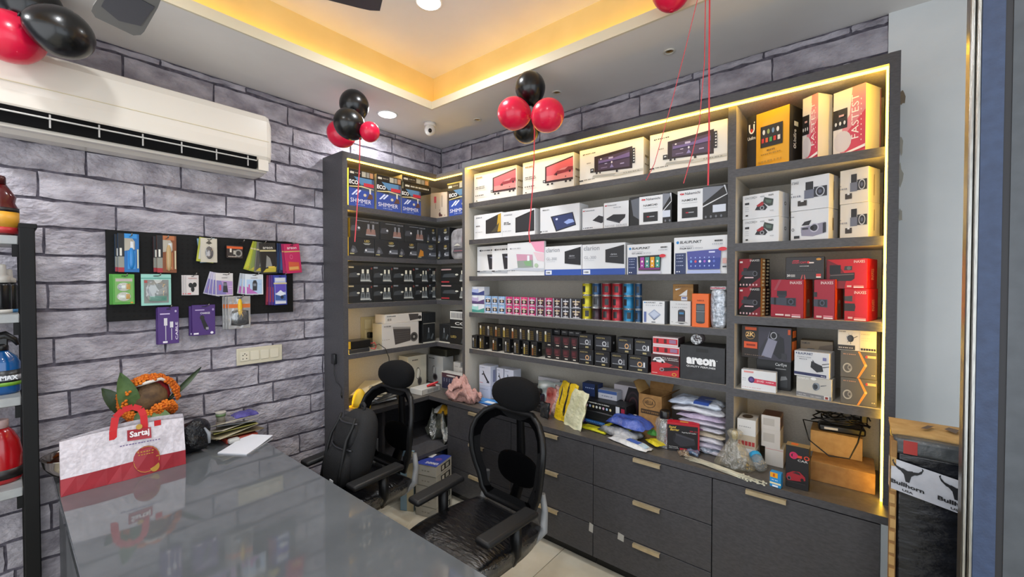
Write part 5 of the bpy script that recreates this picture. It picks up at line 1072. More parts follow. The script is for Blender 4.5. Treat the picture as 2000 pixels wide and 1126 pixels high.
carton('dark_lid_box', 'dark flat box lying on the white phone box in the corner', 'box', x1 - x0 + .03, .06, .14, (x0, -.20, top_of(o) + .0005), 0, '#26261f', [('R', .9, 0, 1, 1, '#3c3c34')])
x0 = colB(862, -.30, ZW)
o = carton('phone_kit_box', 'white box with a dark rainy night picture on the corner worktop', 'box', xr - x0, .135, .07, (x0, -.30, ZW + .0005), 0, '#c3c0bb', [('R', .02, .03, .90, .97, '#33324a'), ('P', [(.02, .97), (.9, .97), (.9, .80), (.02, .70)], '#4a2c38'), ('E', .34, .84, .16, .05, '#c9c3c0'), ('P', [(.30, .05), (.36, .24), (.60, .26), (.78, .10), (.74, .04)], '#6a7280'), ('E', .70, .34, .16, .14, '#7a8a6a')] + [('R', .10 + .09 * q, .45, .115 + .09 * q, .66, '#8a90a8') for q in range(8)])
for k in range(2):
    carton('white_phone_box', ('small white carton behind the rainy night box, left one', 'small white carton behind the rainy night box, right one')[k], 'box', .085, .20 - .03 * k, .05, (x0 + .015 + k * .09, -.18 - .03 * k, ZW + .0005), 0, '#cfcecd', [('R', .2, .2, .5, .6, '#bdbcbd')] + dots(.2, .8, .7, .84, 3, '#a9a9ac'))
q = onZ(815, 772, ZW)
carton('white_flat_box', 'flat white printed box at the inner corner of the worktop', 'box', .20, .042, .13, (.40, q.y + .02, ZW + .0005), PI / 2 + .10, '#c5c4c0', dots(.30, .2, .9, .75, 12, '#8f8f8e') + [('R', .0, .05, .02, .95, '#8a8a88')])
rc = thing('red_clip', 'small red plastic clip lying on the flat white box', 'clip', (.36, q.y + .10, ZW + .043), .5)
m = MB(); m.tube([(0, 0, .008), (.03, .02, .02), (.06, .03, .03), (.075, .05, .035)], [.008, .010, .009, .005], M('#c0242c', .35), 8); m.build('body', rc)
m = MB(); m.tube([(.0, 0.02, .006), (.03, .035, .008), (.055, .05, .007)], .006, M('#c0242c', .35), 8); m.build('jaw', rc)

# ------------------------------------------------------------------ loose goods on the worktop
def pillow(mb, w, d, h, mat, seed=0, n=12, amp=.12, pinch=4, flat=0.0):
    """soft flat pack lying on its back: bulging top, flatter underside, crinkled"""
    rr = random.Random(seed); vs = []; fs = []
    ph = [rr.uniform(0, 6) for _ in range(6)]
    def bul(a, b): return max(0, (1 - abs(a) ** pinch)) ** .6 * max(0, (1 - abs(b) ** pinch)) ** .6
    for s in (1, -1):
        for j in range(n + 1):
            for i in range(n + 1):
                a, b = -1 + 2 * i / n, -1 + 2 * j / n; q = bul(a, b)
                wv = math.sin(5 * a + ph[0] + 2 * b) + math.sin(7 * b + ph[1] - 3 * a) + .7 * math.sin(11 * a + 9 * b + ph[2])
                z = h * .30 + h * .10 * wv * amp * 4 * (1 - q * .5) + (h * .66 * q * (1 + amp * .5 * wv) if s > 0 else -h * .28 * q)
                vs.append((a * w / 2 * (1 + .02 * math.sin(6 * b + ph[3])), b * d / 2 * (1 + .02 * math.sin(6 * a + ph[4])), max(0.0005, z)))
    N = n + 1
    for s in range(2):
        o = s * N * N
        fs += [(o + j * N + i, o + j * N + i + 1, o + (j + 1) * N + i + 1, o + (j + 1) * N + i) for j in range(n) for i in range(n)]
    rim = [i for i in range(N)] + [j * N + n for j in range(1, N)] + [n * N + i for i in range(n - 1, -1, -1)] + [j * N for j in range(n - 1, 0, -1)]
    fs += [(rim[q], rim[(q + 1) % len(rim)], N * N + rim[(q + 1) % len(rim)], N * N + rim[q]) for q in range(len(rim))]
    mb.mesh(vs, fs, mat, True); return mb


def film(name, c1, c2, rough=.22, scale=12, bump=.7):
    return noisy(name, c1, c2, scale, rough, bump, scale * 1.5, bdist=.03)


def pack(name, label, cat, u, v, w, d, h, rz, mat, z=None, group=None, seed=0, extra=None, tilt=(0, 0), amp=.12):
    p = onZ(u, v, ZW if z is None else z)
    t = thing(name, label, cat, (p.x, p.y, (ZW if z is None else z)), rz, group)
    t.rotation_euler = (tilt[0], tilt[1], rz)
    pillow(MB(), w, d, h, mat, seed, amp=amp).build('wrapper', t)
    if extra:
        for nme, (a0, b0, a1, b1, hh), mm in extra:
            m = MB(); n = 6; vs = []
            for j in range(n + 1):
                for i in range(n + 1):
                    a = a0 + (a1 - a0) * i / n; b = b0 + (b1 - b0) * j / n
                    q = max(0, 1 - abs(a) ** 4) ** .6 * max(0, 1 - abs(b) ** 4) ** .6
                    vs.append((a * w / 2, b * d / 2, h * .30 + h * .66 * q * (1 + .12 * amp) + hh))
            N = n + 1; m.mesh(vs, [(j * N + i, j * N + i + 1, (j + 1) * N + i + 1, (j + 1) * N + i) for j in range(n) for i in range(n)], mm, True); m.build(nme, t)
    return t


# phone-holder cartons at the left of the main worktop
def holder(): return [('P', [(.24, .50), (.30, .74), (.42, .72), (.46, .58)], '#3a3c44'), ('P', [(.38, .56), (.46, .62), (.82, .26), (.74, .18)], '#26262c'), ('P', [(.66, .16), (.90, .16), (.88, .26), (.72, .28)], '#33343c'), ('R', .26, .60, .36, .72, '#c9d3e4'), ('R', .06, .12, .34, .15, '#d88a94')] + dots(.10, .88, .5, .91, 5, '#8a8da0')


x0 = colB(936, -.30, ZW); x1 = colB(958, -.30, ZW)
lo1 = carton('phone_mount_box', 'white phone mount carton, lower one, behind the pink towel', 'box', x1 - x0, .095, .09, (x0, -.30, ZW + .0005), 0, '#bcc2d4', dots(.1, .7, .8, .76, 5, '#8f97b0'), 'phone mount cartons')
carton('phone_mount_box', 'white phone mount carton standing on another, behind the pink towel', 'box', x1 - x0, .15, .09, (x0, -.30, top_of(lo1) + .0005), 0, '#cdd0de', {'F': holder(), 'R': [('R', .3, .2, .6, .8, '#8f94b4')]}, 'phone mount cartons')
for i, (a, b) in enumerate(((970, 983), (985, 1003))):
    xa_ = colB(a, -.26, ZW); xb_ = colB(b, -.26, ZW)
    lo2 = carton('phone_mount_box', ('white phone mount carton, lower middle of the row', 'white phone mount carton, lower right of the row, behind the headrest')[i], 'box', xb_ - xa_ - .002, .095, .09, (xa_, -.26, ZW + .0005), 0, '#bcc2d4', dots(.1, .7, .8, .76, 5, '#8f97b0'), 'phone mount cartons')
    carton('phone_mount_box', ('white phone mount carton, upper middle of the row', 'white phone mount carton, upper right of the row, by the black cases')[i], 'box', xb_ - xa_ - .002, .14, .09, (xa_, -.26, top_of(lo2) + .0005), 0, '#cdd0de', {'F': holder()}, 'phone mount cartons')
# towel
TW = noisy('pink_towel', '#b98c86', '#c9a19a', 60, .95, .8, 160, bdist=.01)
p = onZ(922, 778, ZW)
tw = thing('towel', 'crumpled pale pink towel on the worktop', 'towel', (p.x, -.455, ZW), .05)
m = MB(); pillow(m, .25, .10, .105, TW, 3, 16, .35, 3); m.v = [(x + .02 * math.sin(30 * y), y, z * (1 + .35 * math.sin(26 * x + 8 * y) * .5)) for x, y, z in m.v]; m.build('fold', tw)
m = MB(); pillow(m, .14, .09, .075, TW, 5, 12, .4, 3); m.v = [(x - .05, y + .0, z + .085 + .02 * math.sin(40 * x)) for x, y, z in m.v]; m.build('upper_fold', tw)
p = onZ(945, 786, ZW)
pp_ = thing('leaflets', 'fanned blue leaflets lying flat by the towel', 'leaflet', (p.x, p.y, ZW))
for k in range(4):
    m = MB(); m.box(-.10, -.035, .001 + k * .003, .13, .07, .003 + k * .003, M(('#c9ccd4', '#2a2c5a', '#2f5fa8', '#3f86c8')[k], .35)); o = m.build('leaflet', pp_); o.rotation_euler = (0, 0, -.25 + k * .12)
m = MB(); m.box(.02, -.02, .0135, .10, .02, .0145, M('#cfd6e0', .4)); m.build('leaflet_panel', pp_)
# black hard cases in a pile
cz = ZW
for i, (u, w_, d_, h_, lb) in enumerate(((1046, .20, .13, .06, 'black hard case at the bottom of the pile behind the headrest'), (1036, .24, .15, .055, 'navy-black hard case, middle of the pile behind the headrest'), (1028, .27, .15, .035, 'flat black case on top of the pile behind the headrest'))):
    x = colB(u, -.27, cz); t = thing('hard_case', lb, 'case', (x, -.25, cz), -.05 + .08 * i, 'pile of black cases')
    MB().rbox(-w_ / 2, -d_ / 2, .0005, w_ / 2, d_ / 2, h_, M(('#0f0f12', '#14162a', '#0e0e10')[i], .4), .010, 3).build('shell', t)
    MB().rbox(-w_ / 2 - .001, -d_ / 2 - .001, h_ * .48, w_ / 2 + .001, d_ / 2 + .001, h_ * .54, M('#050506', .5), .001, 1).build('seam', t)
    if i == 1: MB().lathe([(.012, 0), (.012, .002)], M('#c9ccd4', .4), 16).xf(Matrix.Translation((.06, -d_ / 2 - .0005, h_ * .6)) @ Matrix.Rotation(PI / 2, 4, 'X')).build('badge', t)
    cz += h_ + .001
x0 = colB(1012, -.2, ZW)
carton('instruction_box', 'pale flat carton with a grey edge standing behind the black cases', 'box', .20, .19, .03, (x0 + .13, -.13, ZW + .0005), 0, '#bdbcc2', {'F': [('R', .93, 0, 1, 1, '#6d6c72'), ('R', .7, .3, .8, .7, '#a9a8ae')]})

# bags standing in a row by the chair
CLB = clear('milky_bag', '#ffffff', .16, .15, .45, '#b9c4c0', 18)
p = onZ(1078, 815, ZW)
def sack(name, label, u, v, w, h, d, mat, rz, lean=0.0, seed=0, cat='packet', group='upright packets beside the chair', extra=None):
    p = onZ(u, v, ZW); t = thing(name, label, cat, (p.x, p.y, ZW), rz, group)
    m = MB(); pillow(m, w, h, d, mat, seed, 12, .25, 5)
    m.v = [(x, z - d * .5 + lean * (y + h / 2) , y + h / 2 + .0005) for x, y, z in m.v]; m.build('wrapper', t)
    for nme, (a0, b0, a1, b1), mm in (extra or []):
        q = MB(); pillow(q, w * (a1 - a0), h * (b1 - b0), d * 1.06, mm, seed, 8, .2, 6)
        q.v = [(x + w * ((a0 + a1) / 2 - .5), z - d * .53 + lean * (y + h * (b0 + b1) / 2), y + h * (b0 + b1) / 2 + .0006) for x, y, z in q.v]; q.build(nme, t)
    return t


sack('clear_bag', 'milky clear carrier bag bunched behind the yellow packet', 1078, 800, .19, .20, .10, CLB, .2, .0, 1)
sack('red_packet', 'red and white packet squeezed beside the clear bag', 1073, 806, .12, .17, .03, film('red_pack', '#8f2f30', '#c98a80'), -.35, .15, 2)
sack('black_packet', 'black round-topped packet low beside the red packet', 1064, 815, .09, .10, .03, film('black_pack', '#1a1c1c', '#33363a'), -.3, .1, 3)
sack('pink_packet', 'pale pink ribbed packet standing beside the yellow one', 1085, 813, .11, .19, .028, film('pink_pack', '#b08a86', '#d8bdb8', .3, 30), -.40, .25, 4)
sack('yellow_packet', 'yellow and black seat cover packet standing upright', 1099, 822, .18, .235, .03, film('yellow_pack', '#c9a61a', '#dcbc2a', .25), -.38, .28, 5, extra=[('black_panel', (.46, .05, .62, 1), M('#17171a', .35)), ('black_stripe', (.15, .3, .22, .9), M('#17171a', .35))])
sack('cream_packet', 'cream crinkled packet leaning at the front of the upright row', 1118, 834, .17, .215, .035, film('cream_pack', '#bdbd9a', '#d8d8bc', .25), -.42, .32, 6)
# flat purple pouch and papers
pack('purple_pouch', 'glossy purple pouch lying flat by the cream packet', 'pouch', 1128, 818, .16, .12, .04, -.3, film('purple_film', '#4a2a7a', '#6a48a0', .2), seed=11)
tp = pack('yellow_envelope', 'flat bright yellow envelope at the front of the worktop', 'envelope', 1160, 838, .20, .075, .016, -.12, film('lime_film', '#b5b41c', '#cdcb2a', .3), seed=12, extra=[('black_mark', (-.9, .1, -.6, .7, .002), M('#1a1a14', .5))])
pack('magenta_wrap', 'magenta and white wrapper folded under the blue pack', 'packet', 1166, 818, .22, .09, .045, -.22, film('magenta_white', '#c9bfae', '#dbd5c8', .3), seed=13, extra=[('magenta_stripe', (-.8, -.85, .6, -.1, .0015), M('#6d2a66', .35))])
# dark device boxes
x0 = colB(1132, -.30, ZW); x1 = colB(1200, -.30, ZW)
o = carton('black_device_case', 'black moulded case with a blue label under the strip light box', 'case', x1 - x0, .088, .12, (x0, -.30, ZW + .0005), -.06, '#15161a', {'F': [('R', .18, .14, .76, .34, '#1f5fa8'), ('R', .20, .10, .72, .12, '#8fa4c0'), ('R', .0, .52, 1, .56, '#24262c')] + dots(.22, .20, .72, .28, 9, '#6fa0d8')}, r=.008)
x2 = colB(1224, -.30, ZW + .09)
o2 = carton('strip_light_box', 'long black box printed with a row of small lights', 'box', x2 - x0, .062, .11, (x0 + .002, -.295, top_of(o) + .0005), -.06, '#131316', {'F': [('E', .08 + .075 * i, .40, .022, .13, ('#d8d8d4', '#c9a0b8', '#9fb8d8', '#d8c89a', '#d8d8d4')[i % 5]) for i in range(9)] + dots(.20, .72, .68, .82, 14, '#c9c9c4') + [('R', .80, .1, .88, .9, '#c3c6cc'), ('R', .91, .2, .985, .8, '#8a1f34')]})
x3 = colB(1142, -.24, ZW + .2)
carton('blue_packet_box', 'dark blue box lying on the strip light box', 'box', .11, .08, .07, (x3 - .02, -.235, top_of(o2) + .0005), 0, '#22325c', dots(.2, .6, .8, .68, 5, '#8fa0c8') + [('R', .82, 0, 1, 1, '#111318')])
carton('white_packet_box', 'small white and blue box beside the dark blue box', 'box', .125, .055, .07, (x3 + .093, -.237, top_of(o2) + .0005), 0, '#b9bcc8', [('R', 0, .65, 1, 1, '#3f5a94')] + dots(.2, .3, .8, .4, 5, '#6f7488'))
x0 = colB(1187, -.20, ZW + .12)
sp_ = carton('speaker_box', 'speaker box with a big round black cone print', 'box', .175, .235, .09, (x0 + .02, -.155, ZW + .0005), 0, '#bdb7bd', [('P', [(.40, 0), (.36, .25), (.40, .6), (.55, .97), (1, .97), (1, 0)], '#211c20'), ('O', .72, .48, .26, .40, .86, '#3a2c32'), ('O', .72, .48, .17, .26, .80, '#4a2c34'), ('E', .72, .48, .07, .10, '#151214'), ('R', .08, .46, .36, .60, '#17171a'), ('P', [(.12, .50), (.20, .57), (.28, .50)], '#8a8d94')] + dots(.08, .84, .34, .87, 4, '#3a383c') + dots(.08, .76, .26, .79, 3, '#3a383c') + dots(.08, .26, .34, .29, 5, '#3a383c'))
# open HELLA carton
x0 = colB(1248, -.30, ZW); x1 = colB(1293, -.30, ZW); w_ = x1 - x0; h_ = .245; d_ = .15
hc = thing('open_carton', 'open brown HELLA carton with raised flaps', 'box', (x0, -.305, ZW), -.03)
m = MB(); t_ = .004
m.box(0, 0, .0005, w_, d_, t_, CARD); m.box(0, 0, t_, w_, t_, h_, CARD); m.box(0, d_ - t_, t_, w_, d_, h_, CARD); m.box(0, t_, t_, t_, d_ - t_, h_, CARD); m.box(w_ - t_, t_, t_, w_, d_ - t_, h_, CARD); bdy = m.build('carton_body', hc)
art(bdy, lambda a, b, e: (a * w_, -e, b * h_), [('O', .46, .82, .28, .115, .90, '#3a2a18'), ('T', .27, .775, .65, .865, 'HELLA', '#3a2a18', {'b': .02}), ('R', .10, .56, .95, .66, '#3a2a18')] + dots(.14, .59, .90, .63, 9, '#7a5a34'), 'front_print')
m = MB(); m.face([(0, d_, h_), (w_, d_, h_), (w_ + .005, d_ + .03, h_ + .055), (-.005, d_ + .03, h_ + .055)], CARD); m.face([(0, d_ + .003, h_), (w_, d_ + .003, h_), (w_ + .005, d_ + .033, h_ + .055), (-.005, d_ + .033, h_ + .055)], CARD); m.build('flap', hc)
m = MB(); m.face([(0, 0, h_), (0, d_, h_), (-.035, d_ - .01, h_ + .06), (-.035, .01, h_ + .06)], CARDL); m.face([(-.002, 0, h_ + .001), (-.002, d_, h_ + .001), (-.038, d_ - .01, h_ + .06), (-.038, .01, h_ + .06)], CARD); m.build('flap', hc)
m = MB(); m.face([(w_, 0, h_), (w_, d_, h_), (w_ + .055, d_ - .01, h_ + .03), (w_ + .055, .01, h_ + .03)], CARD); m.face([(w_, 0, h_ - .002), (w_, d_, h_ - .002), (w_ + .055, d_ - .01, h_ + .027), (w_ + .055, .01, h_ + .027)], CARD); m.build('flap', hc)
# soft packs in front
gpk = 'soft plastic packs at the front of the worktop'
pack('zip_pack', 'silver clear pack with yellow print under the blue pack', 'packet', 1212, 850, .24, .12, .05, -.25, film('silver_clear', '#5a5d62', '#b5b8bc', .15), seed=21, group=gpk, extra=[('yellow_print', (-.9, -.6, -.45, .7, .002), M('#c3bd22', .35)), ('black_print', (-.40, -.1, .3, .8, .002), M('#1d1d20', .35)), ('yellow_tag', (.35, -.2, .6, .4, .003), M('#d0c81e', .35))])
pack('blue_pack', 'royal blue cloth folded in clear wrap', 'packet', 1232, 832, .235, .15, .06, -.22, film('blue_wrapped', '#2b3f86', '#4a62b4', .18), z=ZW + .056, seed=22, group=gpk, extra=[('white_tag', (.0, .3, .14, .5, .004), M('#d8d8dc', .4))])
pack('green_pack', 'green plastic pack poking out right of the blue one', 'packet', 1272, 846, .12, .07, .04, -.5, film('green_film', '#3f8a3a', '#62b058', .3), z=ZW + .02, seed=23, group=gpk)
pack('white_blue_pack', 'white and blue packet nearest the worktop edge', 'packet', 1230, 868, .245, .075, .028, -.27, film('white_pack', '#b5b8bc', '#d3d6d8', .25), seed=24, group=gpk, extra=[('blue_print', (-.1, -.5, .55, .5, .002), M('#4a66b4', .35)), ('pale_print', (.58, -.5, .92, .5, .002), M('#a9c8dc', .35))])
pack('yellow_pack', 'yellow pack corner under the clear bottle bag', 'packet', 1280, 866, .10, .06, .02, -.6, film('yellow_film', '#b8a91c', '#d3c32a', .3), z=ZW + .012, seed=25, group=gpk)
# clear spray bottle in a bag
p = onZ(1296, 872, ZW)
bt = thing('clear_bottle', 'clear bottle with a wide black cap standing in a plastic bag', 'bottle', (p.x, p.y + .02, ZW))
MB().lathe([(.022, .0005), (.028, .006), (.029, .10), (.022, .125), (.020, .14)], clear('bottle_clear', '#dfe6e6', .22, .1, .35, '#b5bcbc', 30), 18).build('body', bt)
MB().lathe([(.025, .135), (.027, .14), (.027, .185), (.024, .19)], M('#151517', .3), 18).build('cap', bt)
m = MB(); m.lathe([(.045, .002), (.040, .03), (.038, .07), (.046, .11), (.040, .14), (.032, .15)], clear('crinkled_film', '#ffffff', .18, .12, .18, '#cfd3d3', 40), 14, smooth=False); m.v = [(x * (1 + .18 * math.sin(40 * z + 5 * math.atan2(y, x))), y * (1 + .12 * math.sin(31 * z)), z) for x, y, z in m.v]; m.build('bag', bt)
# Sound Barrier amplifier box
p0 = onZ(1303, 878, ZW); p1 = onZ(1366, 887, ZW)
carton('amplifier_box', 'black and red Sound Barrier amplifier box standing at the worktop front', 'box', (p1 - p0).length, .148, .045, (p0.x, p0.y, ZW + .0005), math.atan2(p1.y - p0.y, p1.x - p0.x), '#b01828',
       {'F': [('R', 0, 0, .95, .92, '#151316'), ('R', .40, .0, .94, .13, '#c01c36'), ('T', .05, .80, .28, .88, 'Sound', '#d8b84a', {'s': .3, 'b': .02}), ('T', .09, .71, .38, .79, 'Barrier', '#d8b84a', {'s': .3, 'b': .02}), ('T', .70, .73, .93, .78, 'SBR-301', '#b02a3a', {'b': .01}), ('T', .46, .66, .90, .71, 'Plug & Play DSP Amplifier', '#cfcfcf'), ('P', [(.18, .50), (.26, .64), (.84, .50), (.88, .30), (.44, .18), (.20, .34)], '#2d2d33'), ('P', [(.26, .64), (.84, .50), (.82, .44), (.28, .56)], '#3c3c44'), ('P', [(.18, .50), (.26, .64), (.28, .56), (.22, .34)], '#1f1f24'), ('T', .06, .14, .34, .17, 'Plug & Technology', '#cfcfcf'), ('T', .06, .09, .36, .12, 'Installation & Operating', '#cfcfcf')] + [('E', .50 + .13 * i, .065, .03, .035, '#e05a6a') for i in range(4)],
        'T': [('R', 0, 0, 1, 1, '#c01c30'), ('R', .40, .3, .66, .7, '#c9a23a')]})
# stack of poly packs at the right end
cols_ = [('#b9b4c0', '#d5d0da'), ('#a9a4b4', '#c9c4d4'), ('#bdbac4', '#d8d6de'), ('#b4a894', '#cfc3ad'), ('#b0aebb', '#d0cfd8'), ('#a8a2b2', '#cbc6d2'), ('#b0a2ba', '#cdbfd8'), ('#c3c3ca', '#dcdce2'), ('#a9b4c8', '#d0d8e6')]
z_ = ZW
for i in range(9):
    x = colB(1372 + (3 if i % 2 else -1) - (10 if i in (7, 8) else 0), -.27, z_); w_ = .232 + (.03 if i >= 7 else 0)
    t = thing('poly_pack', '%s plastic-wrapped pack, %s from the bottom of the tall stack' % (('white', 'grey', 'white', 'beige', 'white', 'lilac-grey', 'lilac', 'white', 'white and blue')[i], ordn[i]), 'packet', (x, -.25, z_), random.uniform(-.06, .06), 'tall stack of plastic-wrapped packs')
    hh = .026 if i < 7 else .032
    pillow(MB(), w_, .16, hh, film('poly_%d' % i, *cols_[i]), 30 + i, 12, .2).build('wrapper', t)
    if i == 8: m = MB(); m.mesh([(.0, -.06, hh * .99), (.075, -.06, hh * .98), (.075, .06, hh * 1.0), (.0, .06, hh * 1.0), (.0, -.076, hh * .62), (.075, -.076, hh * .62)], [(0, 1, 2, 3), (4, 5, 1, 0)], M('#34509c', .3)); m.build('blue_print', t)
    if i == 4: m = MB(); m.box(-.10, -.081, hh * .3, .02, -.079, hh * .5, M('#6d3a70', .3)); m.build('violet_print', t)
    z_ += hh + .0015
# zip ties, funnel bag, small bags
zt = thing('cable_ties', 'loose bundle of long white cable ties lying along the worktop front', 'cable ties', (0, 0, ZW)); zt['kind'] = 'stuff'
ZTM = M('#cfccb8', .4); a = onZ(1330, 893, ZW); b = onZ(1495, 950, ZW); m = MB(); rr = random.Random(4)
for k in range(34):
    t0 = rr.uniform(0, .25); t1 = rr.uniform(.7, 1.0); off = Vector((rr.uniform(-.004, .004), rr.uniform(-.012, .045), 0)); P0 = a.lerp(b, t0) + off; P1 = a.lerp(b, t1) + Vector((0, rr.uniform(-.010, .035), 0)); zz = .002 + .007 * rr.random()
    m.tube([(P0.x, P0.y, zz), (*(P0.lerp(P1, .5) + Vector((0, rr.uniform(-.008, .008), 0))).xy, zz + .004), (P1.x, P1.y, zz)], .0011, ZTM, 4)
    m.box(P1.x - .003, P1.y - .0025, zz - .002, P1.x + .003, P1.y + .0025, zz + .003, ZTM)
m.build('tie_bundle', zt)
p = onZ(1432, 915, ZW)
fb = thing('funnel_bag', 'clear cone-shaped bag of black screws tied at the top', 'bag', (p.x, p.y + .03, ZW), .1)
m = MB(); m.lathe([(.070, .001), (.074, .012), (.060, .045), (.042, .085), (.026, .118), (.018, .135), (.026, .150), (.028, .165), (.018, .178)], clear('funnel_film', '#ffffff', .16, .12, .22, '#b5b09a', 35), 16); m.v = [(x * (1.2 + .10 * math.sin(6 * math.atan2(y, x))), y * (.75 + .08 * math.sin(7 * math.atan2(y, x))), z) for x, y, z in m.v]; m.build('film', fb)
m = MB(); pillow(m, .12, .075, .03, noisy('screws', '#17171a', '#5a5a5c', 90, .4, .9, 90, metal=.5), 41, 12, .3); m.build('screws', fb)
m = MB(); m.lathe([(.004, .128), (.012, .135), (.014, .165), (.008, .172)], M('#b5a264', .5), 10); m.build('ties_inside', fb)
for k, (u, v, w_, cc, lb) in enumerate(((1352, 886, .07, '#5a7aa0', 'tiny clear bag with blue parts before the amplifier box'), (1388, 884, .10, '#a9bccf', 'clear bag with white and blue sachets beside the funnel bag'), (1335, 888, .05, '#8a7a6a', 'tiny torn wrapper before the amplifier box'))):
    p = onZ(u, v, ZW); t = thing('small_bag', lb, 'bag', (p.x, p.y, ZW), .3 * k, 'small clear bags')
    pillow(MB(), w_, .05, .022 + .02 * (k == 1), clear('bag_film_%d' % k, '#ffffff', .2, .1, .5, cc, 40), 50 + k, 10, .35).build('film', t)
    pillow(MB(), w_ * .5, .03, .014, M(cc, .4), 60 + k, 8, .3).build('contents', t)

# ------------------------------------------------------------------ left corner worktop: cap, papers ; corner base: bag and cartons
cp = thing('yellow_hat', 'yellow hat with a brim on the corner worktop by the end panel', 'hat', (.30, -1.015, ZW + .001))
m = MB(); m.ball((0, 0, .0), .055, .05, .085, M('#c2a022', .6), 18, 14); m.v = [(x, y, max(0, z) * 1.35 + .015) for x, y, z in m.v]; m.build('crown', cp)
m = MB(); m.prism([(-.05, -.05), (.05, -.055), (.085, -.02), (.09, .03), (.05, .055), (-.05, .05)], .0005, .012, M('#b5931e', .6), 'z'); m.build('brim', cp)
pw = thing('paper_stack', 'loose white sheets and plastic folders piled on the corner worktop', 'paper', (.22, -.83, ZW))
for k in range(6):
    m = MB(); m.box(-.13, -.12, .0008 + .016 * k, .13, .12, .003 + .016 * k, M(('#bfc2c4', '#c9c3b2', '#b4b8bc', '#c6c8ca', '#bdb59c', '#c9c4b0')[k], .5)); o = m.build('sheet', pw); o.rotation_euler = (.10 + .02 * k, .05 - .02 * k, .2 * k - .4); o.location = (0, 0, .016)
pillow(MB(), .26, .22, .085, clear('folder_film', '#ffffff', .18, .12, .5, '#c3c6c6', 10), 71, 14, .3).build('plastic_folder', pw)
m = MB()
gb = thing('grey_bag', 'crumpled clear plastic bag with a yellow packet on the corner base shelf', 'bag', (.50, -.36, .3855))
pillow(MB(), .24, .30, .19, clear('dark_bag', '#9a9c94', .14, .12, .6, '#55574f', 14), 73, 16, .5).build('film', gb)
m = MB(); pillow(m, .12, .14, .06, M('#a87f1a', .4), 74, 10, .3); m.v = [(x + .04, y - .04, z + .19) for x, y, z in m.v]; m.build('yellow_packet', gb)
m = MB(); pillow(m, .13, .14, .05, M('#b5b5b0', .4), 75, 10, .3); m.v = [(x - .04, y - .02, z + .18) for x, y, z in m.v]; m.build('white_packet', gb)
zf = 0.0
q0 = onZ(812, 1004, 0)
for i in range(5):
    o = carton('floor_carton', 'white headlight carton, %s from the bottom of the floor stack' % ordn[i], 'box', .165, .070, .20, (q0.x, q0.y, zf + .0008), .30, '#a9a69c' if i < 4 else '#b5b2a8', {'F': dots(.3, .4, .7, .5, 3, '#8a877c') + [('R', 0, .95, 1, 1, '#7a776c')], 'R': [('R', .3, .2, .9, .8, '#33332f'), ('R', .36, .3, .5, .7, '#c3c0b4'), ('R', .6, .3, .8, .7, '#a9a69a')], 'T': ([('R', 0, 0, 1, 1, '#2f3f94'), ('P', [(0, .3), (.6, 1), (0, 1)], '#1a1c26'), ('R', .1, .6, .35, .9, '#d0d0d6'), ('T', .35, .12, .95, .28, 'SHIMMER', '#dcdce6'), ('E', .7, .55, .15, .12, '#6a4a8a')] if i == 4 else [])}, 'white cartons stacked on the floor')
    zf = top_of(o)
bx5 = carton('turbo_box', 'dark blue TURBO box standing on the floor behind the white cartons', 'box', .12, .33, .12, (.47, -.56, .0008), .35, '#1f2c4a', [('V', .55, .45, .85, .95, 'TURBO', '#8fb0c8', {'b': .02}), ('R', .05, .1, .3, .9, '#2d4a7a')])
carton('light_blue_board', 'pale blue folded board leaning between the chair and cartons', 'board', .10, .42, .02, (.52, -.84, .0008), .5, '#7a96a6', [('R', .5, .0, 1, 1, '#b5a98a')])

# ------------------------------------------------------------------ pegboard and hanging packs
PEG = bpy.data.materials.new('perforated_black_board'); PEG.use_nodes = True
nt = PEG.node_tree; N = nt.nodes; L = nt.links; bs = N['Principled BSDF']; bs.inputs['Roughness'].default_value = .6; bs.inputs['Specular IOR Level'].default_value = .25
tc = N.new('ShaderNodeTexCoord'); sx = N.new('ShaderNodeSeparateXYZ'); L.new(tc.outputs['Object'], sx.inputs[0])
def fr(o):
    a = N.new('ShaderNodeMath'); a.operation = 'DIVIDE'; a.inputs[1].default_value = .026; L.new(o, a.inputs[0])
    b = N.new('ShaderNodeMath'); b.operation = 'FRACT'; L.new(a.outputs[0], b.inputs[0])
    c = N.new('ShaderNodeMath'); c.operation = 'SUBTRACT'; c.inputs[1].default_value = .5; L.new(b.outputs[0], c.inputs[0])
    d = N.new('ShaderNodeMath'); d.operation = 'POWER'; d.inputs[1].default_value = 2; L.new(c.outputs[0], d.inputs[0]); return d.outputs[0]
ad_ = N.new('ShaderNodeMath'); ad_.operation = 'ADD'; L.new(fr(sx.outputs['Y']), ad_.inputs[0]); L.new(fr(sx.outputs['Z']), ad_.inputs[1])
lt = N.new('ShaderNodeMath'); lt.operation = 'LESS_THAN'; lt.inputs[1].default_value = .035; L.new(ad_.outputs[0], lt.inputs[0])
mx = N.new('ShaderNodeMix'); mx.data_type = 'RGBA'; mx.inputs['A'].default_value = lin('#0c0c0d'); mx.inputs['B'].default_value = lin('#030303'); L.new(lt.outputs[0], mx.inputs['Factor']); L.new(mx.outputs['Result'], bs.inputs['Base Color'])
pg = thing('pegboard', 'black perforated pegboard full of hanging packs on the brick wall', 'pegboard')
PY0, PY1, PZ0, PZ1 = -2.248, -1.336, 1.393, 1.862
MB().rbox(.002, PY0, PZ0, .022, PY1, PZ1, PEG, .002, 1).build('board', pg)


def hook(u, v):
    p = onX(u, v, .03); m = MB(); m.tube([(.022, p.y, p.z), (.10, p.y, p.z + .004), (.112, p.y, p.z + .014)], .0028, STEEL, 6); m.build('hook', pg)


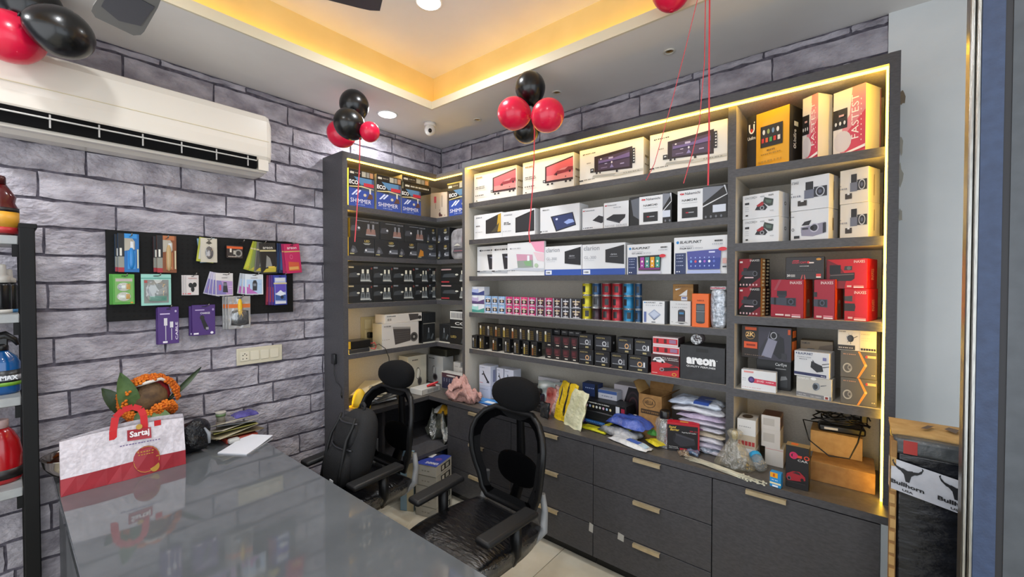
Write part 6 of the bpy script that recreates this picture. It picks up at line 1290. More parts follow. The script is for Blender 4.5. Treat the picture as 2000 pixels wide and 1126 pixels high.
def hang(name, label, u0, v0, u1, v1, x, body, arts, rx=0.0, group=None, d=.005, cat='packet', blister=None):
    """flat hanging card facing the room at distance x from the wall; rx swings it about its hook"""
    a = onX(u0, v1, x); b = onX(u1, v0, x); zlow = onX((u0 + u1) / 2, v1, x).z; ztop = onX((u0 + u1) / 2, v0, x).z
    w_, h_ = b.y - a.y, ztop - zlow
    o = carton(name, label, cat, w_, h_, d, (x, a.y, zlow), PI / 2, body, arts, group, .001)
    if rx:
        piv = Vector((x, a.y + w_ / 2, ztop - .02)); R = Matrix.Translation(piv) @ Matrix.Rotation(rx, 4, 'X') @ Matrix.Translation(-piv)
        o.matrix_world = R @ (Matrix.Translation((x, a.y, zlow)) @ Matrix.Rotation(PI / 2, 4, 'Z'))
    art(o, lambda p, q, e: (p * w_, -e - .0012, q * h_), [('R', .40, .93, .60, .955, '#101012')], 'hang_slot')
    for nme, (cx, cz, rx_, rz_, dp), mm in (blister or []):
        m = MB(); m.ball((cx * w_, -.001, cz * h_), rx_ * w_, dp, rz_ * h_, mm, 18, 10, .8); m.build(nme, o)
    return o


BLI = clear('blister_plastic', '#ffffff', .16, .06, .06, '#dfe3e6', 5)
# 1 blue pack
def tool(c1, c2): return [('R', 0, 0, 1, 1, c1), ('R', 0, .40, .30, 1, '#15151a'), ('R', .08, .42, .18, .62, '#d8d6cc'), ('R', 0, .0, .28, .40, '#8a8a80'), ('R', .0, .0, .28, .12, '#a02a34'), ('P', [(.30, .55), (.30, .88), (.62, .92), (.80, .80), (.80, .60)], '#a9a294'), ('R', .30, .88, .90, 1, c2), ('R', .44, .08, .82, .55, c2), ('R', .55, .12, .72, .30, '#d8e0ea'), ('R', .58, .56, .74, .80, '#d3d6da'), ('R', .90, .10, .97, .60, '#c9c3a0')]
hook(252, 463)
hang('touch_up_pen_pack', 'blue carded touch-up bottle hanging at the upper left of the pegboard', 231, 456, 271, 531, .052, '#1f6fb0', tool('#1a66a8', '#2f8ad0'), blister=[('tube', (.63, .36, .15, .28, .012), M('#2a7cc0', .15))], group='carded touch-up bottles')
hang('touch_up_pen_pack', 'blue carded touch-up bottle hanging behind the front blue one', 225, 458, 264, 530, .034, '#1f6fb0', tool('#1a66a8', '#2f8ad0'), group='carded touch-up bottles')
hook(322, 467)
hang('touch_up_pen_pack', 'brown and red carded bottle, front one, second along the pegboard top', 307, 460, 344, 532, .052, '#8a4a2a', tool('#7a4424', '#a8643a'), blister=[('tube', (.60, .40, .14, .36, .012), M('#b09468', .2))], group='carded touch-up bottles')
hang('touch_up_pen_pack', 'brown and red carded bottle hanging behind the front brown one', 300, 462, 337, 531, .034, '#7a2a34', tool('#7a4424', '#a8643a'), group='carded touch-up bottles')
# 3 helmet scents
hook(405, 470)
for k, (c, lb) in enumerate((('#7a9ab0', 'pale blue carded scent at the back of the fanned pile'), ('#a9ac3a', 'lime carded scent showing right in the fanned pile'), ('#bdb6a6', 'cream carded scent with a dark oval bottle, front of the fanned pile'))):
    hang('scent_card', lb, 386 + k * 3, 465, 420 + k * 2, 512, .034 + .012 * k, c, [('R', .08, .08, .92, .86, c), ('E', .52, .40, .24, .26, '#2a2426'), ('E', .48, .36, .10, .14, '#7a6a60'), ('P', [(.3, .8), (.5, .9), (.7, .8), (.5, .74)], '#4a463c')] if k == 2 else [('R', .1, .1, .9, .8, '#c9c9c4')], rx=(.10, -.12, .0)[k], group='fanned carded scents', blister=[('blister', (.52, .40, .30, .30, .015), BLI)] if k == 2 else None)
# 4 orange-black box
hook(468, 474)
hang('small_hang_box', 'small black and orange boxed bulb hanging near the pegboard top', 443, 479, 474, 504, .052, '#2a201e', [('R', 0, .74, 1, .92, '#c8541e'), ('E', .72, .40, .24, .30, '#8a8680'), ('E', .72, .40, .15, .19, '#2a2624'), ('R', .18, .45, .30, .74, '#c9c3b8'), ('R', .40, .30, .56, .60, '#a9a398')] + dots(.1, .1, .6, .16, 5, '#c9b8a8'), d=.02, cat='box')
# 5 yellow-black fan
hook(510, 476)
for k in range(4):
    hang('paper_scent_pack', ('lime sachet spread out leftmost in the black and lime fan', 'lime and grey sachet, second in the black and lime fan', 'grey sachet, third in the black and lime fan', 'black sachet with a cream stripe, front of the black and lime fan')[k], 492 + 5 * k, 474, 517 + 7 * k, 531 + k, .030 + .008 * k, ('#a5a82a', '#8f9a3a', '#6a6a62', '#2a2826')[k], [('R', .06, .06, .94, .72, ('#b9bc3a', '#7a8a4a', '#4a4a48', '#1a191a')[k]), ('R', 0, .72, 1, .77, '#c9bd8a'), ('T', .2, .80, .8, .87, 'areon', '#d5d2c8'), ('P', [(.3, .2), (.4, .6), (.6, .5), (.7, .25)], '#8a8a86'), ('P', [(.1, .05), (.9, .05), (.95, .22), (.3, .16)], '#b8a83a'), ('R', .45, .18, .85, .24, '#d0b54a')], rx=(-.30, -.20, -.10, .06)[k], group='black and lime scent sachets')
# 6 pink / blue fan
hook(566, 478)
for k in range(4):
    hang('paper_scent_pack', ('dark blue sachet at the back of the pink pile', 'navy sachet, second from the back of the pink pile', 'magenta sachet just behind the front pink one', 'hot pink sachet with an orange fruit print, front of its pile')[k], 541 + 4.5 * k, 476, 568 + 5.5 * k, 533, .032 + .009 * k, ('#1f3560', '#1c2a50', '#a01c56', '#c2245e')[k], [('R', 0, .72, 1, .76, '#c9a86a'), ('T', .2, .82, .8, .89, 'areon', '#ecd0d8'), ('P', [(.15, .08), (.2, .40), (.85, .36), (.9, .08)], '#cf5a3a'), ('R', .2, .12, .8, .22, '#d8a25a'), ('O', .4, .56, .10, .08, .7, '#d8628a')] if k > 1 else [('R', .1, .1, .4, .7, '#2f5a8a')], rx=(-.05, -.02, .06, .10)[k], group='pink and blue scent sachets')
# row two
hook(243, 540)
for k in range(3):
    hang('bulb_blister', ('green carded twin bulb pack, rearmost of three', 'green carded twin bulb pack, middle of three', 'green carded twin bulb pack, front of three, with clear domes')[k], 214 + 3.2 * k, 535, 255 + 3.7 * k, 594, .030 + .012 * k, '#4f9a3a', [('R', .10, .08, .92, .88, '#74a85a'), ('R', .14, .76, .9, .85, '#b5a8a4'), ('E', .5, .58, .30, .14, '#c3c8bc'), ('E', .5, .26, .32, .15, '#c3c8bc'), ('R', .62, .50, .80, .68, '#c79a3a'), ('R', .60, .18, .78, .34, '#c79a3a'), ('R', .26, .50, .40, .64, '#8a9298'), ('R', .80, .03, .92, .08, '#c78a2a')], group='green carded twin bulbs', blister=[('blister', (.5, .58, .30, .14, .014), BLI), ('blister', (.5, .26, .32, .15, .014), BLI)] if k == 2 else None)
hook(307, 539)
tp_ = hang('zip_pouch', 'teal-edged clear zip pouch with a black gadget, on the pegboard', 276, 535, 334, 596, .050, '#8fc4b8', [('R', 0, .86, 1, .88, '#3f8a7a'), ('R', .09, .08, .91, .82, '#7d807c'), ('P', [(.16, .50), (.24, .54), (.42, .22), (.32, .20)], '#3a3c3c'), ('R', .26, .14, .84, .30, '#4a8a76'), ('P', [(.48, .46), (.85, .62), (.86, .40), (.56, .34)], '#9a9c98'), ('R', .10, .72, .20, .80, '#a04a44'), ('P', [(.4, .82), (.5, .70), (.64, .74), (.7, .82)], '#c9ccc8')], blister=[('film_bulge', (.5, .45, .40, .36, .014), BLI)])
hook(376, 538)
for k in range(3):
    hang('usb_cable_pack', ('white carded pack with a clover gadget, rearmost of three', 'white carded pack with a clover gadget, middle of three', 'white carded pack with a black clover gadget, front of three')[k], 355 + 4.5 * k, 537, 379 + 4.5 * k, 576, .030 + .010 * k, '#c9c2c0', [('R', .15, .82, .85, .86, '#b08a86'), ('E', .34, .50, .17, .12, '#161618'), ('E', .66, .52, .17, .12, '#161618'), ('E', .50, .30, .14, .14, '#161618'), ('E', .5, .42, .12, .12, '#161618'), ('R', .08, .05, .36, .10, '#c8505a')], group='carded clover gadgets')
hook(439, 537)
for k in range(4):
    hang('car_charger_pack', ('lilac car charger card swung far left in its fan', 'lilac car charger card, second in its fan', 'lilac car charger card, third in its fan', 'lilac and white car charger card, front of its fan')[k], 408 + 4.5 * k, 533, 440 + 5 * k, 577, .030 + .008 * k, ('#b9b4c4', '#b4aec4', '#bdb8c6', '#c9c4c2')[k], [('P', [(.04, .05), (.96, .05), (.96, .64), (.04, .68)], '#a88ab8'), ('P', [(.04, .05), (.6, .05), (.3, .66), (.04, .68)], '#7a72a8'), ('R', .18, .24, .30, .48, '#c84a6a'), ('P', [(.40, .16), (.44, .60), (.62, .60), (.70, .14)], '#2a2a30'), ('R', .44, .44, .62, .56, '#6a6c74'), ('R', .72, .40, .94, .42, '#d8c8d0'), ('R', .72, .30, .94, .32, '#d8c8d0'), ('R', .34, .78, .66, .81, '#8a8684')], rx=(-.26, -.16, -.07, .0)[k], group='lilac car charger cards')
hook(496, 537)
for k in range(3):
    hang('car_charger_pack', ('white car charger card swung left in the blue pile', 'white car charger card, second in the blue pile', 'white and blue car charger card, front of the blue pile')[k], 468 + 5.5 * k, 535, 500 + 7 * k, 575, .030 + .009 * k, ('#a9adb4', '#b4b8c0', '#cdd2d8')[k], [('P', [(.08, .05), (.92, .05), (.92, .74), (.08, .74)], '#a8c0dc'), ('P', [(.08, .05), (.7, .05), (.08, .4)], '#b068b0'), ('P', [(.40, .20), (.40, .58), (.46, .70), (.60, .70), (.66, .56), (.64, .20)], '#2c2f36'), ('R', .44, .42, .60, .54, '#7a808a'), ('R', .18, .30, .24, .50, '#c84a8a'), ('R', .30, .80, .68, .83, '#8a8d94')] + dots(.72, .5, .9, .52, 3, '#6a86b0'), rx=(-.14, -.07, .0)[k], group='blue and white car charger cards')
hook(549, 537)
for k in range(4):
    hang('paper_scent_pack', ('crimson sachet at the back of the lower right pile', 'violet sachet, second in the lower right pile', 'purple sachet, third in the lower right pile', 'blue sachet with a sea print, front of the lower right pile')[k], 521 + 4.5 * k, 537, 541 + 6.2 * k, 595, .030 + .009 * k, ('#7a1c3a', '#5a2a6a', '#4a2f7a', '#2f3f9a')[k], [('R', .08, .04, .92, .92, '#a9b4dc'), ('R', 0, .70, 1, .75, '#c9bd8a'), ('R', .15, .80, .85, .90, '#cfd0d4'), ('P', [(.1, .40), (.9, .44), (.9, .70), (.1, .70)], '#5a4ab0'), ('P', [(.1, .16), (.9, .14), (.9, .34), (.1, .38)], '#3a5a9a'), ('P', [(.1, .36), (.5, .50), (.9, .36), (.5, .30)], '#dfe4ee'), ('R', .10, .04, .9, .12, '#d3d6de'), ('E', .6, .26, .12, .06, '#16203a')] if k == 3 else [('R', .1, .1, .4, .6, '#a03a4a')], rx=(-.04, -.02, .0, .02)[k], group='blue and crimson scent sachets')
# row three
hook(328, 600)
for k in range(2):
    hang('cable_box', ('purple charging cable box behind the front purple cable box', 'purple charging cable box with two white plugs pictured')[k], 306 + 3 * k, 600 - 1 * k, 345 + 4 * k, 671, .034 + .022 * k, '#46286e', [('R', .34, .10, .38, .50, '#b5b0bc'), ('R', .28, .50, .44, .70, '#c9c6cc'), ('R', .62, .10, .66, .42, '#b5b0bc'), ('R', .56, .44, .72, .60, '#c9c6cc'), ('R', .22, .03, .44, .08, '#e0dce4'), ('R', .10, .80, .56, .83, '#c9b8dc'), ('V', .82, .10, .94, .58, 'CABLE', '#d8d0e0'), ('E', .84, .88, .05, .03, '#b5a8c4')], group='purple cable boxes', d=.018, cat='box')
hook(400, 597)
for k in range(2):
    hang('charger_box', ('purple car charger box behind the front purple charger box', 'purple car charger box with a black charger pictured')[k], 370 + 6 * k, 597 - 2 * k, 410 + 10 * k, 654, .034 + .022 * k, '#43266a', [('P', [(.34, .58), (.46, .62), (.70, .24), (.62, .14), (.50, .22)], '#121214'), ('E', .42, .58, .10, .08, '#1d1d20'), ('R', .58, .18, .70, .26, '#8a8890'), ('R', .12, .82, .52, .85, '#b5a4cc'), ('T', .34, .70, .76, .76, 'CHARGE', '#e0dce4'), ('R', .05, .04, .26, .09, '#e0dce4'), ('E', .84, .07, .07, .04, '#e0dce4'), ('E', .90, .84, .05, .04, '#9a86b8')], group='purple charger boxes', d=.018, cat='box')
hook(466, 580)
for k in range(3):
    hang('clip_blister', ('clear blister pack behind the orange-striped ones, rearmost', 'clear blister pack, middle of the orange-striped pile', 'clear blister pack with an orange stripe and yellow clip, front')[k], 435 + 5.5 * k, 578, 478 + 5.5 * k, 641, .034 + .016 * k, clear('blister_card_%d' % k, '#ffffff', .15, .1, .70, '#a9a8a8', 10), [('R', .02, .64, .98, .76, '#c8682a'), ('P', [(.12, .12), (.16, .54), (.50, .60), (.90, .54), (.92, .12), (.5, .08)], '#17171a')], group='clear clip blisters', d=.006, blister=[('blister', (.5, .36, .42, .26, .018), BLI)] + ([('yellow_clip', (.52, .66, .10, .26, .010), M('#d8b020', .3))] if k == 2 else []))
# wall switch plate
ya, yb_ = -1.671, -1.405; za, zb_ = 1.076, 1.181
wp = thing('wall_switch_plate', 'cream switch and socket plate on the bare brick wall', 'switch')
MB().rbox(.0, ya, za, .012, yb_, zb_, M('#c9c2ac', .35), .004).build('plate', wp)
for c in range(4):
    yy = ya + .018 + c * .058; MB().rbox(.012, yy, za + .025, .016, yy + .05, zb_ - .022, M('#d3ccb8', .3), .0015, 1).build('switch' if c else 'socket', wp)
for a_, b_ in ((.36, .30), (.64, .30), (.5, .55), (.36, .72), (.64, .72)):
    pass
m = MB(); [m.box(.016, ya + .018 + .05 * a_ - .003, za + .025 + .06 * b_ - .003, .0165, ya + .018 + .05 * a_ + .003, za + .025 + .06 * b_ + .003, M('#2a2822', .5)) for a_, b_ in ((.30, .25), (.70, .25), (.5, .75), (.30, .60), (.70, .60))]; m.build('socket_holes', wp)

# ------------------------------------------------------------------ things on the counter desk
# shopping bag
xb = .388; yA, yB = -2.44, -2.016; wB = yB - yA; hB = onX(240, 842, xb).z - ZD
BAGW = noisy('white_nonwoven', '#bdb6bc', '#d3ccd2', 70, .6, .25, 70)
RED_ = noisy('deep_red_print', '#8a1622', '#981b28', 20, .45)
bg = thing('shopping_bag', 'white and red Sartaj shopping bag with red handles on the desk', 'bag', (xb, yA, ZD), PI / 2 - .02)
# local: x along the bag, y backwards, z up
dB = .075; m = MB(); n = 10; vs = []; fs = []
zs = [0.0005, hB * .31, hB * .313, hB * .7, hB]
for j, z in enumerate(zs):
    pin = (z / hB)
    for k in range(2 * n):
        if k < n: a = k / (n - 1); y = 0
        else: a = 1 - (k - n) / (n - 1); y = 1
        dd = dB * (1 - .72 * pin ** 1.3)
        yy = (0 + .004 * math.sin(9 * a + z * 30)) if y == 0 else dd
        sag = .012 * math.sin(PI * a) * pin
        vs.append((a * wB, yy + .035 * pin, z + (sag if y == 0 else .028 * math.sin(2.5 * a) * pin)))
for j in range(len(zs) - 1):
    for k in range(2 * n):
        k2 = (k + 1) % (2 * n); fs.append((j * 2 * n + k, j * 2 * n + k2, (j + 1) * 2 * n + k2, (j + 1) * 2 * n + k))
m = MB(); m.mesh(vs, fs[:2 * n], RED_, False); m.mesh(vs, fs[2 * n:], BAGW, False); m.face([vs[k] for k in range(2 * n)], RED_)
bag = m.build('bag_body', bg)
def bagf(a, b, e): return (a * wB, .035 * b + .004 * math.sin(9 * a + b * hB * 30) - .0025 - e, b * hB + .012 * math.sin(PI * a) * b)
art(bag, bagf, [('E', .655, .30, .115, .26, '#8f1926'), ('O', .655, .30, .112, .25, .965, '#b58a2a'), ('E', .72, .12, .042, .095, '#a87f28'), ('R', .55, .30, .62, .325, '#c9a0a4'), ('R', .63, .31, .76, .325, '#b58a2a'), ('P', [(.50, .72), (.50, .93), (.70, .91), (.70, .70)], '#98202c'), ('E', .60, .955, .028, .05, '#b08a34'), ('T', .52, .745, .685, .895, 'Sartaj', '#e6e0e0', {'b': .03})] + dots(.44, .64, .78, .66, 14, '#6a5a86') + dots(.58, .45, .72, .47, 6, '#b58a2a') + dots(.585, .40, .715, .415, 6, '#b58a2a'), 'front_print')
m = MB(); w2 = .013
def strap(pts):
    for (p, q) in zip(pts[:-1], pts[1:]):
        d_ = (Vector(q) - Vector(p)).normalized(); nx = Vector((d_.z, 0, -d_.x)) * w2
        m.face([Vector(p) + nx, Vector(q) + nx, Vector(q) - nx, Vector(p) - nx], M('#c0161e', .5)); m.face([Vector(p) + nx + Vector((0, .002, 0)), Vector(q) + nx + Vector((0, .002, 0)), Vector(q) - nx + Vector((0, .002, 0)), Vector(p) - nx + Vector((0, .002, 0))], M('#c0161e', .5))
yf = .033
strap([(.165, yf - .004, hB * .84), (.166, yf - .003, hB * 1.02), (.175, yf + .003, hB * 1.28), (.20, yf + .006, hB * 1.40), (.235, yf + .006, hB * 1.43), (.262, yf + .004, hB * 1.36), (.272, yf, hB * 1.22), (.274, yf - .003, hB * 1.02), (.274, yf - .004, hB * .86)]); m.build('handle', bg)
m = MB(); yf = .062
strap([(.215, yf, hB * .94), (.222, yf, hB * 1.06), (.228, yf + .004, hB * .99)]); strap([(.31, yf - .03, hB * 1.0), (.335, yf - .03, hB * 1.0)]); m.build('back_handle', bg)

# steel bowl
st = thing('steel_bowl', 'shiny steel bowl half hidden behind the shopping bag', 'bowl', (.135, -2.375, ZD))
SHINY = M('#b5afa4', .12, 1)
MB().lathe([(.05, .0005), (.055, .004), (.085, .03), (.105, .065), (.112, .10), (.116, .104), (.108, .10), (.10, .066), (.08, .034), (.05, .012), (.0, .01)], SHINY, 32).build('bowl_shell', st)
st2 = thing('steel_plate', 'small steel dish peeking over the top of the bag', 'dish', (.23, -2.215, ZD + .0))
MB().lathe([(.03, .0005), (.035, .01), (.02, .05), (.022, .11), (.05, .125), (.062, .14), (.058, .142), (.02, .125)], SHINY, 24).build('dish_shell', st2)

# clay pot with marigolds and leaves
pc = onX(290, 800, .15); px, py = .153, pc.y
pot = thing('clay_pot', 'brown clay pot dressed with orange marigolds, red cloth and mango leaves', 'pot', (px, py, ZD))
CLAY = noisy('terracotta', '#5a3024', '#7a4434', 12, .6, .2, 30)
MB().lathe([(.05, .0005), (.085, .03), (.108, .075), (.105, .115), (.08, .145), (.058, .16), (.064, .175), (.06, .178), (.05, .16)], CLAY, 28).build('pot_body', pot)
m = MB(); m.ball((0, 0, .232), .060, .060, .066, noisy('coconut', '#4a3624', '#6e5436', 30, .8, .5, 60), 18, 12); m.build('coconut', pot)
m = MB(); m.lathe([(.062, .222), (.066, .235), (.060, .265), (.040, .29), (.01, .302)], noisy('red_cloth', '#7a1420', '#9a1e2a', 15, .7, .5, 30), 20)
m.v = [(x if x < .03 else x * .72, y, z) for x, y, z in m.v]; m.build('red_cloth', pot)
m = MB(); m.tube([(-.01, -.055, .275), (.035, -.045, .285), (.05, -.01, .295), (.04, .03, .300), (.03, .05, .285)], .006, M('#d0ccc4', .8), 6); m.build('white_thread', pot)
MAR = noisy('marigold_petals', '#b85208', '#dc7a10', 60, .8, .6, 90)
fl = MB(); fpos = []
for k in range(17):
    a = -2.6 + k * 2 * PI / 18; r = .072; z = .185 + .015 * math.sin(3 * a)
    fpos.append((r * math.cos(a), r * math.sin(a), z))
for k in range(12):
    a = PI * k / 11; fpos.append((.02 + .012 * math.sin(3 * k), .078 * math.cos(a), .228 + .078 * math.sin(a)))
def flower(seed):
    rr = random.Random(seed); m = MB()
    for ring, (cnt, rad, zz) in enumerate(((10, .019, .0), (8, .013, .006), (5, .007, .010))):
        for q in range(cnt):
            a = 2 * PI * q / cnt + ring; c = (rad * math.cos(a), rad * math.sin(a)); b = len(m.v)
            m.ball((c[0], c[1], zz + rr.uniform(-.002, .002)), .0065, .0065, .0055, MAR, 6, 4)
    return m.data('marigold')
FLM = [flower(s) for s in range(3)]
for k, p in enumerate(fpos):
    o = link('marigold', FLM[k % 3], pot, p); d = Vector((p[0], p[1], p[2] - .20)); d = d.normalized() if d.length > 0 else Vector((1, 0, 0)); o.rotation_euler = d.to_track_quat('Z', 'Y').to_euler()
LEAF = noisy('mango_leaf', '#3f5a30', '#5f7a48', 15, .5, .3, 40); LEAF2 = noisy('dark_leaf', '#24351f', '#37492c', 15, .5, .3, 40)
def leaf(base, tip, wd, mat, curl=.02):
    m = MB(); b = Vector(base); t = Vector(tip); ax = t - b; sd = ax.cross(Vector((1, 0, .2))).normalized(); nm_ = sd.cross(ax).normalized(); n = 8; vs = []
    for i in range(n + 1):
        f = i / n; w_ = wd * math.sin(PI * min(1, f * .96 + .03)) ** .7; c = b + ax * f + nm_ * curl * math.sin(PI * f)
        for s in (-1, 0, 1): vs.append(c + sd * w_ * s + nm_ * (.010 * abs(s)))
    fs = [(i * 3 + j, i * 3 + j + 1, i * 3 + j + 4, i * 3 + j + 3) for i in range(n) for j in range(2)]
    off = len(vs); vs += [v - nm_ * .0012 for v in vs[:off]]; fs += [tuple(off + q for q in reversed(f)) for f in fs[:]]
    m.mesh(vs, fs, mat, True); m.build('leaf', pot)
leaf((.0, -.045, .16), (.05, -.085, .345), .030, LEAF)
leaf((-.02, -.05, .16), (-.02, -.125, .285), .026, LEAF2)
leaf((.0, .05, .20), (-.02, .17, .315), .010, LEAF2)
leaf((.06, .02, .19), (.12, .01, .09), .032, LEAF)
leaf((.05, -.03, .19), (.115, -.045, .12), .024, LEAF)

# clutter beside the pot
pot.scale = (1.36, 1.36, 1.36)
pb = onX(378, 830, .24)
bk = thing('black_plastic_bag', 'crumpled black plastic bag beside the clay pot', 'bag', (.24, pb.y, ZD))
m = MB(); m.ball((0, 0, .082), .062, .080, .090, noisy('black_bin_bag', '#08090c', '#14161c', 20, .18, .9, 16, bdist=.04), 26, 18)
m.v = [(x * (1 + .12 * math.sin(40 * z + 30 * y)), y * (1 + .10 * math.sin(55 * z)), max(.0006, z + .008 * math.sin(60 * x + 40 * y))) for x, y, z in m.v]; m.build('bag_body', bk)
m = MB(); m.tube([(.05, .035, .13), (.07, .05, .10), (.075, .05, .05)], [.004, .010, .006], M('#8a8d92', .2), 6); m.build('shiny_fold', bk)
pcup = onX(430, 808, .06)
cupz = onX(430, 820, .06).z
bx0 = onX(395, 850, .22)
stk = thing('paper_pile', 'untidy pile of cards, papers and pouches by the wall end of the desk', 'paper', (.17, -1.745, ZD))
pm = [('#6a5c3a', .20, .24, 0), ('#b5ac90', .17, .22, .25), ('#8f8a3c', .18, .21, -.2), ('#c0b8a4', .15, .19, .35), ('#55585c', .16, .20, -.1), ('#c4bda8', .12, .17, .5)]
for k, (c, w_, d_, r_) in enumerate(pm):
    m = MB(); m.box(-w_ / 2, -d_ / 2, 0, w_ / 2, d_ / 2, .004, M(c, .5)); o = m.build('sheet', stk, (.01 * math.sin(k * 2), .012 * math.cos(k * 3), .028 + .013 * k)); o.rotation_euler = (.10 * math.sin(k), -.12 - .03 * k, r_)
MB().rbox(-.05, -.06, .0005, .10, .10, .026, M('#8f3426', .4), .006).build('red_box', stk)
MB().rbox(.085, -.055, .004, .125, .0, .030, M('#b5b5b2', .2), .008).build('clear_case', stk)
pillow(MB(), .10, .12, .03, film('violet_pouch', '#3a3476', '#5a549a'), 81).build('violet_pouch', stk)
o = stk.children[-1]; o.location = (-.02, .07, .105)
cup = thing('paper_cup', 'small white printed paper cup standing on the pile by the wall', 'cup', (.07, pcup.y, cupz - .004))
MB().lathe([(.020, 0), (.026, .052), (.028, .054), (.026, .056), (.0, .05)], M('#c4bfb4', .5), 20).build('cup_wall', cup)
MB().lathe([(.0248, .030), (.0262, .046)], M('#5f7a52', .5), 20).build('printed_band', cup)
MB().lathe([(.024, .0), (.024, cupz - .005 - ZD)], M('#6b6257', .6), 16).xf(Matrix.Translation((0, 0, -(cupz - .005 - ZD)))).build('cup_stand', cup)
# notebook
a, b, c = onZ(425, 886, ZD), onZ(482, 889, ZD), onZ(533, 857, ZD)
nb = thing('notebook', 'open white notepad lying on the desk', 'notepad', (a.x, a.y, ZD))
e1 = b - a; e2 = c - b; m = MB()
def quad(z0, z1, mat, cur=0):
    n = 8; vs = []
    for j in range(n + 1):
        for i in range(2):
            p = e1 * i + e2 * (j / n); vs.append((p.x, p.y, z0 + (cur * (j / n) ** 2)))
    for j in range(n + 1):
        for i in range(2):
            p = e1 * i + e2 * (j / n); vs.append((p.x, p.y, z1 + (cur * (j / n) ** 2)))
    N2 = 2 * (n + 1); fs = []
    for j in range(n):
        fs += [(2 * j, 2 * j + 1, 2 * j + 3, 2 * j + 2), (N2 + 2 * j, N2 + 2 * j + 2, N2 + 2 * j + 3, N2 + 2 * j + 1), (2 * j, 2 * j + 2, N2 + 2 * j + 2, N2 + 2 * j), (2 * j + 1, N2 + 2 * j + 1, N2 + 2 * j + 3, 2 * j + 3)]
    fs += [(0, N2, N2 + 1, 1), (2 * n, 2 * n + 1, N2 + 2 * n + 1, N2 + 2 * n)]
    mb = MB(); mb.mesh(vs, fs, mat); return mb
quad(.0006, .006, M('#b5b6bc', .6)).build('page_block', nb); quad(.0065, .0072, M('#cfd0d6', .6), .016).build('top_page', nb)

# ------------------------------------------------------------------ black rack with bottles at the left edge
rk = thing('display_rack', 'black metal rack with pale shelves of car care bottles at the left edge', 'rack')
RKB = M('#060607', .5, 0, 0, .25)
RY = onX(55, 600, .34).y; yr0, yr1 = RY - .022, RY + .022
for x in (.325, .012):
    for y in (RY, RY - .85): MB().rbox(x, y - .022, .0, x + .034, y + .022, 1.835, RKB, .003, 1).build('post', rk)
MB().rbox(.012, yr0 + .0, 1.815, .36, yr1 + .006, 1.835, RKB, .002, 1).build('end_rail', rk)
SHZ = [1.785, 1.466, 1.128, .754]
for z in SHZ:
    MB().rbox(.046, RY - .83, z - .036, .324, RY - .023, z, noisy('rack_shelf_%d' % int(z * 100), '#8d8f90', '#9a9c9c', 20, .4), .003, 1).build('shelf', rk)
    MB().box(.30, RY - .04, z - .085, .324, RY - .0235, z - .037, RKB).build('bracket', rk)


def bottle(label, x, y, z, prof, mat, cap, cprof, band=None, sx=1, sy=1, arts=None, extra=None):
    t = thing('car_care_bottle', label, 'bottle', (x, y, z), 0, 'car care bottles on the black rack')
    MB().lathe(prof, mat, 24, sx=sx, sy=sy).build('body', t)
    MB().lathe(cprof, cap, 20).build('cap', t)
    if band: m = MB(); m.lathe(band[0], band[1], 24, sx=sx * 1.01, sy=sy * 1.01); m.build('label_band', t)
    for nme, pr, mm in (extra or []): MB().lathe(pr, mm, 24, sx=sx * 1.02, sy=sy * 1.02).build(nme, t)
    return t


BYc = RY - .072
MAROON = M('#4a0d10', .2, 0, .5)
bottle('maroon car shampoo bottle with a yellow and red label on the top rack shelf', .19, BYc, SHZ[0] + .0005, [(.050, 0), (.056, .01), (.056, .12), (.046, .145), (.050, .17), (.034, .20), (.02, .225)], MAROON, M('#3a0c0e', .3), [(.022, .222), (.022, .25), (.018, .255)], ([(.0565, .04), (.0565, .105)], M('#c8902a', .4)), .8, 1.0, extra=[('red_label', [(.0563, .014), (.0566, .040)], M('#a82428', .4)), ('black_label', [(.0563, .105), (.0563, .122)], M('#1a1414', .4))])
bottle('black polish bottle with a white cap on the second rack shelf', .20, BYc - .005, SHZ[1] + .0005, [(.034, 0), (.037, .006), (.037, .115), (.030, .13)], M('#101012', .25), M('#c9c6c0', .35), [(.034, .128), (.034, .155), (.024, .160), (.022, .20), (.018, .205)], ([(.0375, .0), (.0375, .016)], M('#c9c6c0', .4)))
bottle('smaller black polish bottle with a white cap beside the rack post', .14, RY - .052, SHZ[1] + .0005, [(.026, 0), (.028, .006), (.028, .115), (.02, .13)], M('#101012', .25), M('#c9c6c0', .35), [(.025, .128), (.025, .145), (.016, .15), (.015, .18), (.012, .185)], ([(.0285, .0), (.0285, .014)], M('#3a7fb8', .4)))
bl = bottle('blue spray bottle with a black trigger on the third rack shelf', .20, BYc, SHZ[2] + .0005, [(.046, 0), (.052, .01), (.052, .13), (.042, .155), (.022, .175), (.018, .185)], M('#0f4f8a', .15, 0, .5), M('#101012', .35), [(.02, .182), (.02, .20), (.014, .21)], ([(.0525, .035), (.0525, .10)], M('#16181c', .35)), .75, 1.0, extra=[('green_stripe', [(.0528, .035), (.0528, .05)], M('#6a9a2a', .4)), ('grey_stripe', [(.0528, .058), (.0528, .078)], M('#a9adb4', .4))])
m = MB(); m.tube([(0, -.03, .235), (0, .01, .245), (0, .035, .225), (0, .045, .20)], [.016, .018, .011, .006], M('#101012', .35), 8); m.rbox(-.012, -.02, .20, .012, .018, .235, M('#101012', .35), .004); m.build('trigger', bl)
art(bl, lambda a, b, e: (.0405 + e, -.045 + .09 * a, .03 + .08 * b), [('T', .45, .38, .98, .62, 'MAX', '#e0e2e6', {'b': .02})], 'label_print')
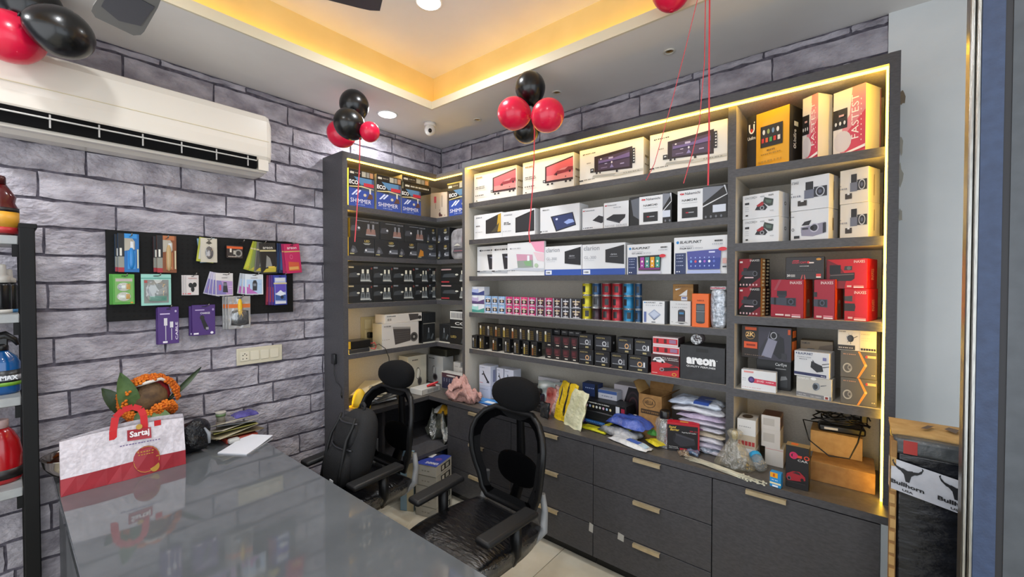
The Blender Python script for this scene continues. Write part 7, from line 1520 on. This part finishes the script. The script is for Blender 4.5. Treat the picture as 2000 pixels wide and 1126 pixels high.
bottle('red jug of car wash with a pale cap on the lowest rack shelf', .19, BYc - .01, SHZ[3] + .0005, [(.055, 0), (.062, .012), (.063, .12), (.056, .17), (.04, .21), (.022, .235)], M('#a01018', .2, 0, .5), M('#b59a98', .35), [(.026, .23), (.026, .26), (.022, .265)], ([(.0635, .02), (.0635, .06)], M('#1a1414', .4)), .8, 1.0)

# ------------------------------------------------------------------ balloons
BRED = M('#d40f3c', .28, 0, .15, .5); BBLK = M('#060709', .28, 0, .15, .5)
RIB = M('#c8303a', .3)


def balloon(label, c, r, mat, tail, group):
    c = Vector(c); t = thing('balloon', label, 'balloon', c, 0, group)
    m = MB(); m.ball((0, 0, 0), r, r, r * 1.08, mat, 28, 18)
    m.v = [(x * (1 - .10 * max(0, -z / r)), y * (1 - .10 * max(0, -z / r)), z) for x, y, z in m.v]
    m.lathe([(.006, -r * 1.06), (.010, -r * 1.14), (.004, -r * 1.13)], mat, 8)
    q = Vector(tail).normalized().rotation_difference(Vector((0, 0, -1))).inverted().to_matrix().to_4x4()
    m.xf(q); m.build('skin', t); return t


def ballpx(label, u, v, rp, y, mat, tail, group):
    c = onY(u, v, y); d = (c - CAM).dot(FW); f = math.sqrt(1 + ((u - 1000) / FPX) ** 2) ** .5
    return balloon(label, c, rp * d / FPX / f, mat, tail, group), c


g1 = 'balloon cluster above the corner shelving'
ballpx('upper black balloon of the cluster above the corner shelving', 692, 206, 28.5, -1.17, BBLK, (0, .2, -1), g1)
ballpx('lower black balloon in front of the cluster above the corner shelving', 683, 243, 30, -1.265, BBLK, (0, .6, -.6), g1)
ballpx('left red balloon of the cluster above the corner shelving', 667, 262, 27, -1.165, BRED, (.5, .3, -.4), g1)
_, c4 = ballpx('right red balloon of the cluster above the corner shelving', 722, 258, 19.5, -1.19, BRED, (-.5, .2, -.3), g1)
g2 = 'balloon cluster in front of the main shelving'
ballpx('upper black balloon of the cluster before the main shelving', 1036, 173, 29.5, -.66, BBLK, (0, .3, -1), g2)
ballpx('left red balloon of the cluster before the main shelving', 1005, 222, 31.5, -.78, BRED, (.6, .2, -.2), g2)
ballpx('right red balloon of the cluster before the main shelving', 1069, 226, 32, -.80, BRED, (-.6, .2, -.2), g2)
ballpx('lower black balloon of the cluster before the main shelving', 1028, 250, 27, -.60, BBLK, (0, .2, 1), g2)
g3 = 'balloon cluster above the air conditioner'
def ballx(label, u, v, r, x, mat, tail, group): return balloon(label, onX(u, v, x), r, mat, tail, group)
ballx('red balloon of the cluster in front of the air conditioner', 22, 72, .100, .32, BRED, (0, .6, .3), g3)
ballx('front black balloon overlapping the air conditioner', 117, 62, .098, .46, BBLK, (0, -.6, .1), g3)
ballx('rear black balloon of the cluster above the air conditioner', 62, 14, .098, .30, BBLK, (0, -.1, -.6), g3)
g4 = 'balloon cluster at the top edge of the picture'
c = onY(1312, -22, -.75); balloon('red balloon just entering at the top edge above the shelving', c, .085, BRED, (0, 0, -1), g4)


def ribbon(label, pts, wd=.004):
    t = thing('ribbon', label, 'ribbon', pts[0], 0, 'red balloon ribbons'); m = MB(); p0 = Vector(pts[0]); P = [Vector(p) - p0 for p in pts]
    for a, b in zip(P[:-1], P[1:]):
        d_ = (b - a).normalized(); sd = d_.cross((CAM - p0).normalized()); sd = Vector((.77, .63, 0)) if sd.length < .01 else sd.normalized()
        nn = d_.cross(sd).normalized() * .0006
        for s in (1, -1): m.face([a + sd * wd / 2 + nn * s, b + sd * wd / 2 + nn * s, b - sd * wd / 2 + nn * s, a - sd * wd / 2 + nn * s], RIB)
    m.build('strand', t)


def px(u, v, y): return onY(u, v, y)
ribbon('red ribbon hanging from the balloons above the corner shelving', [px(699, 250, -1.22), px(703, 272, -1.22), px(702, 330, -1.22), px(699, 380, -1.22), px(696, 430, -1.22), px(693, 472, -1.22)], .006)
ribbon('red ribbon hanging from the cluster before the main shelving', [px(1040, 232, -.74), px(1044, 255, -.72), px(1043, 310, -.72), px(1040, 370, -.72), px(1036, 420, -.72), px(1033, 455, -.72), px(1035, 474, -.72)], .006)
ribbon('long thick red ribbon hanging near the shelf tower', [px(1386, -8, -.75), px(1385, 120, -.74), px(1385, 250, -.74), px(1383, 362, -.74)], .006)
ribbon('thin red ribbon slanting left from the top edge', [px(1364, -8, -.75), px(1340, 90, -.72), px(1312, 200, -.70), px(1278, 320, -.66), px(1262, 352, -.64)], .003)
ribbon('thin curly red ribbon beside the long thick one', [px(1378, -8, -.75), px(1376, 120, -.72), px(1366, 240, -.68), px(1352, 300, -.66), px(1335, 358, -.66)], .0035)

# ------------------------------------------------------------------ black wrapped parcel at the right
XP = 3.058; yp0, yp1, zp = -.79, -.585, 1.115
pc_ = thing('wrapped_parcel', 'tall black-wrapped parcel with Bullhorn USA tape and a cardboard top', 'parcel', (XP, yp0, 0))
BW = noisy('black_stretch_wrap', '#0a0b0f', '#191b22', 10, .25, .25, 14, (1, 1, 2.5), bdist=.02); wP = .36; dP = yp1 - yp0
MB().rbox(.012, 0, .0005, wP, dP, zp - .055, BW, .008).build('wrapped_body', pc_)
MB().rbox(.004, -.004, zp - .060, wP, dP, zp - .008, noisy('grey_wrap', '#3a3d40', '#5a5e60', 14, .3, .5, 20), .010).build('upper_wrap', pc_)
m = MB(); n = 10; vs = []
for i in range(n + 1):
    a = i / n; vs += [(wP * a, .035 + .004 * math.sin(9 * a), zp - .004 + .006 * math.sin(5 * a)), (wP * a, dP, zp + .002), (wP * a, .03 + .004 * math.sin(9 * a), zp - .010), (wP * a, dP, zp - .006)]
fs = []
for i in range(n): b = 4 * i; fs += [(b, b + 4, b + 5, b + 1), (b + 2, b + 3, b + 7, b + 6), (b, b + 2, b + 6, b + 4)]
m.mesh(vs, fs, CARDL, True); cdt = m.build('cardboard_top', pc_)
art(cdt, lambda a, b, e: (wP * a, .035 + (dP - .035) * b, zp + .009 + e), [('P', [(.2, .3), (.24, .3), (.3, .6), (.26, .6)], '#5a4020'), ('P', [(.36, .5), (.42, .3), (.46, .6), (.40, .7)], '#5a4020'), ('O', .6, .45, .04, .18, .7, '#5a4020'), ('P', [(.66, .3), (.7, .3), (.8, .7), (.76, .7)], '#5a4020')], 'top_print')
MB().box(.026, -.0055, zp - .055, .058, -.0042, zp - .014, M('#a82a22', .4)).build('red_sticker', pc_)
m = MB(); rr = random.Random(9)
for k in range(24):     # torn corrugated edge
    z = .10 + k * (zp - .16) / 24; x = -.002 + .003 * rr.random()
    m.box(x - .003, -.008 - .003 * rr.random(), z, x + .010, .004, z + (zp - .16) / 24 * .7, CARDL)
m.build('corrugated_edge', pc_)
MB().rbox(-.004, -.006, .05, .012, .05, zp - .02, CARD, .002, 1).build('cardboard_side', pc_)
# tape band, slightly sloping
TAP = noisy('white_tape', '#aeb0b8', '#c9cbd2', 12, .3, .3, 20)
def tz(a, b): return zp - .172 - .070 * a + b * .098
m = MB(); n = 12; vs = []
for i in range(n + 1): a = i / n; vs += [(wP * a - .002, -.0105, tz(a, 0)), (wP * a - .002, -.0105, tz(a, 1))]
m.mesh(vs, [(2 * i, 2 * i + 2, 2 * i + 3, 2 * i + 1) for i in range(n)], TAP); m.mesh([(-.005, -.0105, tz(0, 0)), (-.005, -.0105, tz(0, 1)), (-.005, .05, tz(0, .9)), (-.005, .05, tz(0, -.1))], [(0, 1, 2, 3)], TAP); tape = m.build('tape_band', pc_)
def bull(x0, x1):
    f = lambda a, b: (x0 + (x1 - x0) * a, b); B_ = '#15151a'
    return [('P', [f(.0, .93), f(.06, .98), f(.05, .90), f(.16, .80), f(.34, .76), f(.36, .66), f(.20, .70), f(.06, .80)], B_), ('P', [f(1, .93), f(.94, .98), f(.95, .90), f(.84, .80), f(.66, .76), f(.64, .66), f(.80, .70), f(.94, .80)], B_),
            ('P', [f(.34, .78), f(.50, .74), f(.66, .78), f(.72, .68), f(.62, .60), f(.58, .46), f(.56, .38), f(.44, .38), f(.42, .46), f(.38, .60), f(.28, .68)], B_), ('T', x0 - .005, .20, x1 + .005, .33, 'Bullhorn', B_, {'b': .04}), ('T', x0 + (x1 - x0) * .34, .05, x0 + (x1 - x0) * .68, .12, 'USA', B_, {'b': .03})]
art(tape, lambda a, b, e: (wP * a, -.0108 - e, tz(a, b)), bull(.0, .20) + bull(.29, .50) + bull(.62, .82), 'tape_print')

# ------------------------------------------------------------------ ceiling fittings
LEDW = emit('downlight_glow', (.93, .97, 1.0, 1), 14)


def downlight(label, x, y, z, r, power):
    t = thing('downlight', label, 'light', (x, y, z), 0, 'round ceiling downlights')
    MB().lathe([(r + .012, -.001), (r + .010, -.006), (r, -.007), (r - .003, -.003)], M('#e9e9e6', .4), 28).build('rim', t)
    MB().lathe([(r - .002, -.0075), (r - .003, -.009)], LEDW, 28).build('diffuser', t)
    l = bpy.data.lights.new('downlight_lamp', 'AREA'); l.shape = 'DISK'; l.size = 2 * r; l.energy = power; l.color = (.94, .97, 1.0); l.spread = PI * .9
    o = bpy.data.objects.new('downlight_lamp', l); COL.objects.link(o); o.parent = t; o.location = (0, 0, -.014)


downlight('bright round downlight in the raised ceiling panel at the top of the photo', 1.175, -1.112, ZU, .062, 11)
downlight('bright round downlight in the lower ceiling beside the corner balloons', .307, -.784, ZC, .062, 9)
for i, (x, y, z) in enumerate(((.36, -3.1, ZC), (3.7, -1.9, ZC), (2.5, -2.4, ZU), (1.2, -2.6, ZU))):  # unseen extra downlights, added to help light the room
    downlight(('round ceiling downlight over the black rack, out of the picture', 'round ceiling downlight beside the glass door, out of the picture', 'round ceiling downlight above the photographer', 'round ceiling downlight above the counter front, out of the picture')[i], x, y, z, .062, 11 if i != 1 else 6)
GOLD = M('#c9a25a', .3, 1)
for i, (x, y) in enumerate(((.743, -.292), (1.457, -.295), (2.185, -.322))):
    t = thing('spotlight', ('small unlit recessed spotlight left of the middle balloons', 'small unlit recessed spotlight right of the middle balloons', 'small unlit recessed spotlight above the shelving, nearest the tower')[i], 'light', (x, y, ZC), 0, 'small recessed spotlights')
    MB().lathe([(.030, -.0005), (.029, -.006), (.022, -.007), (.020, -.001)], M('#d8d2c4', .35, .2), 22).build('rim', t)
    MB().lathe([(.0195, -.001), (.012, -.0035), (.006, -.006)], GOLD, 18).build('reflector', t)
t = thing('security_camera', 'small white dome security camera on the ceiling by the corner', 'camera', (.408, -.472, ZC))
MB().lathe([(.045, 0), (.045, -.02), (.04, -.028)], M('#dcdad6', .35), 20).build('mount', t)
m = MB(); m.ball((0, 0, -.052), .042, .042, .046, M('#dcdad6', .3), 20, 12); m.build('head', t)
m = MB(); d = Vector((.75, -.60, -.3)).normalized()
m.ball(tuple(Vector((0, 0, -.058)) + d * .034), .015, .015, .017, M('#0b0b0d', .1), 14, 10); m.build('lens', t)

# fan above the counter
fh = onZ(745, 6, 2.5); ft = onZ(225, 50, 2.5)
mid = (fh + ft) / 2; ch = fh - ft; nrm = Vector((-ch.y, ch.x, 0)).normalized()
if (mid + nrm - CAM).length > (mid - nrm - CAM).length: nrm = -nrm
R_ = ch.length / math.sqrt(3); hub = mid + nrm * R_ * .5
fan = thing('ceiling_fan', 'grey and black ceiling fan hanging from the raised ceiling, two blades in view', 'fan', (hub.x, hub.y, 2.5))
MB().lathe([(.012, .05), (.012, ZU - 2.5)], M('#2b2c30', .4), 12).build('down_rod', fan)
MB().lathe([(.05, -.06), (.10, -.045), (.115, 0), (.10, .04), (.04, .06)], M('#3a3b40', .35), 26).build('motor', fan)
MB().lathe([(.02, ZU - 2.56), (.055, ZU - 2.51), (.058, ZU - 2.5)], M('#3a3b40', .35), 20).build('canopy', fan)
a0 = math.atan2((fh - hub).y, (fh - hub).x); a1 = math.atan2((ft - hub).y, (ft - hub).x)
dd = -((fh - hub) + (ft - hub))
for k, an in enumerate((a0, a1, math.atan2(dd.y, dd.x))):
    m = MB(); st = len(m.v)
    c = '#3c3d40' if k != 1 else '#6b6a66'
    pl = [(.16, -.045), (.30, -.058), (.50, -.066), (R_ - .03, -.064), (R_, -.05), (R_, .05), (R_ - .03, .064), (.50, .066), (.30, .058), (.16, .045)]
    m.prism(pl, -.004, .004, M(c, .35), 'z'); m.xf(Matrix.Rotation(.16, 4, 'X'), st)
    o = m.build('blade', fan); o.rotation_euler = (0, 0, an)
    m = MB(); m.box(.09, -.022, -.008, .22, .022, .008, M('#222327', .4)); m.build('blade_arm', o)
    if k == 1:
        m = MB(); m.prism([(.30, -.05), (R_ - .10, -.05), (R_ - .06, .0), (R_ - .10, .05), (.30, .05)], -.0065, -.0045, M('#45464a', .3), 'z'); m.xf(Matrix.Rotation(.16, 4, 'X')); m.build('blade_inlay', o)
